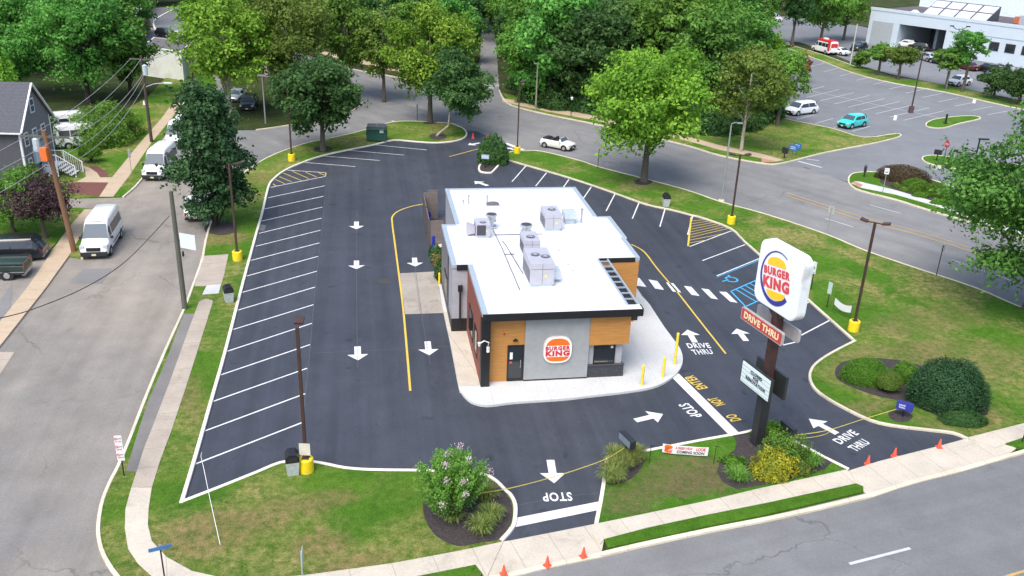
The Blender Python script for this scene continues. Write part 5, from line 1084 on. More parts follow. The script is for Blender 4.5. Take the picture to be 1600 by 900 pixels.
# driveway marker wand
mb = MB(); b_ = G(344, 851, .1); tp = G(315, 737, 0)-b_; mb.path([(0, 0, 0), (tp.x*.35, tp.y*.33, .9), (tp.x*.62, tp.y*.6, 1.5), (tp.x*.72, tp.y*.69, 1.75), (tp.x*.72, tp.y*.72, 1.85)], [.013, .012, .011, .009, .007], n=6); o = mb.build('marker_wand', WHITE); o.location = b_; tag(o, 'long thin white wand bending over the front left corner of the lot', 'marker wand')
# caution tape
TAPE = plain('yellow_caution_tape', (.75, .62, .12), .5)
def tape(pts, label):
    P = smooth_pts([G(x, y, z) for x, y, z in pts], 6); c_ = P[0].copy(); mb = MB(); vs = []; fs = []
    for i, p in enumerate(P): vs += [p-c_+Vector((0, 0, .022)), p-c_-Vector((0, 0, .022)), p-c_+Vector((.006, .018, .0))]
    for i in range(len(P)-1):
        for a_, b__ in ((0, 1), (1, 2), (2, 0)): fs.append((3*i+a_, 3*i+b__, 3*i+3+b__, 3*i+3+a_))
    mb.add(vs, fs); o = mb.build('caution_tape', TAPE); o.location = c_; tag(o, label, 'tape')
tape([(748, 771, .75), (800, 762, .45), (865, 745, .25), (915, 729, .45), (949, 716, .75), (975, 700, .95)], 'yellow caution tape strung low across the exit drive')
tape([(1232, 681, .6), (1290, 673, .35), (1345, 656, .3), (1385, 644, .4), (1408, 637, .5)], 'yellow caution tape stretched across the entrance drive')
tape([(1238, 684, .5), (1262, 684, .1), (1288, 679, .06), (1300, 672, .2)], 'loose end of caution tape drooping onto the entrance asphalt')
# ================================================================ FOLIAGE
def leaf_mesh(name, C_, N_, S_, tint, mat, aspect=0.6):
    """rhombus leaves: centres C_, normals N_, sizes S_"""
    n = len(C_); rng = np.random.default_rng(n)
    a = rng.normal(size=(n, 3)); a -= (a*N_).sum(1)[:, None]*N_; a /= np.linalg.norm(a, axis=1)[:, None]+1e-9
    b = np.cross(N_, a); S = S_[:, None]*0.5
    V = np.stack([C_+a*S, C_+b*S*aspect+N_*S*0.15, C_-a*S, C_-b*S*aspect+N_*S*0.15], 1).reshape(-1, 3)
    me = bpy.data.meshes.new(name); me.vertices.add(4*n); me.vertices.foreach_set('co', V.astype(np.float32).ravel())
    me.loops.add(4*n); me.loops.foreach_set('vertex_index', np.arange(4*n, dtype=np.int32))
    me.polygons.add(n); me.polygons.foreach_set('loop_start', np.arange(0, 4*n, 4, dtype=np.int32)); me.polygons.foreach_set('loop_total', np.full(n, 4, dtype=np.int32))
    me.update(calc_edges=True)
    at = me.attributes.new('tint', 'FLOAT', 'FACE'); at.data.foreach_set('value', tint.astype(np.float32))
    me.materials.append(mat); me.validate()
    return me
def unit(v): return v/(np.linalg.norm(v, axis=1)[:, None]+1e-9)
def crown(name, parent, mat, H, R, base, n, leaf, seed, nclump=46, shape='round', squash=1.0, droop=0.0, cr=0.27, off=(0, 0)):
    """clumps of leaves spread through the crown volume; returns clump centres"""
    rng = np.random.default_rng(seed); h = H-base
    d = unit(rng.normal(size=(nclump, 3))); rad = rng.uniform(0.25, 1.0, nclump)**0.55
    P = d*rad[:, None]; t = (P[:, 2]+1)/2
    if shape == 'round': prof = 0.78+0.22*np.sin(pi*t)
    elif shape == 'vase': prof = 0.45+0.75*t
    elif shape == 'cone': prof = 1.15-0.75*t
    elif shape == 'flat': prof = 0.9+0.1*np.sin(pi*t)
    else: prof = np.ones_like(t)
    ctr = np.stack([P[:, 0]*R*prof*0.82+off[0], P[:, 1]*R*prof*0.82+off[1], base+h*(0.1+0.8*t)], 1)
    ctr[:, :2] += rng.normal(size=(nclump, 2))*R*0.07
    rc = R*cr*rng.uniform(0.5, 1.4, nclump)
    k = rng.choice(nclump, n, p=(rc**2)/(rc**2).sum())
    dd = rng.normal(size=(n, 3)); dd[:, 2] = dd[:, 2]*0.75+0.35; dd = unit(dd)
    lump = 1+0.34*np.sin(dd[:, 0]*7+k)*np.sin(dd[:, 1]*6+k*2)
    rr = rc[k]*rng.uniform(0.55, 1.08, n)*lump
    sq = np.array([1, 1, 0.72 if shape != 'flat' else 0.4])
    C_ = ctr[k]+dd*rr[:, None]*sq
    C_[:, 2] -= droop*rng.random(n)*rc[k]
    # stray sprigs outside
    tw = unit(rng.normal(size=(nclump*5, 3))); tk = rng.integers(0, 5, n); s = rng.random(n) < 0.10; C_[s] = ctr[k[s]]+tw[k[s]*5+tk[s]]*(rc[k[s]]*rng.uniform(.9, 1.75, s.sum()))[:, None]*np.array([1, 1, .8])+rng.normal(size=(s.sum(), 3))*R*.022
    C_[:, 2] = np.maximum(C_[:, 2], 0.05)
    N_ = unit(dd*0.9+rng.normal(size=(n, 3))*0.55+np.array([0, 0, .35]))
    tint = np.clip(0.5*rng.random(nclump)[k]+0.5*rng.random(n), 0, 1)
    me = leaf_mesh(name, C_, N_, leaf*rng.uniform(.7, 1.35, n), tint, mat)
    o = bpy.data.objects.new(name, me); COL.objects.link(o); o.parent = parent
    return o, ctr
def trunk(parent, mat, H, base, r, ctr, seed, lean=(0, 0), limbs=9, name='trunk', rz=0.0):
    rng = random.Random(seed); mb = MB(); top = base+(H-base)*0.62
    pts = [(0, 0, -.15), (0, 0, .15), (lean[0]*.3+rng.uniform(-.1, .1), lean[1]*.3, base*.6), (lean[0]*.7, lean[1]*.7+rng.uniform(-.15, .15), base+.3), (lean[0], lean[1], top)]
    mb.path(pts, [r*1.5, r*1.15, r, r*.85, r*.3], n=9)
    idx = list(range(len(ctr))); rng.shuffle(idx)
    for i in idx[:limbs]:
        c = Vector(ctr[i]); s = rng.uniform(.15, .8); b = Vector(pts[3]).lerp(Vector(pts[4]), s)
        if c.z < b.z: b = Vector(pts[3])
        m1 = b.lerp(c, .5)+Vector((0, 0, (c-b).length*.1)); mb.path([b, m1, c], [r*.45*(1-s*.4), r*.28, r*.1], n=6)
    return mb.build(name, mat, parent, smooth=True)
TREES = 0
def tree(label, base, H, R, kind, seed, n=9000, leaf=.34, cb=None, name='tree', group=None, rz=None, shape='round', nclump=46, mat=None, bark=BARK, tr=None, lean=(0, 0), limbs=9, droop=0.0, cr=.27, zb=.08, off=(0, 0)):
    b_ = G(*base, zb) if len(base) == 2 else Vector(base)
    t = thing(name, label, 'tree', b_, 0 if rz is None else rz, group)
    cb = H*.28 if cb is None else cb
    o, ctr = crown('crown', t, mat or kind, H, R, cb, n, leaf, seed, nclump, shape, droop=droop, cr=cr, off=off)
    trunk(t, bark, H, cb, tr or (0.10+R*.035), ctr, seed, lean, limbs)
    return t
def shrub(label, base, rx, ry, h, mat, seed, n=3500, leaf=.10, name='shrub', cat='shrub', group=None, zb=.1, rz=0.0, rough=.10, core=None, z0=0.0):
    """tight clipped bush: leaves over a lumpy dome with a twiggy core"""
    b_ = G(*base, zb) if len(base) == 2 else Vector(base); t = thing(name, label, cat, b_, rz, group); rng = np.random.default_rng(seed)
    d = unit(rng.normal(size=(n, 3))); d[:, 2] = np.abs(d[:, 2])*1.05-.18; d = unit(d)
    ph = rng.random(6)*6
    lump = 1+rough*(np.sin(d[:, 0]*5+ph[0])*np.sin(d[:, 1]*5+ph[1])+.6*np.sin(d[:, 0]*13+ph[2])*np.sin(d[:, 2]*11+ph[3])+.5*np.sin(d[:, 1]*19+ph[4])*np.sin(d[:, 0]*17+ph[5]))
    r = lump*rng.uniform(.86, 1.05, n)
    C_ = d*r[:, None]*np.array([rx, ry, h/1.18]); C_[:, 2] += h*.16+z0; C_[:, 2] = np.maximum(C_[:, 2], .02)
    N_ = unit(d+rng.normal(size=(n, 3))*.5); tint = np.clip(.55*(lump-.8)*1.6+.5*rng.random(n), 0, 1)
    me = leaf_mesh('foliage', C_, N_, leaf*rng.uniform(.7, 1.4, n), tint, mat); o = bpy.data.objects.new('foliage', me); COL.objects.link(o); o.parent = t
    # inner mass of twigs and leaves so that it does not look hollow
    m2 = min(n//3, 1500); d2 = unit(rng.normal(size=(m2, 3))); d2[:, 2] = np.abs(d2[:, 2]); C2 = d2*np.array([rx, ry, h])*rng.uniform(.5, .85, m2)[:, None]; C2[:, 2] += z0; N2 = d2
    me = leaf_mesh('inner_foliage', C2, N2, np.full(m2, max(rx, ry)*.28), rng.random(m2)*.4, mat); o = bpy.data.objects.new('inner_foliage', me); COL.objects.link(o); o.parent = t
    mb = MB(); rr = random.Random(seed)
    for k in range(5): a = rr.random()*6.3; mb.path([(0, 0, -.05), (cos(a)*rx*.25, sin(a)*ry*.25, h*.35+z0*.6), (cos(a)*rx*.5, sin(a)*ry*.5, h*.7+z0)], [.04, .03, .012], n=5)
    mb.build('stems', BARK_D, t); return t
def blades(label, base, r, h, n, seed, mat=L_BLADE, wid=.022, name='ornamental_grass', group=None, spread=1.0, zb=.11, cat='grass plant'):
    b_ = G(*base, zb) if len(base) == 2 else Vector(base); rng = np.random.default_rng(seed); V = []; F = []; T = []
    for i in range(n):
        a = rng.random()*2*pi; rr = r*.35*rng.random()**.5; x0, y0 = rr*cos(a), rr*sin(a); a2 = a+rng.normal()*.5; L = h*rng.uniform(.7, 1.15); out = r*rng.uniform(.35, 1.0)*spread
        px_, py_ = -sin(a2)*wid/2, cos(a2)*wid/2; k0 = len(V)
        for s, (fo, fz, w_) in enumerate(((0, 0, 1), (.35, .62, .9), (.8, .92, .6), (1.1, .75, .1))):
            x, y, z = x0+cos(a2)*out*fo, y0+sin(a2)*out*fo, L*fz; V += [(x+px_*w_, y+py_*w_, z), (x-px_*w_, y-py_*w_, z)]
        for s in range(3): F.append((k0+2*s, k0+2*s+1, k0+2*s+3, k0+2*s+2)); T.append(rng.random())
    me = bpy.data.meshes.new(name); me.from_pydata(V, [], F); at = me.attributes.new('tint', 'FLOAT', 'FACE'); at.data.foreach_set('value', np.array(T, dtype=np.float32)); me.materials.append(mat)
    o = bpy.data.objects.new(name, me); COL.objects.link(o); o.location = b_; return tag(o, label, cat, group)

# --- individual trees around the lot
tree('big yellow green street tree on the right verge behind the restaurant', (1006, 284), 13.4, 6.4, L_YEL, 11, 23000, .34, 1.9, nclump=85, cr=.20, off=(-.7, 0))
tree('tall yellow green tree on the back left grass tip, its crown over the crossing', (672, 191), 13.8, 5.5, L_YEL, 12, 18000, .36, 2.0, nclump=75, cr=.21, bark=BARK)
tree('dark leaning tree with split pale stems at the tip of the back left grass', (683, 213), 9.8, 3.4, L_DARK, 13, 12000, .33, .9, nclump=46, lean=(1.7, 0), off=(2.1, .2), bark=BARK_P, tr=.13, cr=.26)
tree('dark green maple on the back left grass, left of the dumpster', (505, 236), 9.9, 4.9, L_DARK, 14, 17000, .36, 1.2, nclump=62, cr=.23, off=(-.5, 0))
tree('tall dark tree on the left grass strip hiding a parked car', (338, 352), 12.3, 3.6, L_DEEP, 15, 26000, .27, -.4, nclump=95, shape='cone', cr=.23, bark=BARK_D, off=(-.1, 0))
tree('pale barked plane tree with a thin crown on the verge of the side lot', (1158, 236), 11.2, 4.8, L_OLIVE, 16, 9000, .34, 2.8, nclump=40, bark=BARK_P, tr=.17, cr=.22, limbs=16)
tree('large green tree leaning into the picture from the right edge', (1606, 484), 15.0, 7.6, L_BIG, 17, 40000, .26, .9, nclump=90, cr=.19, tr=.34, off=(-.9, -.4), bark=BARK)
for i, (x, y, H, R, m, lab, sh, lf) in enumerate([
    (600, 158, 13.0, 3.6, L_OLIVE, 'slender green tree on the rounded grass corner left of the crossing', 'round', .4),
    (360, 182, 14.5, 6.2, L_YEL, 'broad yellow green plane tree behind the dark left tree, nearest the side street', 'round', .42),
    (455, 175, 14.8, 5.6, L_OLIVE, 'broad olive green plane tree behind the dark maple', 'round', .42),
    (540, 150, 14.5, 4.6, L_MID, 'tall green tree right of the olive plane tree on the grass wedge', 'round', .42),
    (418, 120, 16.5, 6.2, L_YEL, 'plane tree with pale limbs at the far side of the grass wedge', 'round', .46),
    (345, 112, 15.5, 5.0, L_YEL, 'yellow green tree overhanging the yard behind the white building', 'round', .44),
    (810, 152, 10.2, 3.2, L_MID, 'light green tree on the corner where the north road meets the crossing', 'round', .38),
    (640, 118, 11.0, 3.6, L_MID, 'green tree beyond the pavement behind the tall yellow green tree', 'round', .42),
    (708, 122, 13.0, 3.9, L_LOC, 'bright green tree left of the north road', 'round', .42),
    (1215, 196, 9.6, 4.0, L_MID, 'rounded green tree at the grass edge by the white minivan', 'round', .36),
    (1180, 150, 10.0, 3.8, L_YEL, 'yellow green tree behind the pale barked plane tree', 'round', .4),
    (1250, 128, 4.4, 1.7, L_RUST, 'small tree with rusty orange leaves at the left edge of the side lot', 'round', .3),
    (1371, 117, 5.0, 2.6, L_MID, 'small spreading tree on the side lot verge, left of its twin', 'flat', .3),
    (1403, 124, 5.4, 3.1, L_OLIVE, 'small spreading tree on the side lot verge, right of its twin', 'flat', .3),
    (1503, 143, 9.4, 2.9, L_LOC, 'tall thin tree with layered branches by the white coupe', 'flat', .34),
    (1478, 139, 6.4, 2.6, L_MID, 'shorter layered tree just left of the thin tall one', 'flat', .34),
    (1552, 154, 4.8, 2.6, L_DARK, 'bushy dark tree on the verge left of the corner bush', 'round', .32),
    (1592, 163, 5.2, 3.0, L_DARK, 'bushy dark tree at the right edge above the side lot', 'round', .32),
    (1343, 107, 3.2, 1.6, L_MID, 'low bushy tree at the foot of the pale bare pole', 'round', .3),
    (1237, 72, 15.5, 4.6, L_DARK, 'dark ivy covered tree behind the red and white van', 'vase', .45),
    (1282, 66, 12.5, 5.2, L_MID, 'broad green tree between the red and white van and the dealership', 'round', .45),
    (1318, 62, 11.5, 4.4, L_MID, 'green tree leaning over the corner of the dealership', 'round', .45),
    (1185, 70, 14.0, 4.8, L_LOC, 'bright locust tree at the far left of the dealership yard', 'vase', .45)]):
    tree(lab, (x, y), H, R, m, 40+i, n=int(4800+R*R*230), leaf=lf*.92, shape=sh, nclump=int(30+R*7), cr=.22, bark=BARK_P if 'plane' in lab else BARK, limbs=14 if 'plane' in lab else 8, cb=(H*.33 if sh == 'flat' else (.3 if 'bushy' in lab else H*.16)))
# --- locust trees behind the house
for i, (x, y, H, R, lab) in enumerate([(35, 150, 13.5, 6.0, 'spreading locust tree right behind the roof of the grey house'), (140, 160, 14.0, 6.5, 'largest spreading locust tree, between the grey house and the utility pole'), (205, 150, 12.0, 4.0, 'locust tree beside the small white building'),
     (70, 100, 15.0, 6.5, 'locust tree in front of the far brick building, left'), (160, 95, 15.5, 6.5, 'locust tree in front of the far brick building, right'), (-15, 120, 14, 6, 'locust tree at the top left edge of the picture'), (205, 92, 12.5, 4.2, 'yellowish locust tree behind the small white building')]):
    tree(lab, (x, y), H, R, 0, 90+i, n=int(6500+R*R*230), leaf=.38, shape='round', cb=H*.08, nclump=int(40+R*8), cr=.21, mat=L_LOC if i != 1 else L_DARK if False else L_LOC, bark=BARK_D, limbs=16, droop=.3)
# --- woods: eight source trees, then copies
random.seed(8)
WL = 'leafy woodland tree in the dense woods beyond the roads'; WG = 'woodland trees beyond the roads'
protos = []
spec = [(L_MID, 13.5, 5.2, 'round'), (L_LOC, 15, 5.6, 'vase'), (L_DARK, 13, 5.0, 'round'), (L_LOC, 14, 5.4, 'round'), (L_DARK, 14, 5.2, 'vase'), (L_MID, 15.5, 5.8, 'vase')]
spots = []
for y0, xs, xe, st in ((60, 800, 815, 50), (30, 735, 800, 40), (8, 735, 800, 45), (165, 860, 1130, 58), (140, 835, 1150, 50), (120, 830, 1165, 52), (92, 820, 1180, 52), (66, 818, 1185, 50), (42, 815, 1190, 52), (20, 812, 1290, 54), (0, 812, 1330, 56), (-18, 660, 1380, 62),
                       (92, 575, 735, 50), (66, 370, 730, 56), (42, 350, 720, 54), (20, 330, 715, 52), (0, -60, 715, 58), (-18, -60, 640, 70), (60, -60, 30, 60), (35, -60, 190, 62)):
    x = xs
    while x < xe:
        spots.append((x+random.uniform(-14, 14), y0+random.uniform(-7, 7)+max(0, (x-840))*0.05*(1 if y0 > 60 and x > 800 else 0))); x += st
spots += [(746, 52), (787, 50), (765, 40)]
src = []
for i, (m, H, R, sh) in enumerate(spec):
    x, y = spots[i*3]
    t = tree(WL, (x, y), H, R, m, 200+i, n=10500, leaf=.46, shape=sh, nclump=72, cr=.21, bark=BARK_D, group=WG, name='woodland_tree', limbs=10, cb=H*.04); src.append(t)
kids = {s.name: [k for k in bpy.data.objects if k.parent == s] for s in src}
for i, (x, y) in enumerate(spots):
    if i % 3 == 0 and i//3 < len(spec): continue
    if 750 < x < 798 and 56 < y < 110: continue
    s = random.choice(src); c = s.copy(); COL.objects.link(c); c.location = G(x, y, .0); c.rotation_euler = (0, 0, random.random()*6.28); k = random.uniform(.8, 1.12); c.scale = (k, k, k*random.uniform(.9, 1.1))
    for ch in kids[s.name]: d_ = ch.copy(); COL.objects.link(d_); d_.parent = c
# undergrowth along the woods edge
ug = shrub('low undergrowth bush along the shaded edge of the woods', (840, 156), 2.6, 1.8, 2.4, L_DARK, 333, 2600, .3, rough=.2, group='undergrowth along the woods edge', name='undergrowth_bush'); ugk = [k for k in bpy.data.objects if k.parent == ug]
for i in range(44):
    x = 850+i*8.6 if i < 40 else 822+(i-40)*9; y = 160+(x-850)*.115+random.uniform(-7, 5) if i < 40 else 140-(i-40)*14
    if x > 1075: y -= 8
    c = ug.copy(); COL.objects.link(c); c.location = G(x, y, 0); c.rotation_euler = (0, 0, random.random()*6.28); kk = random.uniform(.7, 1.3); c.scale = (kk, kk, kk*random.uniform(.7, 1.2))
    for ch in ugk: d_ = ch.copy(); COL.objects.link(d_); d_.parent = c
for i, (x, y) in enumerate([(870, 168), (920, 172), (1085, 200), (1115, 207), (1150, 200), (1190, 180)]):
    shrub(['low undergrowth bush at the woods edge, leftmost by the far verge lamp', 'undergrowth bush behind the ornamental white globe lamp', 'undergrowth bush left of the pale barked plane tree', 'undergrowth bush just behind the foot of the plane tree', 'undergrowth bush right of the plane tree', 'undergrowth bush nearest the white minivan'][i], (x, y), 2.6, 2.0, 2.2, L_DARK, 300+i, 2200, .3, rough=.16)
# --- shrubs and planting
# crape myrtle: many upright shoots with pink flower heads
cm = thing('crape_myrtle', 'pink flowering bush with upright leafy shoots in the round mulch bed', 'shrub', G(705, 806, .11)); rng = np.random.default_rng(5)
Cs, Ns, Ss, Ts = [], [], [], []; Pk = []
mb = MB()
for k in range(170):
    a = rng.random()*2*pi; rr = 1.5*rng.random()**.5; ex, ey = cos(a)*rr, sin(a)*rr; top = 3.0-0.55*(rr/1.5)**2*1.9+rng.normal()*.18; b0 = np.array([ex*.45, ey*.45, max(.5, top-1.5)]); t0 = np.array([ex*1.05, ey*1.05, top])
    if k < 26: mb.path([(ex*.06, ey*.06, -.05), tuple(b0*np.array([.6, .6, .6])), tuple(b0), tuple(t0)], [.03, .022, .016, .006], n=5)
    for j in range(95):
        s = rng.random(); p = b0+(t0-b0)*s+rng.normal(size=3)*.085*(1.15-s*.7); Cs.append(p); Ns.append(unit(np.array([[p[0]-ex, p[1]-ey, .5+rng.normal()*.5]])+rng.normal(size=(1, 3))*.5)[0]); Ss.append(rng.uniform(.07, .13)); Ts.append(min(1, .25+.55*s*rng.random()+.2*rng.random()))
    if rng.random() < .045 or (a > 3.6 and a < 5.6 and rr > 1.25 and rng.random() < .25): Pk.append(t0+np.array([cos(a)*.05, sin(a)*.05, .02 if top > 2.0 else -.2]))
me = leaf_mesh('foliage', np.array(Cs), np.array(Ns), np.array(Ss), np.array(Ts), L_MID); o = bpy.data.objects.new('foliage', me); COL.objects.link(o); o.parent = cm
mb.build('stems', BARK, cm)
Cs, Ns, Ss, Ts = [], [], [], []
for p in Pk:
    for j in range(40): Cs.append(p+rng.normal(size=3)*.075); Ns.append(unit(rng.normal(size=(1, 3)))[0]); Ss.append(rng.uniform(.05, .09)); Ts.append(rng.random())
me = leaf_mesh('flowers', np.array(Cs), np.array(Ns), np.array(Ss), np.array(Ts), L_PINK); o = bpy.data.objects.new('flowers', me); COL.objects.link(o); o.parent = cm
blades('yellowing grass clump in the mulch bed where the caution tape starts', (758, 781), .62, .65, 360, 1)
blades('grassy clump at the middle right of the round mulch bed', (767, 812), .58, .62, 360, 2)
blades('grassy clump lowest in the round mulch bed', (751, 831), .62, .62, 380, 3)
blades('small grass clump tucked under the pink flowering bush', (706, 812), .6, .55, 300, 4)
for i, (x, y, lab) in enumerate([(957, 741, 'ornamental grass clump at the lower left of the bed by the exit sign'), (968, 733, 'ornamental grass clump just below the black exit box sign'), (982, 724, 'ornamental grass clump right of the exit box sign'), (992, 716, 'ornamental grass clump at the top right of the exit sign bed'), (963, 719, 'ornamental grass clump at the top left of the exit sign bed'), (955, 752, 'lowest ornamental grass clump in the exit sign bed')]):
    blades(lab, (x, y), .62, .6, 360, 20+i)
shrub('bush with golden yellow shoots on its near side in the tall sign bed', (1206, 742), .95, .7, 1.25, L_GOLD, 31, 4200, .085, rough=.2)
shrub('dark green bush behind the golden one under the tall sign', (1222, 724), 1.15, .75, 1.5, L_MID, 32, 3800, .10, rough=.18)
shrub('low green juniper just right of the tall sign pole', (1203, 681), .85, .5, .75, L_HEDGE, 33, 2500, .08, rough=.16)
shrub('small mixed bush between the golden bush and the grass clump', (1248, 735), .6, .5, .6, L_OLIVE, 34, 1500, .08, rough=.2)
blades('spiky grass clump at the right end of the tall sign bed', (1266, 728), .55, .6, 320, 35, L_MID)
blades('low green grass clump in the sign bed nearest the sidewalk', (1152, 748), .62, .45, 320, 36, L_MID)
shrub('low creeping green plant left in the tall sign bed', (1146, 724), .6, .4, .3, L_HEDGE, 37, 1100, .08, rough=.25)
blades('bright grass tuft at the far right corner of the sign bed', (1255, 715), .45, .4, 220, 38, L_MID)
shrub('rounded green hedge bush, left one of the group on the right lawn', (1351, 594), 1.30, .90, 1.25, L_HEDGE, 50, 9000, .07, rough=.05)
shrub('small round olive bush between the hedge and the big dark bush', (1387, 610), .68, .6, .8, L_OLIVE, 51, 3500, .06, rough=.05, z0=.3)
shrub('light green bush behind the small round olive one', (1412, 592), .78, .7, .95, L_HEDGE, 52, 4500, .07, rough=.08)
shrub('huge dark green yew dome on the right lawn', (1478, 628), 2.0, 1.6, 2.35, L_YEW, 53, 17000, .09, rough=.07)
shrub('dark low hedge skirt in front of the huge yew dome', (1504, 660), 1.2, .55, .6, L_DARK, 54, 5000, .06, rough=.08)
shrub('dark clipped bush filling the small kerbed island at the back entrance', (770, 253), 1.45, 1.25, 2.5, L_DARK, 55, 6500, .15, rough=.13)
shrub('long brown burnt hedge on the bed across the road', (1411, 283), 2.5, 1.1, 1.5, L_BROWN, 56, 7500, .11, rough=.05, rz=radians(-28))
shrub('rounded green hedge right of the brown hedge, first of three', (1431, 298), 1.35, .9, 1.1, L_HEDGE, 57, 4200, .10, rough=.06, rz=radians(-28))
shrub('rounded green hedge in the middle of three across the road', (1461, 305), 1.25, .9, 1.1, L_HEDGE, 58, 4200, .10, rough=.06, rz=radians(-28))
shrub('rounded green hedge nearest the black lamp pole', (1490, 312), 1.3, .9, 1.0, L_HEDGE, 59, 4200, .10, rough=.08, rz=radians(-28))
for i, (x, y, lab) in enumerate([(1439, 307, 'small low green bush below the first green hedge'), (1468, 318, 'small low green bush below the middle green hedge'), (1412, 298, 'tiny dry bush in the mulch below the brown hedge'), (1400, 292, 'tiny grey bush at the left of the mulch below the brown hedge')]):
    shrub(lab, (x, y), (.8 if i < 2 else .35), .5, .4, L_HEDGE if i < 2 else L_OLIVE, 70+i, 900, .12)
shrub('leafy green planting beside the bin enclosure fence', (681, 402), .45, 1.3, .7, L_DARK, 60, 1500, .12, rough=.25, rz=TH)
shrub('dry rusty plant in the narrow bed by the restaurant wall', (684, 412), .35, .6, .6, L_RUST, 61, 700, .10, rough=.3, rz=TH)
shrub('tall narrow dark bush by the yellow bollard at the restaurant wall', (688, 433), .4, .9, 1.3, L_DARK, 62, 1500, .11, rough=.25, rz=TH)
shrub('small clipped bush shaped like a ball on the lawn of the grey house', (143, 253), 1.0, .8, .9, L_HEDGE, 63, 1500, .12, rough=.08, z0=.6)
shrub('big sprawling green hedge between the white vans and the sidewalk', (166, 218), 3.0, 4.2, 3.4, L_MID, 64, 7000, .22, rough=.14)
shrub('leafy bush at the corner of the grey house', (82, 230), 1.5, 1.5, 3.0, L_DARK, 65, 2200, .2, rough=.2)
tree('small tree with dark purple leaves beside the leaning utility pole', (72, 372), 4.6, 2.9, L_PURP, 66, 8000, .17, 1.3, nclump=40, bark=BARK, tr=.14)
tree('rounded green tree in front of the grey house, left of the purple one', (22, 362), 5.3, 2.8, L_MID, 67, 8500, .18, .7, nclump=40, bark=BARK, tr=.14)
shrub('yellow green conical bush against the corner of the grey house', (50, 300), 1.1, 1.0, 2.2, L_HEDGE, 68, 3500, .15, rough=.14)
shrub('yellow green pointed shrub behind the roof of the grey house', (24, 205), 1.4, 1.4, 7.4, L_YEL, 69, 3500, .25, rough=.1)

# ================================================================ VEHICLES
CARP = {}
def carpaint(name, col, metal=0.0):
    if name in MATS: return MATS[name]
    m, t, b = _nodes(name); co = coord(t); n = noise(t, co, 1.2, 3); c = ramp(t, n, [(.3, tuple(x*.95 for x in col)), (.7, tuple(min(1, x*1.05) for x in col))])
    t.links.new(c, b.inputs['Base Color']); b.inputs['Roughness'].default_value = .3; b.inputs['Metallic'].default_value = metal; b.inputs['Coat Weight'].default_value = .6; b.inputs['Coat Roughness'].default_value = .08; MATS[name] = m; return m
# stations: (x fraction from nose, z_low, z_belt, z_roof, width factor, roof width factor); glass: (windscreen i,j), (rear i,j), side range
KINDS = {
 'van': dict(L=5.95, W=2.06, WB=3.75, fo=.98, wr=.36, st=[(0, .42, .72, .76, .86, .78), (.025, .3, .98, 1.02, .95, .86), (.15, .3, 1.22, 1.28, 1, .9), (.29, .3, 1.32, 2.38, 1, .80), (.36, .3, 1.32, 2.62, 1, .80), (.93, .3, 1.32, 2.6, 1, .80), (.985, .3, 1.32, 2.5, .99, .8), (1, .4, 1.3, 2.35, .97, .78)], ws=(2, 3), rw=None, side=(.23, .34), side2=(.36, .93), sz=(1.38, 2.05)),
 'minivan': dict(L=5.1, W=1.98, WB=3.05, fo=.95, wr=.34, st=[(0, .42, .65, .70, .84, .75), (.03, .26, .8, .86, .95, .85), (.17, .26, .98, 1.04, 1, .88), (.34, .26, 1.05, 1.68, 1, .76), (.45, .26, 1.05, 1.76, 1, .76), (.86, .26, 1.05, 1.74, 1, .74), (.95, .26, 1.05, 1.25, .98, .78), (1, .4, .8, .9, .93, .8)], ws=(2, 3), rw=(5, 6), side=(.28, .88), side2=None, sz=(1.08, 1.58)),
 'suv': dict(L=4.6, W=1.88, WB=2.68, fo=.9, wr=.36, st=[(0, .42, .72, .78, .84, .75), (.03, .28, .88, .93, .95, .85), (.22, .28, 1.0, 1.05, 1, .86), (.38, .28, 1.05, 1.6, 1, .74), (.5, .28, 1.06, 1.68, 1, .74), (.82, .28, 1.08, 1.62, 1, .72), (.95, .28, 1.05, 1.15, .98, .8), (1, .42, .85, .92, .92, .8)], ws=(2, 3), rw=(5, 6), side=(.33, .88), side2=None, sz=(1.1, 1.5)),
 'hatch': dict(L=3.95, W=1.75, WB=2.5, fo=.75, wr=.31, st=[(0, .42, .62, .68, .82, .72), (.04, .24, .80, .85, .95, .85), (.25, .24, .93, .98, 1, .86), (.36, .24, .95, 1.30, 1, .76), (.38, .24, .95, 1.0, 1, .80), (.80, .24, .95, 1.0, 1, .80), (.96, .24, .92, .96, .98, .85), (1, .4, .75, .82, .9, .8)], ws=(2, 3), rw=None, side=(.33, .37), side2=None, sz=(.97, 1.2)),
 'sedan': dict(L=4.75, W=1.84, WB=2.8, fo=.9, wr=.33, st=[(0, .4, .62, .67, .82, .72), (.03, .24, .76, .81, .95, .85), (.24, .24, .9, .95, 1, .86), (.42, .24, .95, 1.40, 1, .72), (.52, .24, .96, 1.45, 1, .72), (.70, .24, .96, 1.40, 1, .72), (.86, .24, .95, 1.02, 1, .82), (1, .4, .88, .92, .9, .8)], ws=(2, 3), rw=(5, 6), side=(.36, .80), side2=None, sz=(.99, 1.3)),
 'pickup': dict(L=5.4, W=1.95, WB=3.3, fo=.95, wr=.37, st=[(0, .45, .78, .84, .86, .78), (.03, .35, .98, 1.03, .96, .86), (.22, .35, 1.08, 1.12, 1, .88), (.33, .35, 1.12, 1.68, 1, .76), (.40, .35, 1.12, 1.75, 1, .76), (.55, .35, 1.12, 1.72, 1, .76), (.60, .35, 1.12, 1.15, 1, .9), (1, .4, 1.12, 1.15, 1, .9)], ws=(2, 3), rw=(5, 6), side=(.29, .57), side2=None, sz=(1.16, 1.55)),
}
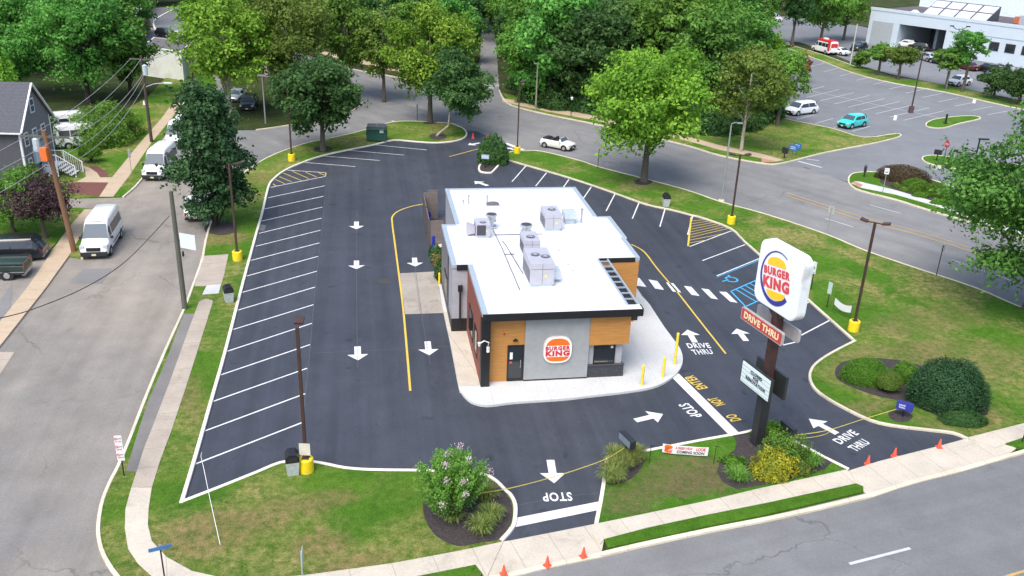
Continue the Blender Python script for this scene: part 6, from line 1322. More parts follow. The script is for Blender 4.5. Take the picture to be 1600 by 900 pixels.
def vehicle(label, cat, kind, color, center, heading, name=None, lower=None, group=None, extra=None, glass=GLASS, ws_mat=GLASS_B, detail=True, z=0.0):
    k = KINDS[kind]; L, W = k['L'], k['W']; t = thing(name or 'parked_'+('van' if kind in ('van',) else 'car'), label, cat, (center.x, center.y, z), heading, group); t.scale = (VS, VS, VS)
    X = lambda f: L/2-f*L      # nose at +x
    st = k['st']; n = 8; vs = []; fs = []
    def sec(s):
        f, zl, zb, zr, wf, rf = s; h = W/2
        if zr-zb < .1: prof = [(wf*.90*h, zl), (wf*h*.985, zl+.12), (wf*h, (zl+zb)/2+.05), (wf*h*.97, zb-.06), (wf*h*.90, zb), (wf*rf*h*.85, zr), (wf*rf*h*.4, zr+.02)]
        else: prof = [(wf*.90*h, zl), (wf*h*.985, zl+.12), (wf*h, (zl+zb)/2+.05), (wf*h*.97, zb), (wf*rf*h*1.0+(.0), zr-.12), (wf*rf*h*.88, zr-.02), (wf*rf*h*.4, zr+.03)]
        return [Vector((X(f), y, z_)) for y, z_ in prof]+[Vector((X(f), -y, z_)) for y, z_ in prof[::-1]]
    # subdivide between stations for smoother skin
    ss = []
    for a, b in zip(st[:-1], st[1:]):
        m_ = 3 if b[0]-a[0] > .05 else 1
        for q in range(m_): ss.append(tuple(a[j]+(b[j]-a[j])*q/m_ for j in range(6)))
    ss.append(st[-1]); secs = [sec(s) for s in ss]; P = len(secs[0])
    # keep topology consistent: rebuild prof by kind of section
    for s_ in secs: vs += s_
    for i in range(len(secs)-1):
        for j in range(P-1): fs.append((i*P+j, (i+1)*P+j, (i+1)*P+j+1, i*P+j+1))
        fs.append((i*P+P-1, (i+1)*P+P-1, (i+1)*P, i*P))
    fs.append(tuple(range(P))); fs.append(tuple((len(secs)-1)*P+j for j in range(P-1, -1, -1)))
    mb = MB(); mb.add(vs, fs); body = mb.build('body', color, t)
    bm = bmesh.new(); bm.from_mesh(body.data); bmesh.ops.recalc_face_normals(bm, faces=bm.faces); bm.to_mesh(body.data); bm.free()
    for p in body.data.polygons: p.use_smooth = True
    try: body.data.set_sharp_from_angle(angle=radians(32))
    except Exception: pass
    def interp(f):
        for a, b in zip(st[:-1], st[1:]):
            if a[0] <= f <= b[0]: u = (f-a[0])/(b[0]-a[0]+1e-9); return [a[j]+(b[j]-a[j])*u for j in range(6)]
        return st[-1]
    def side_pt(f, z_, sgn, o_=.012):
        s = interp(f); h = W/2; y0 = s[4]*h*.97; y1 = s[4]*s[5]*h; z1 = s[3]-.12; u = (z_-s[2])/max(.05, z1-s[2]); return Vector((X(f), sgn*(y0+(y1-y0)*u+o_), z_))
    def top_quad(a, b, ins, mat, nm):
        A, B = st[a], st[b]; h = W/2; ya = A[4]*A[5]*h*.97; yb = B[4]*B[5]*h*.90; za = A[3]+.005; zb_ = B[3]+.005
        pa = Vector((X(A[0]), 0, za)); pb = Vector((X(B[0]), 0, zb_)); d_ = (pb-pa); nrm = Vector((-d_.z, 0, d_.x)); nrm = nrm.normalized(); nrm = nrm if nrm.z > 0 else -nrm; pa2 = pa+d_*(ins if A[3] < B[3] else .08)+nrm*.045; pb2 = pb-d_*(.08 if A[3] < B[3] else ins)+nrm*.045
        mb = MB(); mb.add([pa2+Vector((0, ya, 0)), pa2-Vector((0, ya, 0)), pb2-Vector((0, yb, 0)), pb2+Vector((0, yb, 0)), pa2+Vector((0, ya, 0))-nrm*.12, pa2-Vector((0, ya, 0))-nrm*.12, pb2-Vector((0, yb, 0))-nrm*.12, pb2+Vector((0, yb, 0))-nrm*.12], [(0, 1, 2, 3), (7, 6, 5, 4), (0, 4, 5, 1), (1, 5, 6, 2), (2, 6, 7, 3), (3, 7, 4, 0)])
        return mb.build(nm, mat, t)
    top_quad(*k['ws'], .10, ws_mat, 'windscreen')
    if k['rw']: top_quad(*k['rw'], .10, glass, 'rear_window')
    elif kind == 'van':
        for s_ in (-1, 1): mb = MB(); mb.box(-L/2-.012, -L/2+.03, min(s_*.08, s_*.75), max(s_*.08, s_*.75), 1.4, 2.05); mb.build('rear_window', glass, t)
    for sgn in (-1, 1):
        for rngf, cuts in ((k['side'], (.0, .5, 1.0) if k['side'][1]-k['side'][0] > .2 else (0, 1.0)), (k['side2'], (0, .34, .67, 1.0))):
            if not rngf: continue
            for c0_, c1_ in zip(cuts[:-1], cuts[1:]):
                f0 = rngf[0]+(rngf[1]-rngf[0])*c0_+.006; f1 = rngf[0]+(rngf[1]-rngf[0])*c1_-.006; z0_, z1_ = k['sz']
                pl, ph = [], []
                for q in range(4):
                    f = f0+(f1-f0)*q/3; zr_ = interp(f)[3]-.16; top_ = min(z1_, zr_)
                    if top_ > z0_+.05: pl.append(side_pt(f, z0_, sgn)); ph.append(side_pt(f, top_, sgn))
                if len(pl) < 2: continue
                mb = MB(); m_ = len(pl); inw = Vector((0, -sgn*.03, 0)); vsx = pl+ph+[p+inw for p in pl]+[p+inw for p in ph]
                mb.add(vsx, [(i, i+1, m_+i+1, m_+i) if sgn < 0 else (i, m_+i, m_+i+1, i+1) for i in range(m_-1)]); mb.build('side_window', glass, t)
    fx = L/2-k['fo']; rx_ = fx-k['WB']; wr = k['wr']
    for wx in (fx, rx_):
        for s_ in (-1, 1):
            y = s_*(W/2-.10); w_ = thing_part('wheel', t, (wx, y, wr)); m_ = MB(); m_.tube((0, -.115, 0), (0, .115, 0), wr, n=20); m_.build('tyre', TYRE, w_); m_ = MB(); m_.tube((0, s_*.10, 0), (0, s_*.128, 0), wr*.62, wr*.55, n=14)
            m_.build('rim', RIM, w_); 
    for wx in (fx, rx_):
        for s_ in (-1, 1): mb = MB(); mb.tube((wx, s_*(W/2-.12), wr+.02), (wx, s_*(W/2+.004), wr+.02), wr*1.22, n=20); mb.build('wheel_arch', TRIM, t)
    lm = lower or TRIM; f0 = st[1]
    mb = MB()
    if kind == 'van': mb.box(X(0)-.45, X(0)+.06, -W*.46, W*.46, .28, .64)
    else: mb.box(X(0)-.25, X(0)+.03, -W*.40, W*.40, .28, .52)
    mb.build('front_bumper', lm, t, bevel=.05)
    mb = MB(); mb.box(X(1)-.04, X(1)+.2, -W*.43, W*.43, .3, .55); mb.build('rear_bumper', lm, t, bevel=.03)
    zg = st[0][2]-.02; mb = MB()
    if kind == 'van': mb.box(X(0)-.3, X(0)+.05, -.5, .5, .70, .96)
    else: mb.box(X(0)-.02, X(0)+.015, -W*.25, W*.25, zg-.14, zg+.05)
    mb.build('grille', BLACK, t, bevel=.03)
    for s_ in (-1, 1):
        mb = MB()
        if kind == 'van': mb.box(X(.06)-.05, X(.012), s_*W*.40-.17, s_*W*.40+.17, .80, 1.10)
        else: mb.box(X(.035)-.05, X(0)+.0, s_*W*.38-.16, s_*W*.38+.16, st[1][2]-.2, st[1][2]-.04)
        mb.build('headlight', HEADL, t, bevel=.03)
        mb = MB(); mb.box(X(1)-.015, X(1)+.12, s_*W*.415-.07, s_*W*.415+.07, st[-1][2]-.28, st[-1][2]+.05); mb.build('tail_light', TAILL, t, bevel=.02)
        mx = interp(st[2][0]+.06); mb = MB(); mb.box(X(st[2][0]+.07)-.06, X(st[2][0]+.07)+.06, s_*W/2 if s_ > 0 else -W/2-.2, s_*W/2+.2 if s_ > 0 else -W/2, mx[2]-.02, mx[2]+.17); mb.build('side_mirror', TRIM if kind == 'van' else color, t, bevel=.02)
    mb = MB(); mb.box(X(0)+.03, X(0)+(.075 if kind == 'van' else .045), -.16, .16, .36, .5); mb.build('number_plate', PLATE, t); mb = MB(); mb.box(X(1)-.05, X(1)-.035, -.16, .16, .4, .53); mb.build('number_plate', PLATE, t)
    if extra: extra(t, L, W)
    return t
def thing_part(name, parent, loc):
    o = bpy.data.objects.new(name, None); COL.objects.link(o); o.location = loc; o.parent = parent; o.empty_display_size = .2; return o
VS = 0.9
def by_wheels(kind, fw, rw, side):
    """vehicle pose from the ground contacts of the two wheels on its visible side (side=+1: its left)"""
    k = KINDS[kind]; F = G(*fw); Rr = G(*rw); d = (F-Rr).normalized(); lft = Vector((-d.y, d.x, 0)); S_ = VS
    c = (F+Rr)/2-d*(k['L']/2-k['fo']-k['WB']/2)*S_-lft*side*(k['W']/2-.1)*S_; return c, atan2(d.y, d.x)
def by_nose(kind, nose, a, b, rear=False):
    """nose = px of the ground under the nose (or tail); a->b px direction of travel"""
    d = (G(*b)-G(*a)).normalized(); p = G(*nose); L = KINDS[kind]['L']*VS; c = p-d*L/2 if not rear else p+d*L/2; return c, atan2(d.y, d.x)
WHT = carpaint('white_car_paint', (.80, .81, .82)); BLKC = carpaint('black_car_paint', (.015, .016, .02)); TEAL = carpaint('teal_car_paint', (.04, .60, .58)); DRED = carpaint('dark_red_car_paint', (.10, .012, .015)); SILV = carpaint('silver_car_paint', (.5, .52, .54), .3); DGRN = carpaint('dark_green_car_paint', (.015, .035, .03)); CREAM = carpaint('cream_white_car_paint', (.74, .75, .68)); MBLUE = carpaint('dark_navy_car_paint', (.02, .025, .04))
def van_extra(t, L, W):
    mb = MB(); mb.box(L/2-L*.285-.02, L/2-L*.285+.0, -.42, .42, 2.42, 2.5); mb.build('roof_lettering_strip', plain('faint_blue_print', (.35, .42, .52), .5), t)
    for s_ in (-1, 1): mb = MB(); mb.box(-L/2+.3, L/2-2.0, s_*(W/2)-.01, s_*(W/2)+.012, .62, .70); mb.build('side_moulding', TRIM, t)
    mb = MB(); mb.path([(L/2-1.05, -.3, 1.33), (L/2-1.35, -.1, 1.62)], .012, n=5); mb.build('wiper', BLACK, t)
VG = 'white passenger vans parked along the side street'
c_, h_ = by_wheels('van', (172.5, 399), (189, 371), 1); HV = h_
vehicle('white passenger van parked nearest the camera beside the leaning utility pole', 'van', 'van', WHT, c_, h_, group=VG, extra=van_extra)
c_ = G(238.5, 284)-Vector((cos(HV-.12), sin(HV-.12), 0))*2.7
vehicle('white passenger van parked in the middle of the three along the side street kerb', 'van', 'van', WHT, c_, HV-.12, group=VG, extra=van_extra)
c_ = G(270, 234)-Vector((cos(HV-.15), sin(HV-.15), 0))*2.7
vehicle('white passenger van farthest up the side street, half hidden by the dark tree', 'van', 'van', WHT, c_, HV-.15, group=VG, extra=van_extra)
c_, h_ = by_nose('suv', (306, 348), (310, 420), (327, 330), True); vehicle('white car seen from behind, mostly hidden under the tall dark tree', 'car', 'suv', WHT, c_, h_)
c_, h_ = by_nose('minivan', (74, 401), (74, 401), (0, 404), True); vehicle('black van backed into the driveway by the purple leaved tree', 'van', 'minivan', BLKC, c_+Vector((0, 0, 0)), h_, name='parked_van', lower=plain('grey_bumper', (.2, .2, .21), .5))
def bed(t, L, W):
    mb = MB(); mb.box(-L/2+.08, -.45, -W/2+.14, W/2-.14, 1.13, 1.165); mb.build('bed_liner', plain('dark_bed', (.05, .06, .06), .8), t)
    mb = MB(); mb.box(-L/2+.02, -.40, -W/2+.02, -W/2+.12, 1.15, 1.24); mb.box(-L/2+.02, -.40, W/2-.12, W/2-.02, 1.15, 1.24); mb.box(-L/2, -L/2+.07, -W/2+.1, W/2-.1, .7, 1.24); mb.build('bed_rail', DGRN, t)
    for s_ in (-1, 1): mb = MB(); mb.box(-L/2, L/2-.2, s_*W/2-.01, s_*W/2+.015, .60, .64); mb.build('chrome_strip', RIM, t)
c_, h_ = by_wheels('pickup', (-64, 440), (11, 438), 1); vehicle('dark green pickup truck with its bed towards the sidewalk, at the left edge', 'pickup truck', 'pickup', DGRN, c_, h_, name='pickup_truck', lower=RIM, extra=bed)
def conv(t, L, W):
    INT = plain('black_car_interior', (.015, .015, .018), .7)
    mb = MB(); mb.box(-L/2+L*.22, L/2-L*.38, -W/2+.22, W/2-.22, .99, 1.025); mb.build('open_cabin', INT, t)
    mb = MB(); mb.box(-L/2+.3, -L/2+.95, -W/2+.25, W/2-.25, .98, 1.14); mb.build('folded_roof', INT, t, bevel=.06)
    for y in (-.35, .35): mb = MB(); mb.box(-.35, -.15, y-.22, y+.22, .98, 1.28); mb.build('seat_back', INT, t, bevel=.05)
c_, h_ = by_wheels('hatch', (879, 236), (852.5, 231), -1); vehicle('small white open convertible driving on the road behind the lot', 'car', 'hatch', CREAM, c_, h_, name='convertible_car', extra=conv)
c_, h_ = by_wheels('suv', (1327.5, 202.5), (1351, 198), 1); vehicle('bright teal car parked alone in the side parking lot', 'car', 'suv', TEAL, c_, h_)
c_, h_ = by_wheels('minivan', (1246, 181.5), (1270, 178.5), 1); vehicle('white minivan at the left edge of the side parking lot', 'minivan', 'minivan', WHT, c_, h_, name='parked_minivan')
def amb(t, L, W):
    R_ = plain('ambulance_red', (.6, .04, .04), .4); mb = MB(); mb.box(-L/2+.15, L/2-1.9, -W/2*.80, W/2*.80, 2.6, 2.66); mb.build('red_roof_panel', R_, t)
    for s_ in (-1, 1):
        mb = MB(); mb.box(-L/2+.15, L/2-1.8, min(s_*W/2*.80, s_*(W/2*.86)), max(s_*W/2*.80, s_*(W/2*.86)), 2.3, 2.61); mb.box(-L/2+.05, -L/2+.7, min(s_*W/2*.9, s_*(W/2+.02)), max(s_*W/2*.9, s_*(W/2+.02)), .8, 2.3); mb.build('red_side_panel', R_, t)
    mb = MB(); mb.box(-L/2-.03, -L/2+.02, -.6, .6, 1.5, 2.2); mb.build('red_rear_panel', R_, t); mb = MB(); mb.box(-.6, .4, -.3, .3, 2.66, 2.9); mb.build('roof_unit', WHITE, t, bevel=.04)
    mb = MB(); mb.box(L/2-1.0, L/2+.01, -W*.42, W*.42, 1.05, 1.10); mb.build('red_bonnet_panel', R_, t)
c_, h_ = by_wheels('van', (1269, 79.5), (1291.5, 85.5), 1); vehicle('red and white high roofed van parked at the edge of the dealership yard', 'van', 'van', WHT, c_, h_, extra=amb, name='ambulance_van')
for fw, rw_, sd_, kd, col, lab in [((1225, 74), (1209, 71.5), -1, 'sedan', DRED, 'dark red car left of the red and white van'), ((1340, 81), (1354, 78.5), 1, 'suv', BLKC, 'black car right behind the red and white van'), ((1297, 84), (1312, 87), 1, 'sedan', WHT, 'white car half hidden behind the red and white van'), ((1364, 80), (1386, 85), 1, 'pickup', BLKC, 'black pickup above the twin spreading trees'),
     ((1406, 74), (1420, 75.5), 1, 'suv', WHT, 'white car just outside the dark open garage'), ((1426, 78), (1440, 80), 1, 'suv', BLKC, 'black car with a flat cover beside the white garage car'), ((1435, 93), (1449, 97), 1, 'suv', SILV, 'silver car in the row behind the twin spreading trees'), ((1456, 99), (1469, 102), 1, 'suv', MBLUE, 'dark navy car beside the silver one in the yard row'),
     ((1497, 107), (1510, 110), 1, 'sedan', DRED, 'dark red car in the yard behind the tall thin tree'), ((1530, 111), (1543, 115), 1, 'suv', BLKC, 'black car right of the dark red one in the yard'), ((1553, 109), (1568, 113), 1, 'sedan', SILV, 'silver car at the right end of the yard row'), ((1531, 127), (1546, 131), 1, 'suv', DGRN, 'dark green car behind the bushy dark trees'), ((1497.5, 135.5), (1511.5, 134), 1, 'suv', WHT, 'white coupe like car between the two layered trees'),
     ((262, 60), (246, 57), -1, 'suv', BLKC, 'black car in the yard behind the small white building, left one'), ((284, 62), (268, 60), -1, 'sedan', SILV, 'silver roofed dark car in the yard beside the black one'), ((372, 162), (386, 152), 1, 'sedan', SILV, 'silver car under the trees on the grass wedge'), ((396, 176), (405, 163), 1, 'suv', BLKC, 'black car beside the old lamp post on the grass wedge')]:
    c_, h_ = by_wheels(kd, fw, rw_, sd_); vehicle(lab, 'pickup truck' if kd == 'pickup' else 'car', kd, col, c_, h_, name='pickup_truck' if kd == 'pickup' else None)
c_, h_ = by_nose('van', (70, 214), (70, 214), (128, 209), True); vehicle('white van behind the grey house, farther from the hedge', 'van', 'van', WHT, c_, h_, name='parked_van')
c_, h_ = by_nose('van', (88, 232), (88, 232), (140, 228), True); vehicle('white van with a rounded front behind the grey house, nearer the hedge', 'van', 'van', WHT, c_, h_, name='parked_van')
for x, y, col, lab in ((1203, 34, WHT, 'white van glimpsed between the dark trunks at the top right'), (1207, 14, carpaint('bright_red_car_paint', (.6, .04, .05)), 'red vehicle glimpsed at the very top between the dark trunks')):
    vehicle(lab, 'van', 'van', col, G(x, y), radians(15), name='parked_van')

# ================================================================ OTHER BUILDINGS
def local(o, ang): return Matrix.Translation(o) @ Matrix.Rotation(ang, 4, 'Z')
# grey house: gable end faces the side street
HA = Vector((-40.7, 72.1, 0)); ha = radians(3)
SLATE = lined('slate_shingle_roof', (0.085, 0.09, 0.105), .22, 'Y', .7, .12, .9, var=.25, grain=(3, 3, 3)); SIDE1 = lined('dark_grey_clapboard', (0.085, 0.088, 0.10), .2, 'Z', .7, .12, .8); SIDE2 = lined('mid_grey_clapboard', (0.17, 0.17, 0.18), .2, 'Z', .75, .12, .8)
TRW = plain('white_trim', (.72, .72, .72), .5, var=.03)
hs = thing('house', 'two storey grey clapboard house with slate gable roof and white trim, left edge', 'house', HA, ha)
def hb(nm, x0, x1, y0, y1, z0, z1, m, par=hs, bev=0): mb = MB(); mb.box(x0, x1, y0, y1, z0, z1); return mb.build(nm, m, par, bevel=bev)
HW, EZ, RZ2 = 5.6, 4.95, 8.0
mb = MB(); mb.box(-18, -.02, .02, HW, -.1, EZ); mb.build('wall', SIDE1, hs)
mb = MB(); mb.prism([(0, -.1), (HW, -.1), (HW, EZ), (HW/2, RZ2-.15), (0, EZ)], -.02, .02, Matrix(((0, 0, 1, 0), (1, 0, 0, 0), (0, 1, 0, 0), (0, 0, 0, 1)))); mb.build('gable_wall', SIDE2, hs)
rs = (RZ2-EZ)/(HW/2)
mb = MB(); v = []
for y, z in ((-.35, EZ-.35*rs), (HW/2, RZ2), (HW+.35, EZ-.35*rs)): v += [(-18.2, y, z), (.3, y, z), (-18.2, y, z+.12), (.3, y, z+.12)]
mb.add(v, [(2, 3, 7, 6), (6, 7, 11, 10), (0, 4, 5, 1), (4, 8, 9, 5), (1, 5, 7, 3), (5, 9, 11, 7), (0, 1, 3, 2), (8, 10, 11, 9), (0, 2, 6, 4), (4, 6, 10, 8)]); mb.build('roof', SLATE, hs)
mb = MB()
for s_ in (0, 1):
    y0 = -.36 if s_ == 0 else HW+.36; mb.path([(.33, y0, EZ-.36*rs+.04), (.33, HW/2, RZ2+.04)], .09, n=4)
mb.build('gable_trim', TRW, hs); hb('gutter', -18.2, .3, -.45, -.34, EZ-.36*rs-.06, EZ-.36*rs+.06, TRW)
hb('corner_board', -.12, .04, -.03, .12, 0, EZ-.3, TRW); hb('corner_board', -.08, .04, HW-.12, HW+.03, 0, EZ-.1, TRW)
def hwin(x, y, z, w_, h_, face):
    if face == 'front': f = hb('window', x-w_/2, x+w_/2, -.05, .015, z, z+h_, TRW); hb('window_pane', x-w_/2+.1, x+w_/2-.1, -.06, -.051, z+.1, z+h_-.1, GLASS_B, f); hb('window_bar', x-w_/2+.1, x+w_/2-.1, -.07, -.0605, z+h_/2-.03, z+h_/2+.03, TRW, f)
    else: f = hb('window', .021, .07, y-w_/2, y+w_/2, z, z+h_, TRW); hb('window_pane', .0705, .08, y-w_/2+.1, y+w_/2-.1, z+.1, z+h_-.1, GLASS_B, f); hb('window_bar', .0805, .09, y-w_/2+.1, y+w_/2-.1, z+h_/2-.03, z+h_/2+.03, TRW, f)
for x, z in ((-2.9, 3.1), (-2.7, .9), (-6.5, 3.1), (-6.5, .9)): hwin(x, 0, z, 1.0, 1.3, 'front')
for y, z in ((.9, 3.2), (2.5, 3.2), (4.1, 3.2), (2.8, 5.6)): hwin(0, y, z, .75, 1.15 if z < 5 else 1.2, 'side')
hwin(0, .9, 1.0, .6, 1.2, 'side'); hb('side_door', .021, .07, 2.9, 3.8, 1.0, 3.0, plain('blue_grey_door', (.25, .33, .42), .5)); hb('meter_box', .021, .25, 1.6, 2.4, 1.5, 2.9, plain('pale_blue_box', (.5, .58, .64), .5)); hb('meter_box', .021, .2, 2.5, 2.8, 1.2, 1.8, plain('dark_meter', (.1, .1, .1), .5))
# porch with stairs
stt = thing_part('porch', hs, (0.1, 2.6, 0)); mb = MB(); mb.box(0, 1.3, 0, 1.6, .95, 1.05); 
for q in range(5): mb.box(1.3+.28*q, 1.6+.28*q, .1, 1.5, .78-.19*q, .84-.19*q)
mb.build('steps', plain('white_wood', (.62, .64, .66), .6), stt); mb = MB(); mb.box(0, 1.3, 0.02, .06, .1, .95); mb.build('porch_skirt', TRW, stt)
mb = MB()
for y in (.02, 1.55):
    for x, z0 in ((.05, 1.0), (1.3, 1.0), (2.75, 0)): mb.box(x-.05, x+.05, y-.05, y+.05, z0, z0+1.05)
    mb.path([(.05, y, 2.0), (1.3, y, 2.0), (2.75, y, 1.05)], .04, n=5)
    for q in range(8): x = 1.3+1.45*q/8; mb.tube((x, y, 1.0-.7*q/8-.3), (x, y, 1.95-.95*q/8), .018, n=4)
mb.build('railing', TRW, stt)
# small white building by the yard
wb = thing('small_white_building', 'small white rendered building with a flat dark roof beside the bright grass', 'building', G(288, 127)); o_ = G(288, 127); Q = [G(*p)-o_ for p in ((228, 118), (288, 127), (304, 111), (246, 102))]; Q = [(p.x, p.y) for p in Q]
WR = plain('white_render', (.66, .68, .62), .8, var=.06, scale=1, dirt=(.5, .5, .42))
mb = MB(); mb.prism(Q, -.1, 3.7); mb.build('wall', WR, wb); cx_ = sum(p[0] for p in Q)/4; cy_ = sum(p[1] for p in Q)/4
Q2 = [(cx_+(x-cx_)*1.03, cy_+(y-cy_)*1.03) for x, y in Q]; Q3 = [(cx_+(x-cx_)*.95, cy_+(y-cy_)*.95) for x, y in Q]
mb = MB(); mb.prism(Q2, 3.701, 3.85); mb.build('roof_edge', TRW, wb); mb = MB(); mb.prism(Q3, 3.851, 3.87); mb.build('roof', plain('dark_flat_roof', (.13, .12, .13), .9, var=.3), wb)
mb = MB(); d1 = Vector((Q[2][0]-Q[1][0], Q[2][1]-Q[1][1], 0)).normalized(); p0 = Vector((Q[1][0], Q[1][1], 0))+d1*3; mb.path([p0+Vector((.05, -.03, 0)), p0+Vector((.05, -.03, 3.6))], .06, n=6); mb.build('downpipe', GALV, wb)
BRK = brick_mat('far_red_brick', (.30, .11, .07), (.24, .09, .06), (.25, .2, .17))
def block(name, label, q, H, wall, roofm, rest=None, cat='building'):
    o_ = G(*q[1]); Q = [G(*p)-o_ for p in q]; Q = [(p.x, p.y) for p in Q]; t = thing(name, label, cat, o_); mb = MB(); mb.prism(Q, -.1, H); mb.build('wall', wall, t); cx_ = sum(p[0] for p in Q)/4; cy_ = sum(p[1] for p in Q)/4
    mb = MB(); mb.prism([(cx_+(x-cx_)*1.015, cy_+(y-cy_)*1.015) for x, y in Q], H+.001, H+.35); mb.build('parapet', TRW, t); mb = MB(); mb.prism([(cx_+(x-cx_)*.98, cy_+(y-cy_)*.98) for x, y in Q], H+.351, H+.37); mb.build('roof', roofm, t)
    a = Vector((*Q[0], 0)); b = Vector((*Q[1], 0)); d_ = (b-a); L_ = d_.length; d_.normalize(); nn = Vector((d_.y, -d_.x, 0)); k = int(L_//4)
    for i in range(k):
        p = a+d_*(L_*(i+.5)/k)+nn*.03; f = frame((p.x, p.y, H*.5), d_, (0, 0, 1)); m_ = MB(); m_.box(-.7, .7, -.7, .7, -.03, .02, f); w_ = m_.build('window', TRW, t); m_ = MB(); m_.box(-.6, .6, -.6, .6, .021, .03, f); m_.build('window_pane', GLASS_B, w_)
    return t
block('brick_building', 'long low red brick building with a pale roof behind the locust trees', [(-60, 92), (212, 80), (236, 50), (-40, 55)], 4.4, BRK, plain('pale_flat_roof', (.6, .62, .62), .8))
block('brick_house', 'red brick building with a dark roof at the top edge near the yard curve', [(196, 24), (226, 26), (236, 6), (206, 4)], 4.0, BRK, SLATE)
# dealership
DA = G(1352, 67); DB = G(1600, 106); dd = (DB-DA); DL_ = dd.length; dang = atan2(dd.y, dd.x); dl = thing('dealership_building', 'long pale blue grey dealership building with a dark open garage and rooftop skylights', 'building', DA, dang); DM = local(DA, dang); DMi = DM.inverted()
PBW = plain('pale_blue_render', (.52, .60, .66), .7, var=.04, scale=.5); DRF = plain('dark_gravel_roof', (.10, .085, .09), .95, var=.25, scale=2); GDR = lined('grey_roller_door', (.36, .40, .42), .12, 'Z', .85, .2, .6)
def DX(px, py): return (DMi @ G(px, py)).x
g0, g1 = DX(1357, 68), DX(1393, 72.5); o0, o1 = DX(1401, 74), DX(1483, 84); LT = DL_+30; HD = 6.2; OH = 4.3; print('dealer', g0, g1, o0, o1, DL_)
def db(nm, x0, x1, y0, y1, z0, z1, m, par=dl): mb = MB(); mb.box(x0, x1, y0, y1, z0, z1); return mb.build(nm, m, par)
db('wall', 0, o0, 0, 30, -.1, HD, PBW); db('wall', o0+.001, o1, 0, .5, OH, HD, PBW); db('wall', o1+.001, LT, 0, 30, -.1, HD, PBW); db('garage_back_wall', o0+.001, o1, 12, 12.3, -.1, HD, plain('dark_garage_wall', (.12, .13, .14), .9)); db('garage_ceiling', o0+.001, o1, .501, 12, OH+.3, OH+.5, plain('dark_garage_wall', (.12, .13, .14), .9))
db('garage_inner_wall', o0+(o1-o0)*.5, o0+(o1-o0)*.56, 5, 12, 0, OH, PBW)
db('parapet', -.1, LT, -.08, .3, HD+.001, HD+.5, PBW); db('roof', .3, LT-.3, .31, 30, HD+.001, HD+.06, DRF); db('roof_curb', .3, LT, 29, 30, HD+.061, HD+.5, PBW)
db('roller_door', g0, g1, -.06, -.002, 0, OH, GDR)
for px_ in (1522, 1547, 1572, 1598, 1624): x = DX(px_, 67+(px_-1352)*39/248); f = db('window', x-.85, x+.85, -.06, -.003, 2.0, 3.5, plain('dark_frame', (.06, .07, .08), .5)); db('window_pane', x-.75, x+.75, -.08, -.061, 2.1, 3.4, GLASS, f)
db('wall_band', o1+.5, LT, -.04, -.003, 4.2, 4.32, plain('grey_band', (.33, .38, .42), .6))
db('rear_block', .5, 27, 16, 44, HD+.061, HD+5.2, plain('white_blue_block', (.66, .74, .80), .7))
SKY_ = plain('skylight_glazing', (.55, .56, .62), .3, var=.15, scale=1)
for nm, x0, x1, y0 in (('skylight', 9, 21, 2.2), ('skylight', 44, 66, 3.5)):
    L_ = x1-x0; s_ = thing_part('skylight', dl, (x0, y0, HD+.1)); mb = MB(); mb.prism([(0, 0), (4.5, 0), (4.5, 2.4)], 0, L_, Matrix(((0, 0, 1, 0), (1, 0, 0, 0), (0, 1, 0, 0), (0, 0, 0, 1)))); mb.build('skylight_body', plain('dark_frame', (.06, .07, .08), .5), s_)
    n = int(L_/2.6)
    for i in range(n):
        for j in range(2):
            u0, u1 = L_*i/n+.15, L_*(i+1)/n-.15; v0, v1 = .06+.47*j, .47+.47*j
            mb = MB(); mb.add([(u0, 4.5*v0, 2.4*v0+.04), (u1, 4.5*v0, 2.4*v0+.04), (u1, 4.5*v1, 2.4*v1+.04), (u0, 4.5*v1, 2.4*v1+.04)], [(0, 1, 2, 3)]); mb.build('skylight_pane', SKY_, s_)
for x, y in ((8, 1.5), (31, 4), (37, 6), (43, 8), (54, 12), (60, 13), (50, 3), (66, 10)):
    mb = MB(); mb.tube((x, y, HD+.06), (x, y, HD+.35), .9, .85, n=14); mb.tube((x, y, HD+.35), (x, y, HD+.75), .85, .3, n=14); mb.build('roof_dome', plain('white_dome', (.7, .73, .75), .4), dl)
for x, y, w_ in ((57, 1.6, 4.5), (66, 2.4, 2.5), (26, 3.5, 1.5)): db('rooftop_unit', x, x+w_, y, y+2, HD+.2, HD+1.7, HVAC)
db('orange_crate', 24, 26.5, 6, 7.5, HD+.1, HD+1.2, plain('rust_orange', (.5, .15, .05), .6))
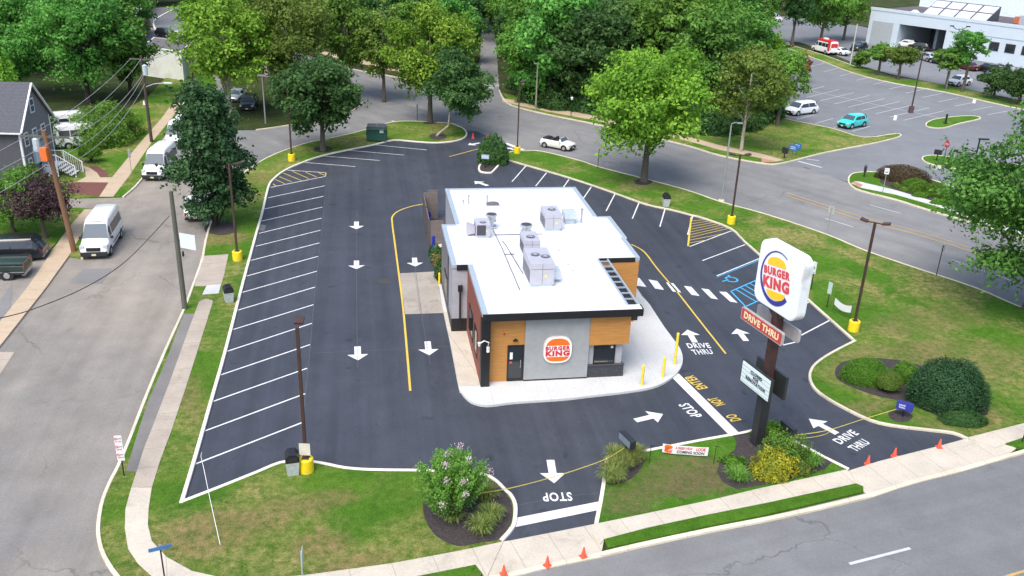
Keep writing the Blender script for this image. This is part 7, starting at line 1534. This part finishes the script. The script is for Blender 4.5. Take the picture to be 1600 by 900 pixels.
# ================================================================ WIRES
WIRE = plain('black_cable', (.03, .03, .03), .6); WIREG = plain('grey_cable', (.35, .35, .36), .5)
def wire(a, b, sag, label, r=.02, mat=WIREG, group='overhead wires'):
    a = Vector(a); b = Vector(b); mb = MB(); mb.path([(a.lerp(b, k/16)-a)-Vector((0, 0, sag*4*(k/16)*(1-k/16))) for k in range(17)], r, n=5); o = mb.build('overhead_wire', mat); o.location = a; tag(o, label, 'cable', group)
p3 = G(237, 222, .1); p2 = G(116, 392, .1)+Vector((-.35, -.6, 0)); p1_ = G(289, 482, .1); off = (p2-p3); nx = Vector((-off.y, off.x, 0)).normalized()
for k, (dz, s_, lab) in enumerate([(8.1, -1.0, 'highest outer overhead wire between the two street utility poles'), (8.1, 0.0, 'middle overhead wire between the two street utility poles'), (8.1, 1.0, 'inner overhead wire between the two street utility poles'), (6.6, 0.1, 'lower cable between the two street utility poles'), (5.8, .1, 'lowest sagging cable between the two street utility poles')]):
    wire(p3+Vector((s_, 0, dz)), p2+Vector((s_*1.2, 0, dz)), .5+.3*k if k < 3 else 1.2, lab, .018)
for k, (s_, dz, lab) in enumerate([(-1.2, 8.15, 'outer wire leaving the leaning pole towards the lower left'), (.9, 8.15, 'inner wire leaving the leaning pole towards the lower left'), (0, 6.4, 'low thin cable leaving the leaning pole towards the lower left')]):
    wire(p2+Vector((s_, 0, dz)), p2+Vector((s_-4, -34, dz-.2)), .8, lab, .018)
mb = MB(); P = smooth_pts([G(264, 338, 5.6), G(200, 405, 4.9), G(137, 447, 4.5), (G(60, 480, 4.4)), G(0, 497, 4.6), G(-90, 512, 5.4)], 6); c_ = P[0].copy(); mb.path([p-c_ for p in P], .024, n=6); o = mb.build('overhead_wire', WIRE); o.location = c_; tag(o, 'thick black cable sagging across the side street from the grey wooden pole', 'cable')
wire(p3+Vector((0, 0, 7.9)), G(302, 142, .1)+Vector((0, 0, 6.9)), .6, 'wire running back to the distant utility pole', .02)
wire(p3+Vector((.8, 0, 8.1)), G(302, 142, .1)+Vector((.8, 0, 7.0)), .6, 'second wire running back to the distant utility pole', .02)
# a few fallen leaves and litter on the lawns are left to the ground texture
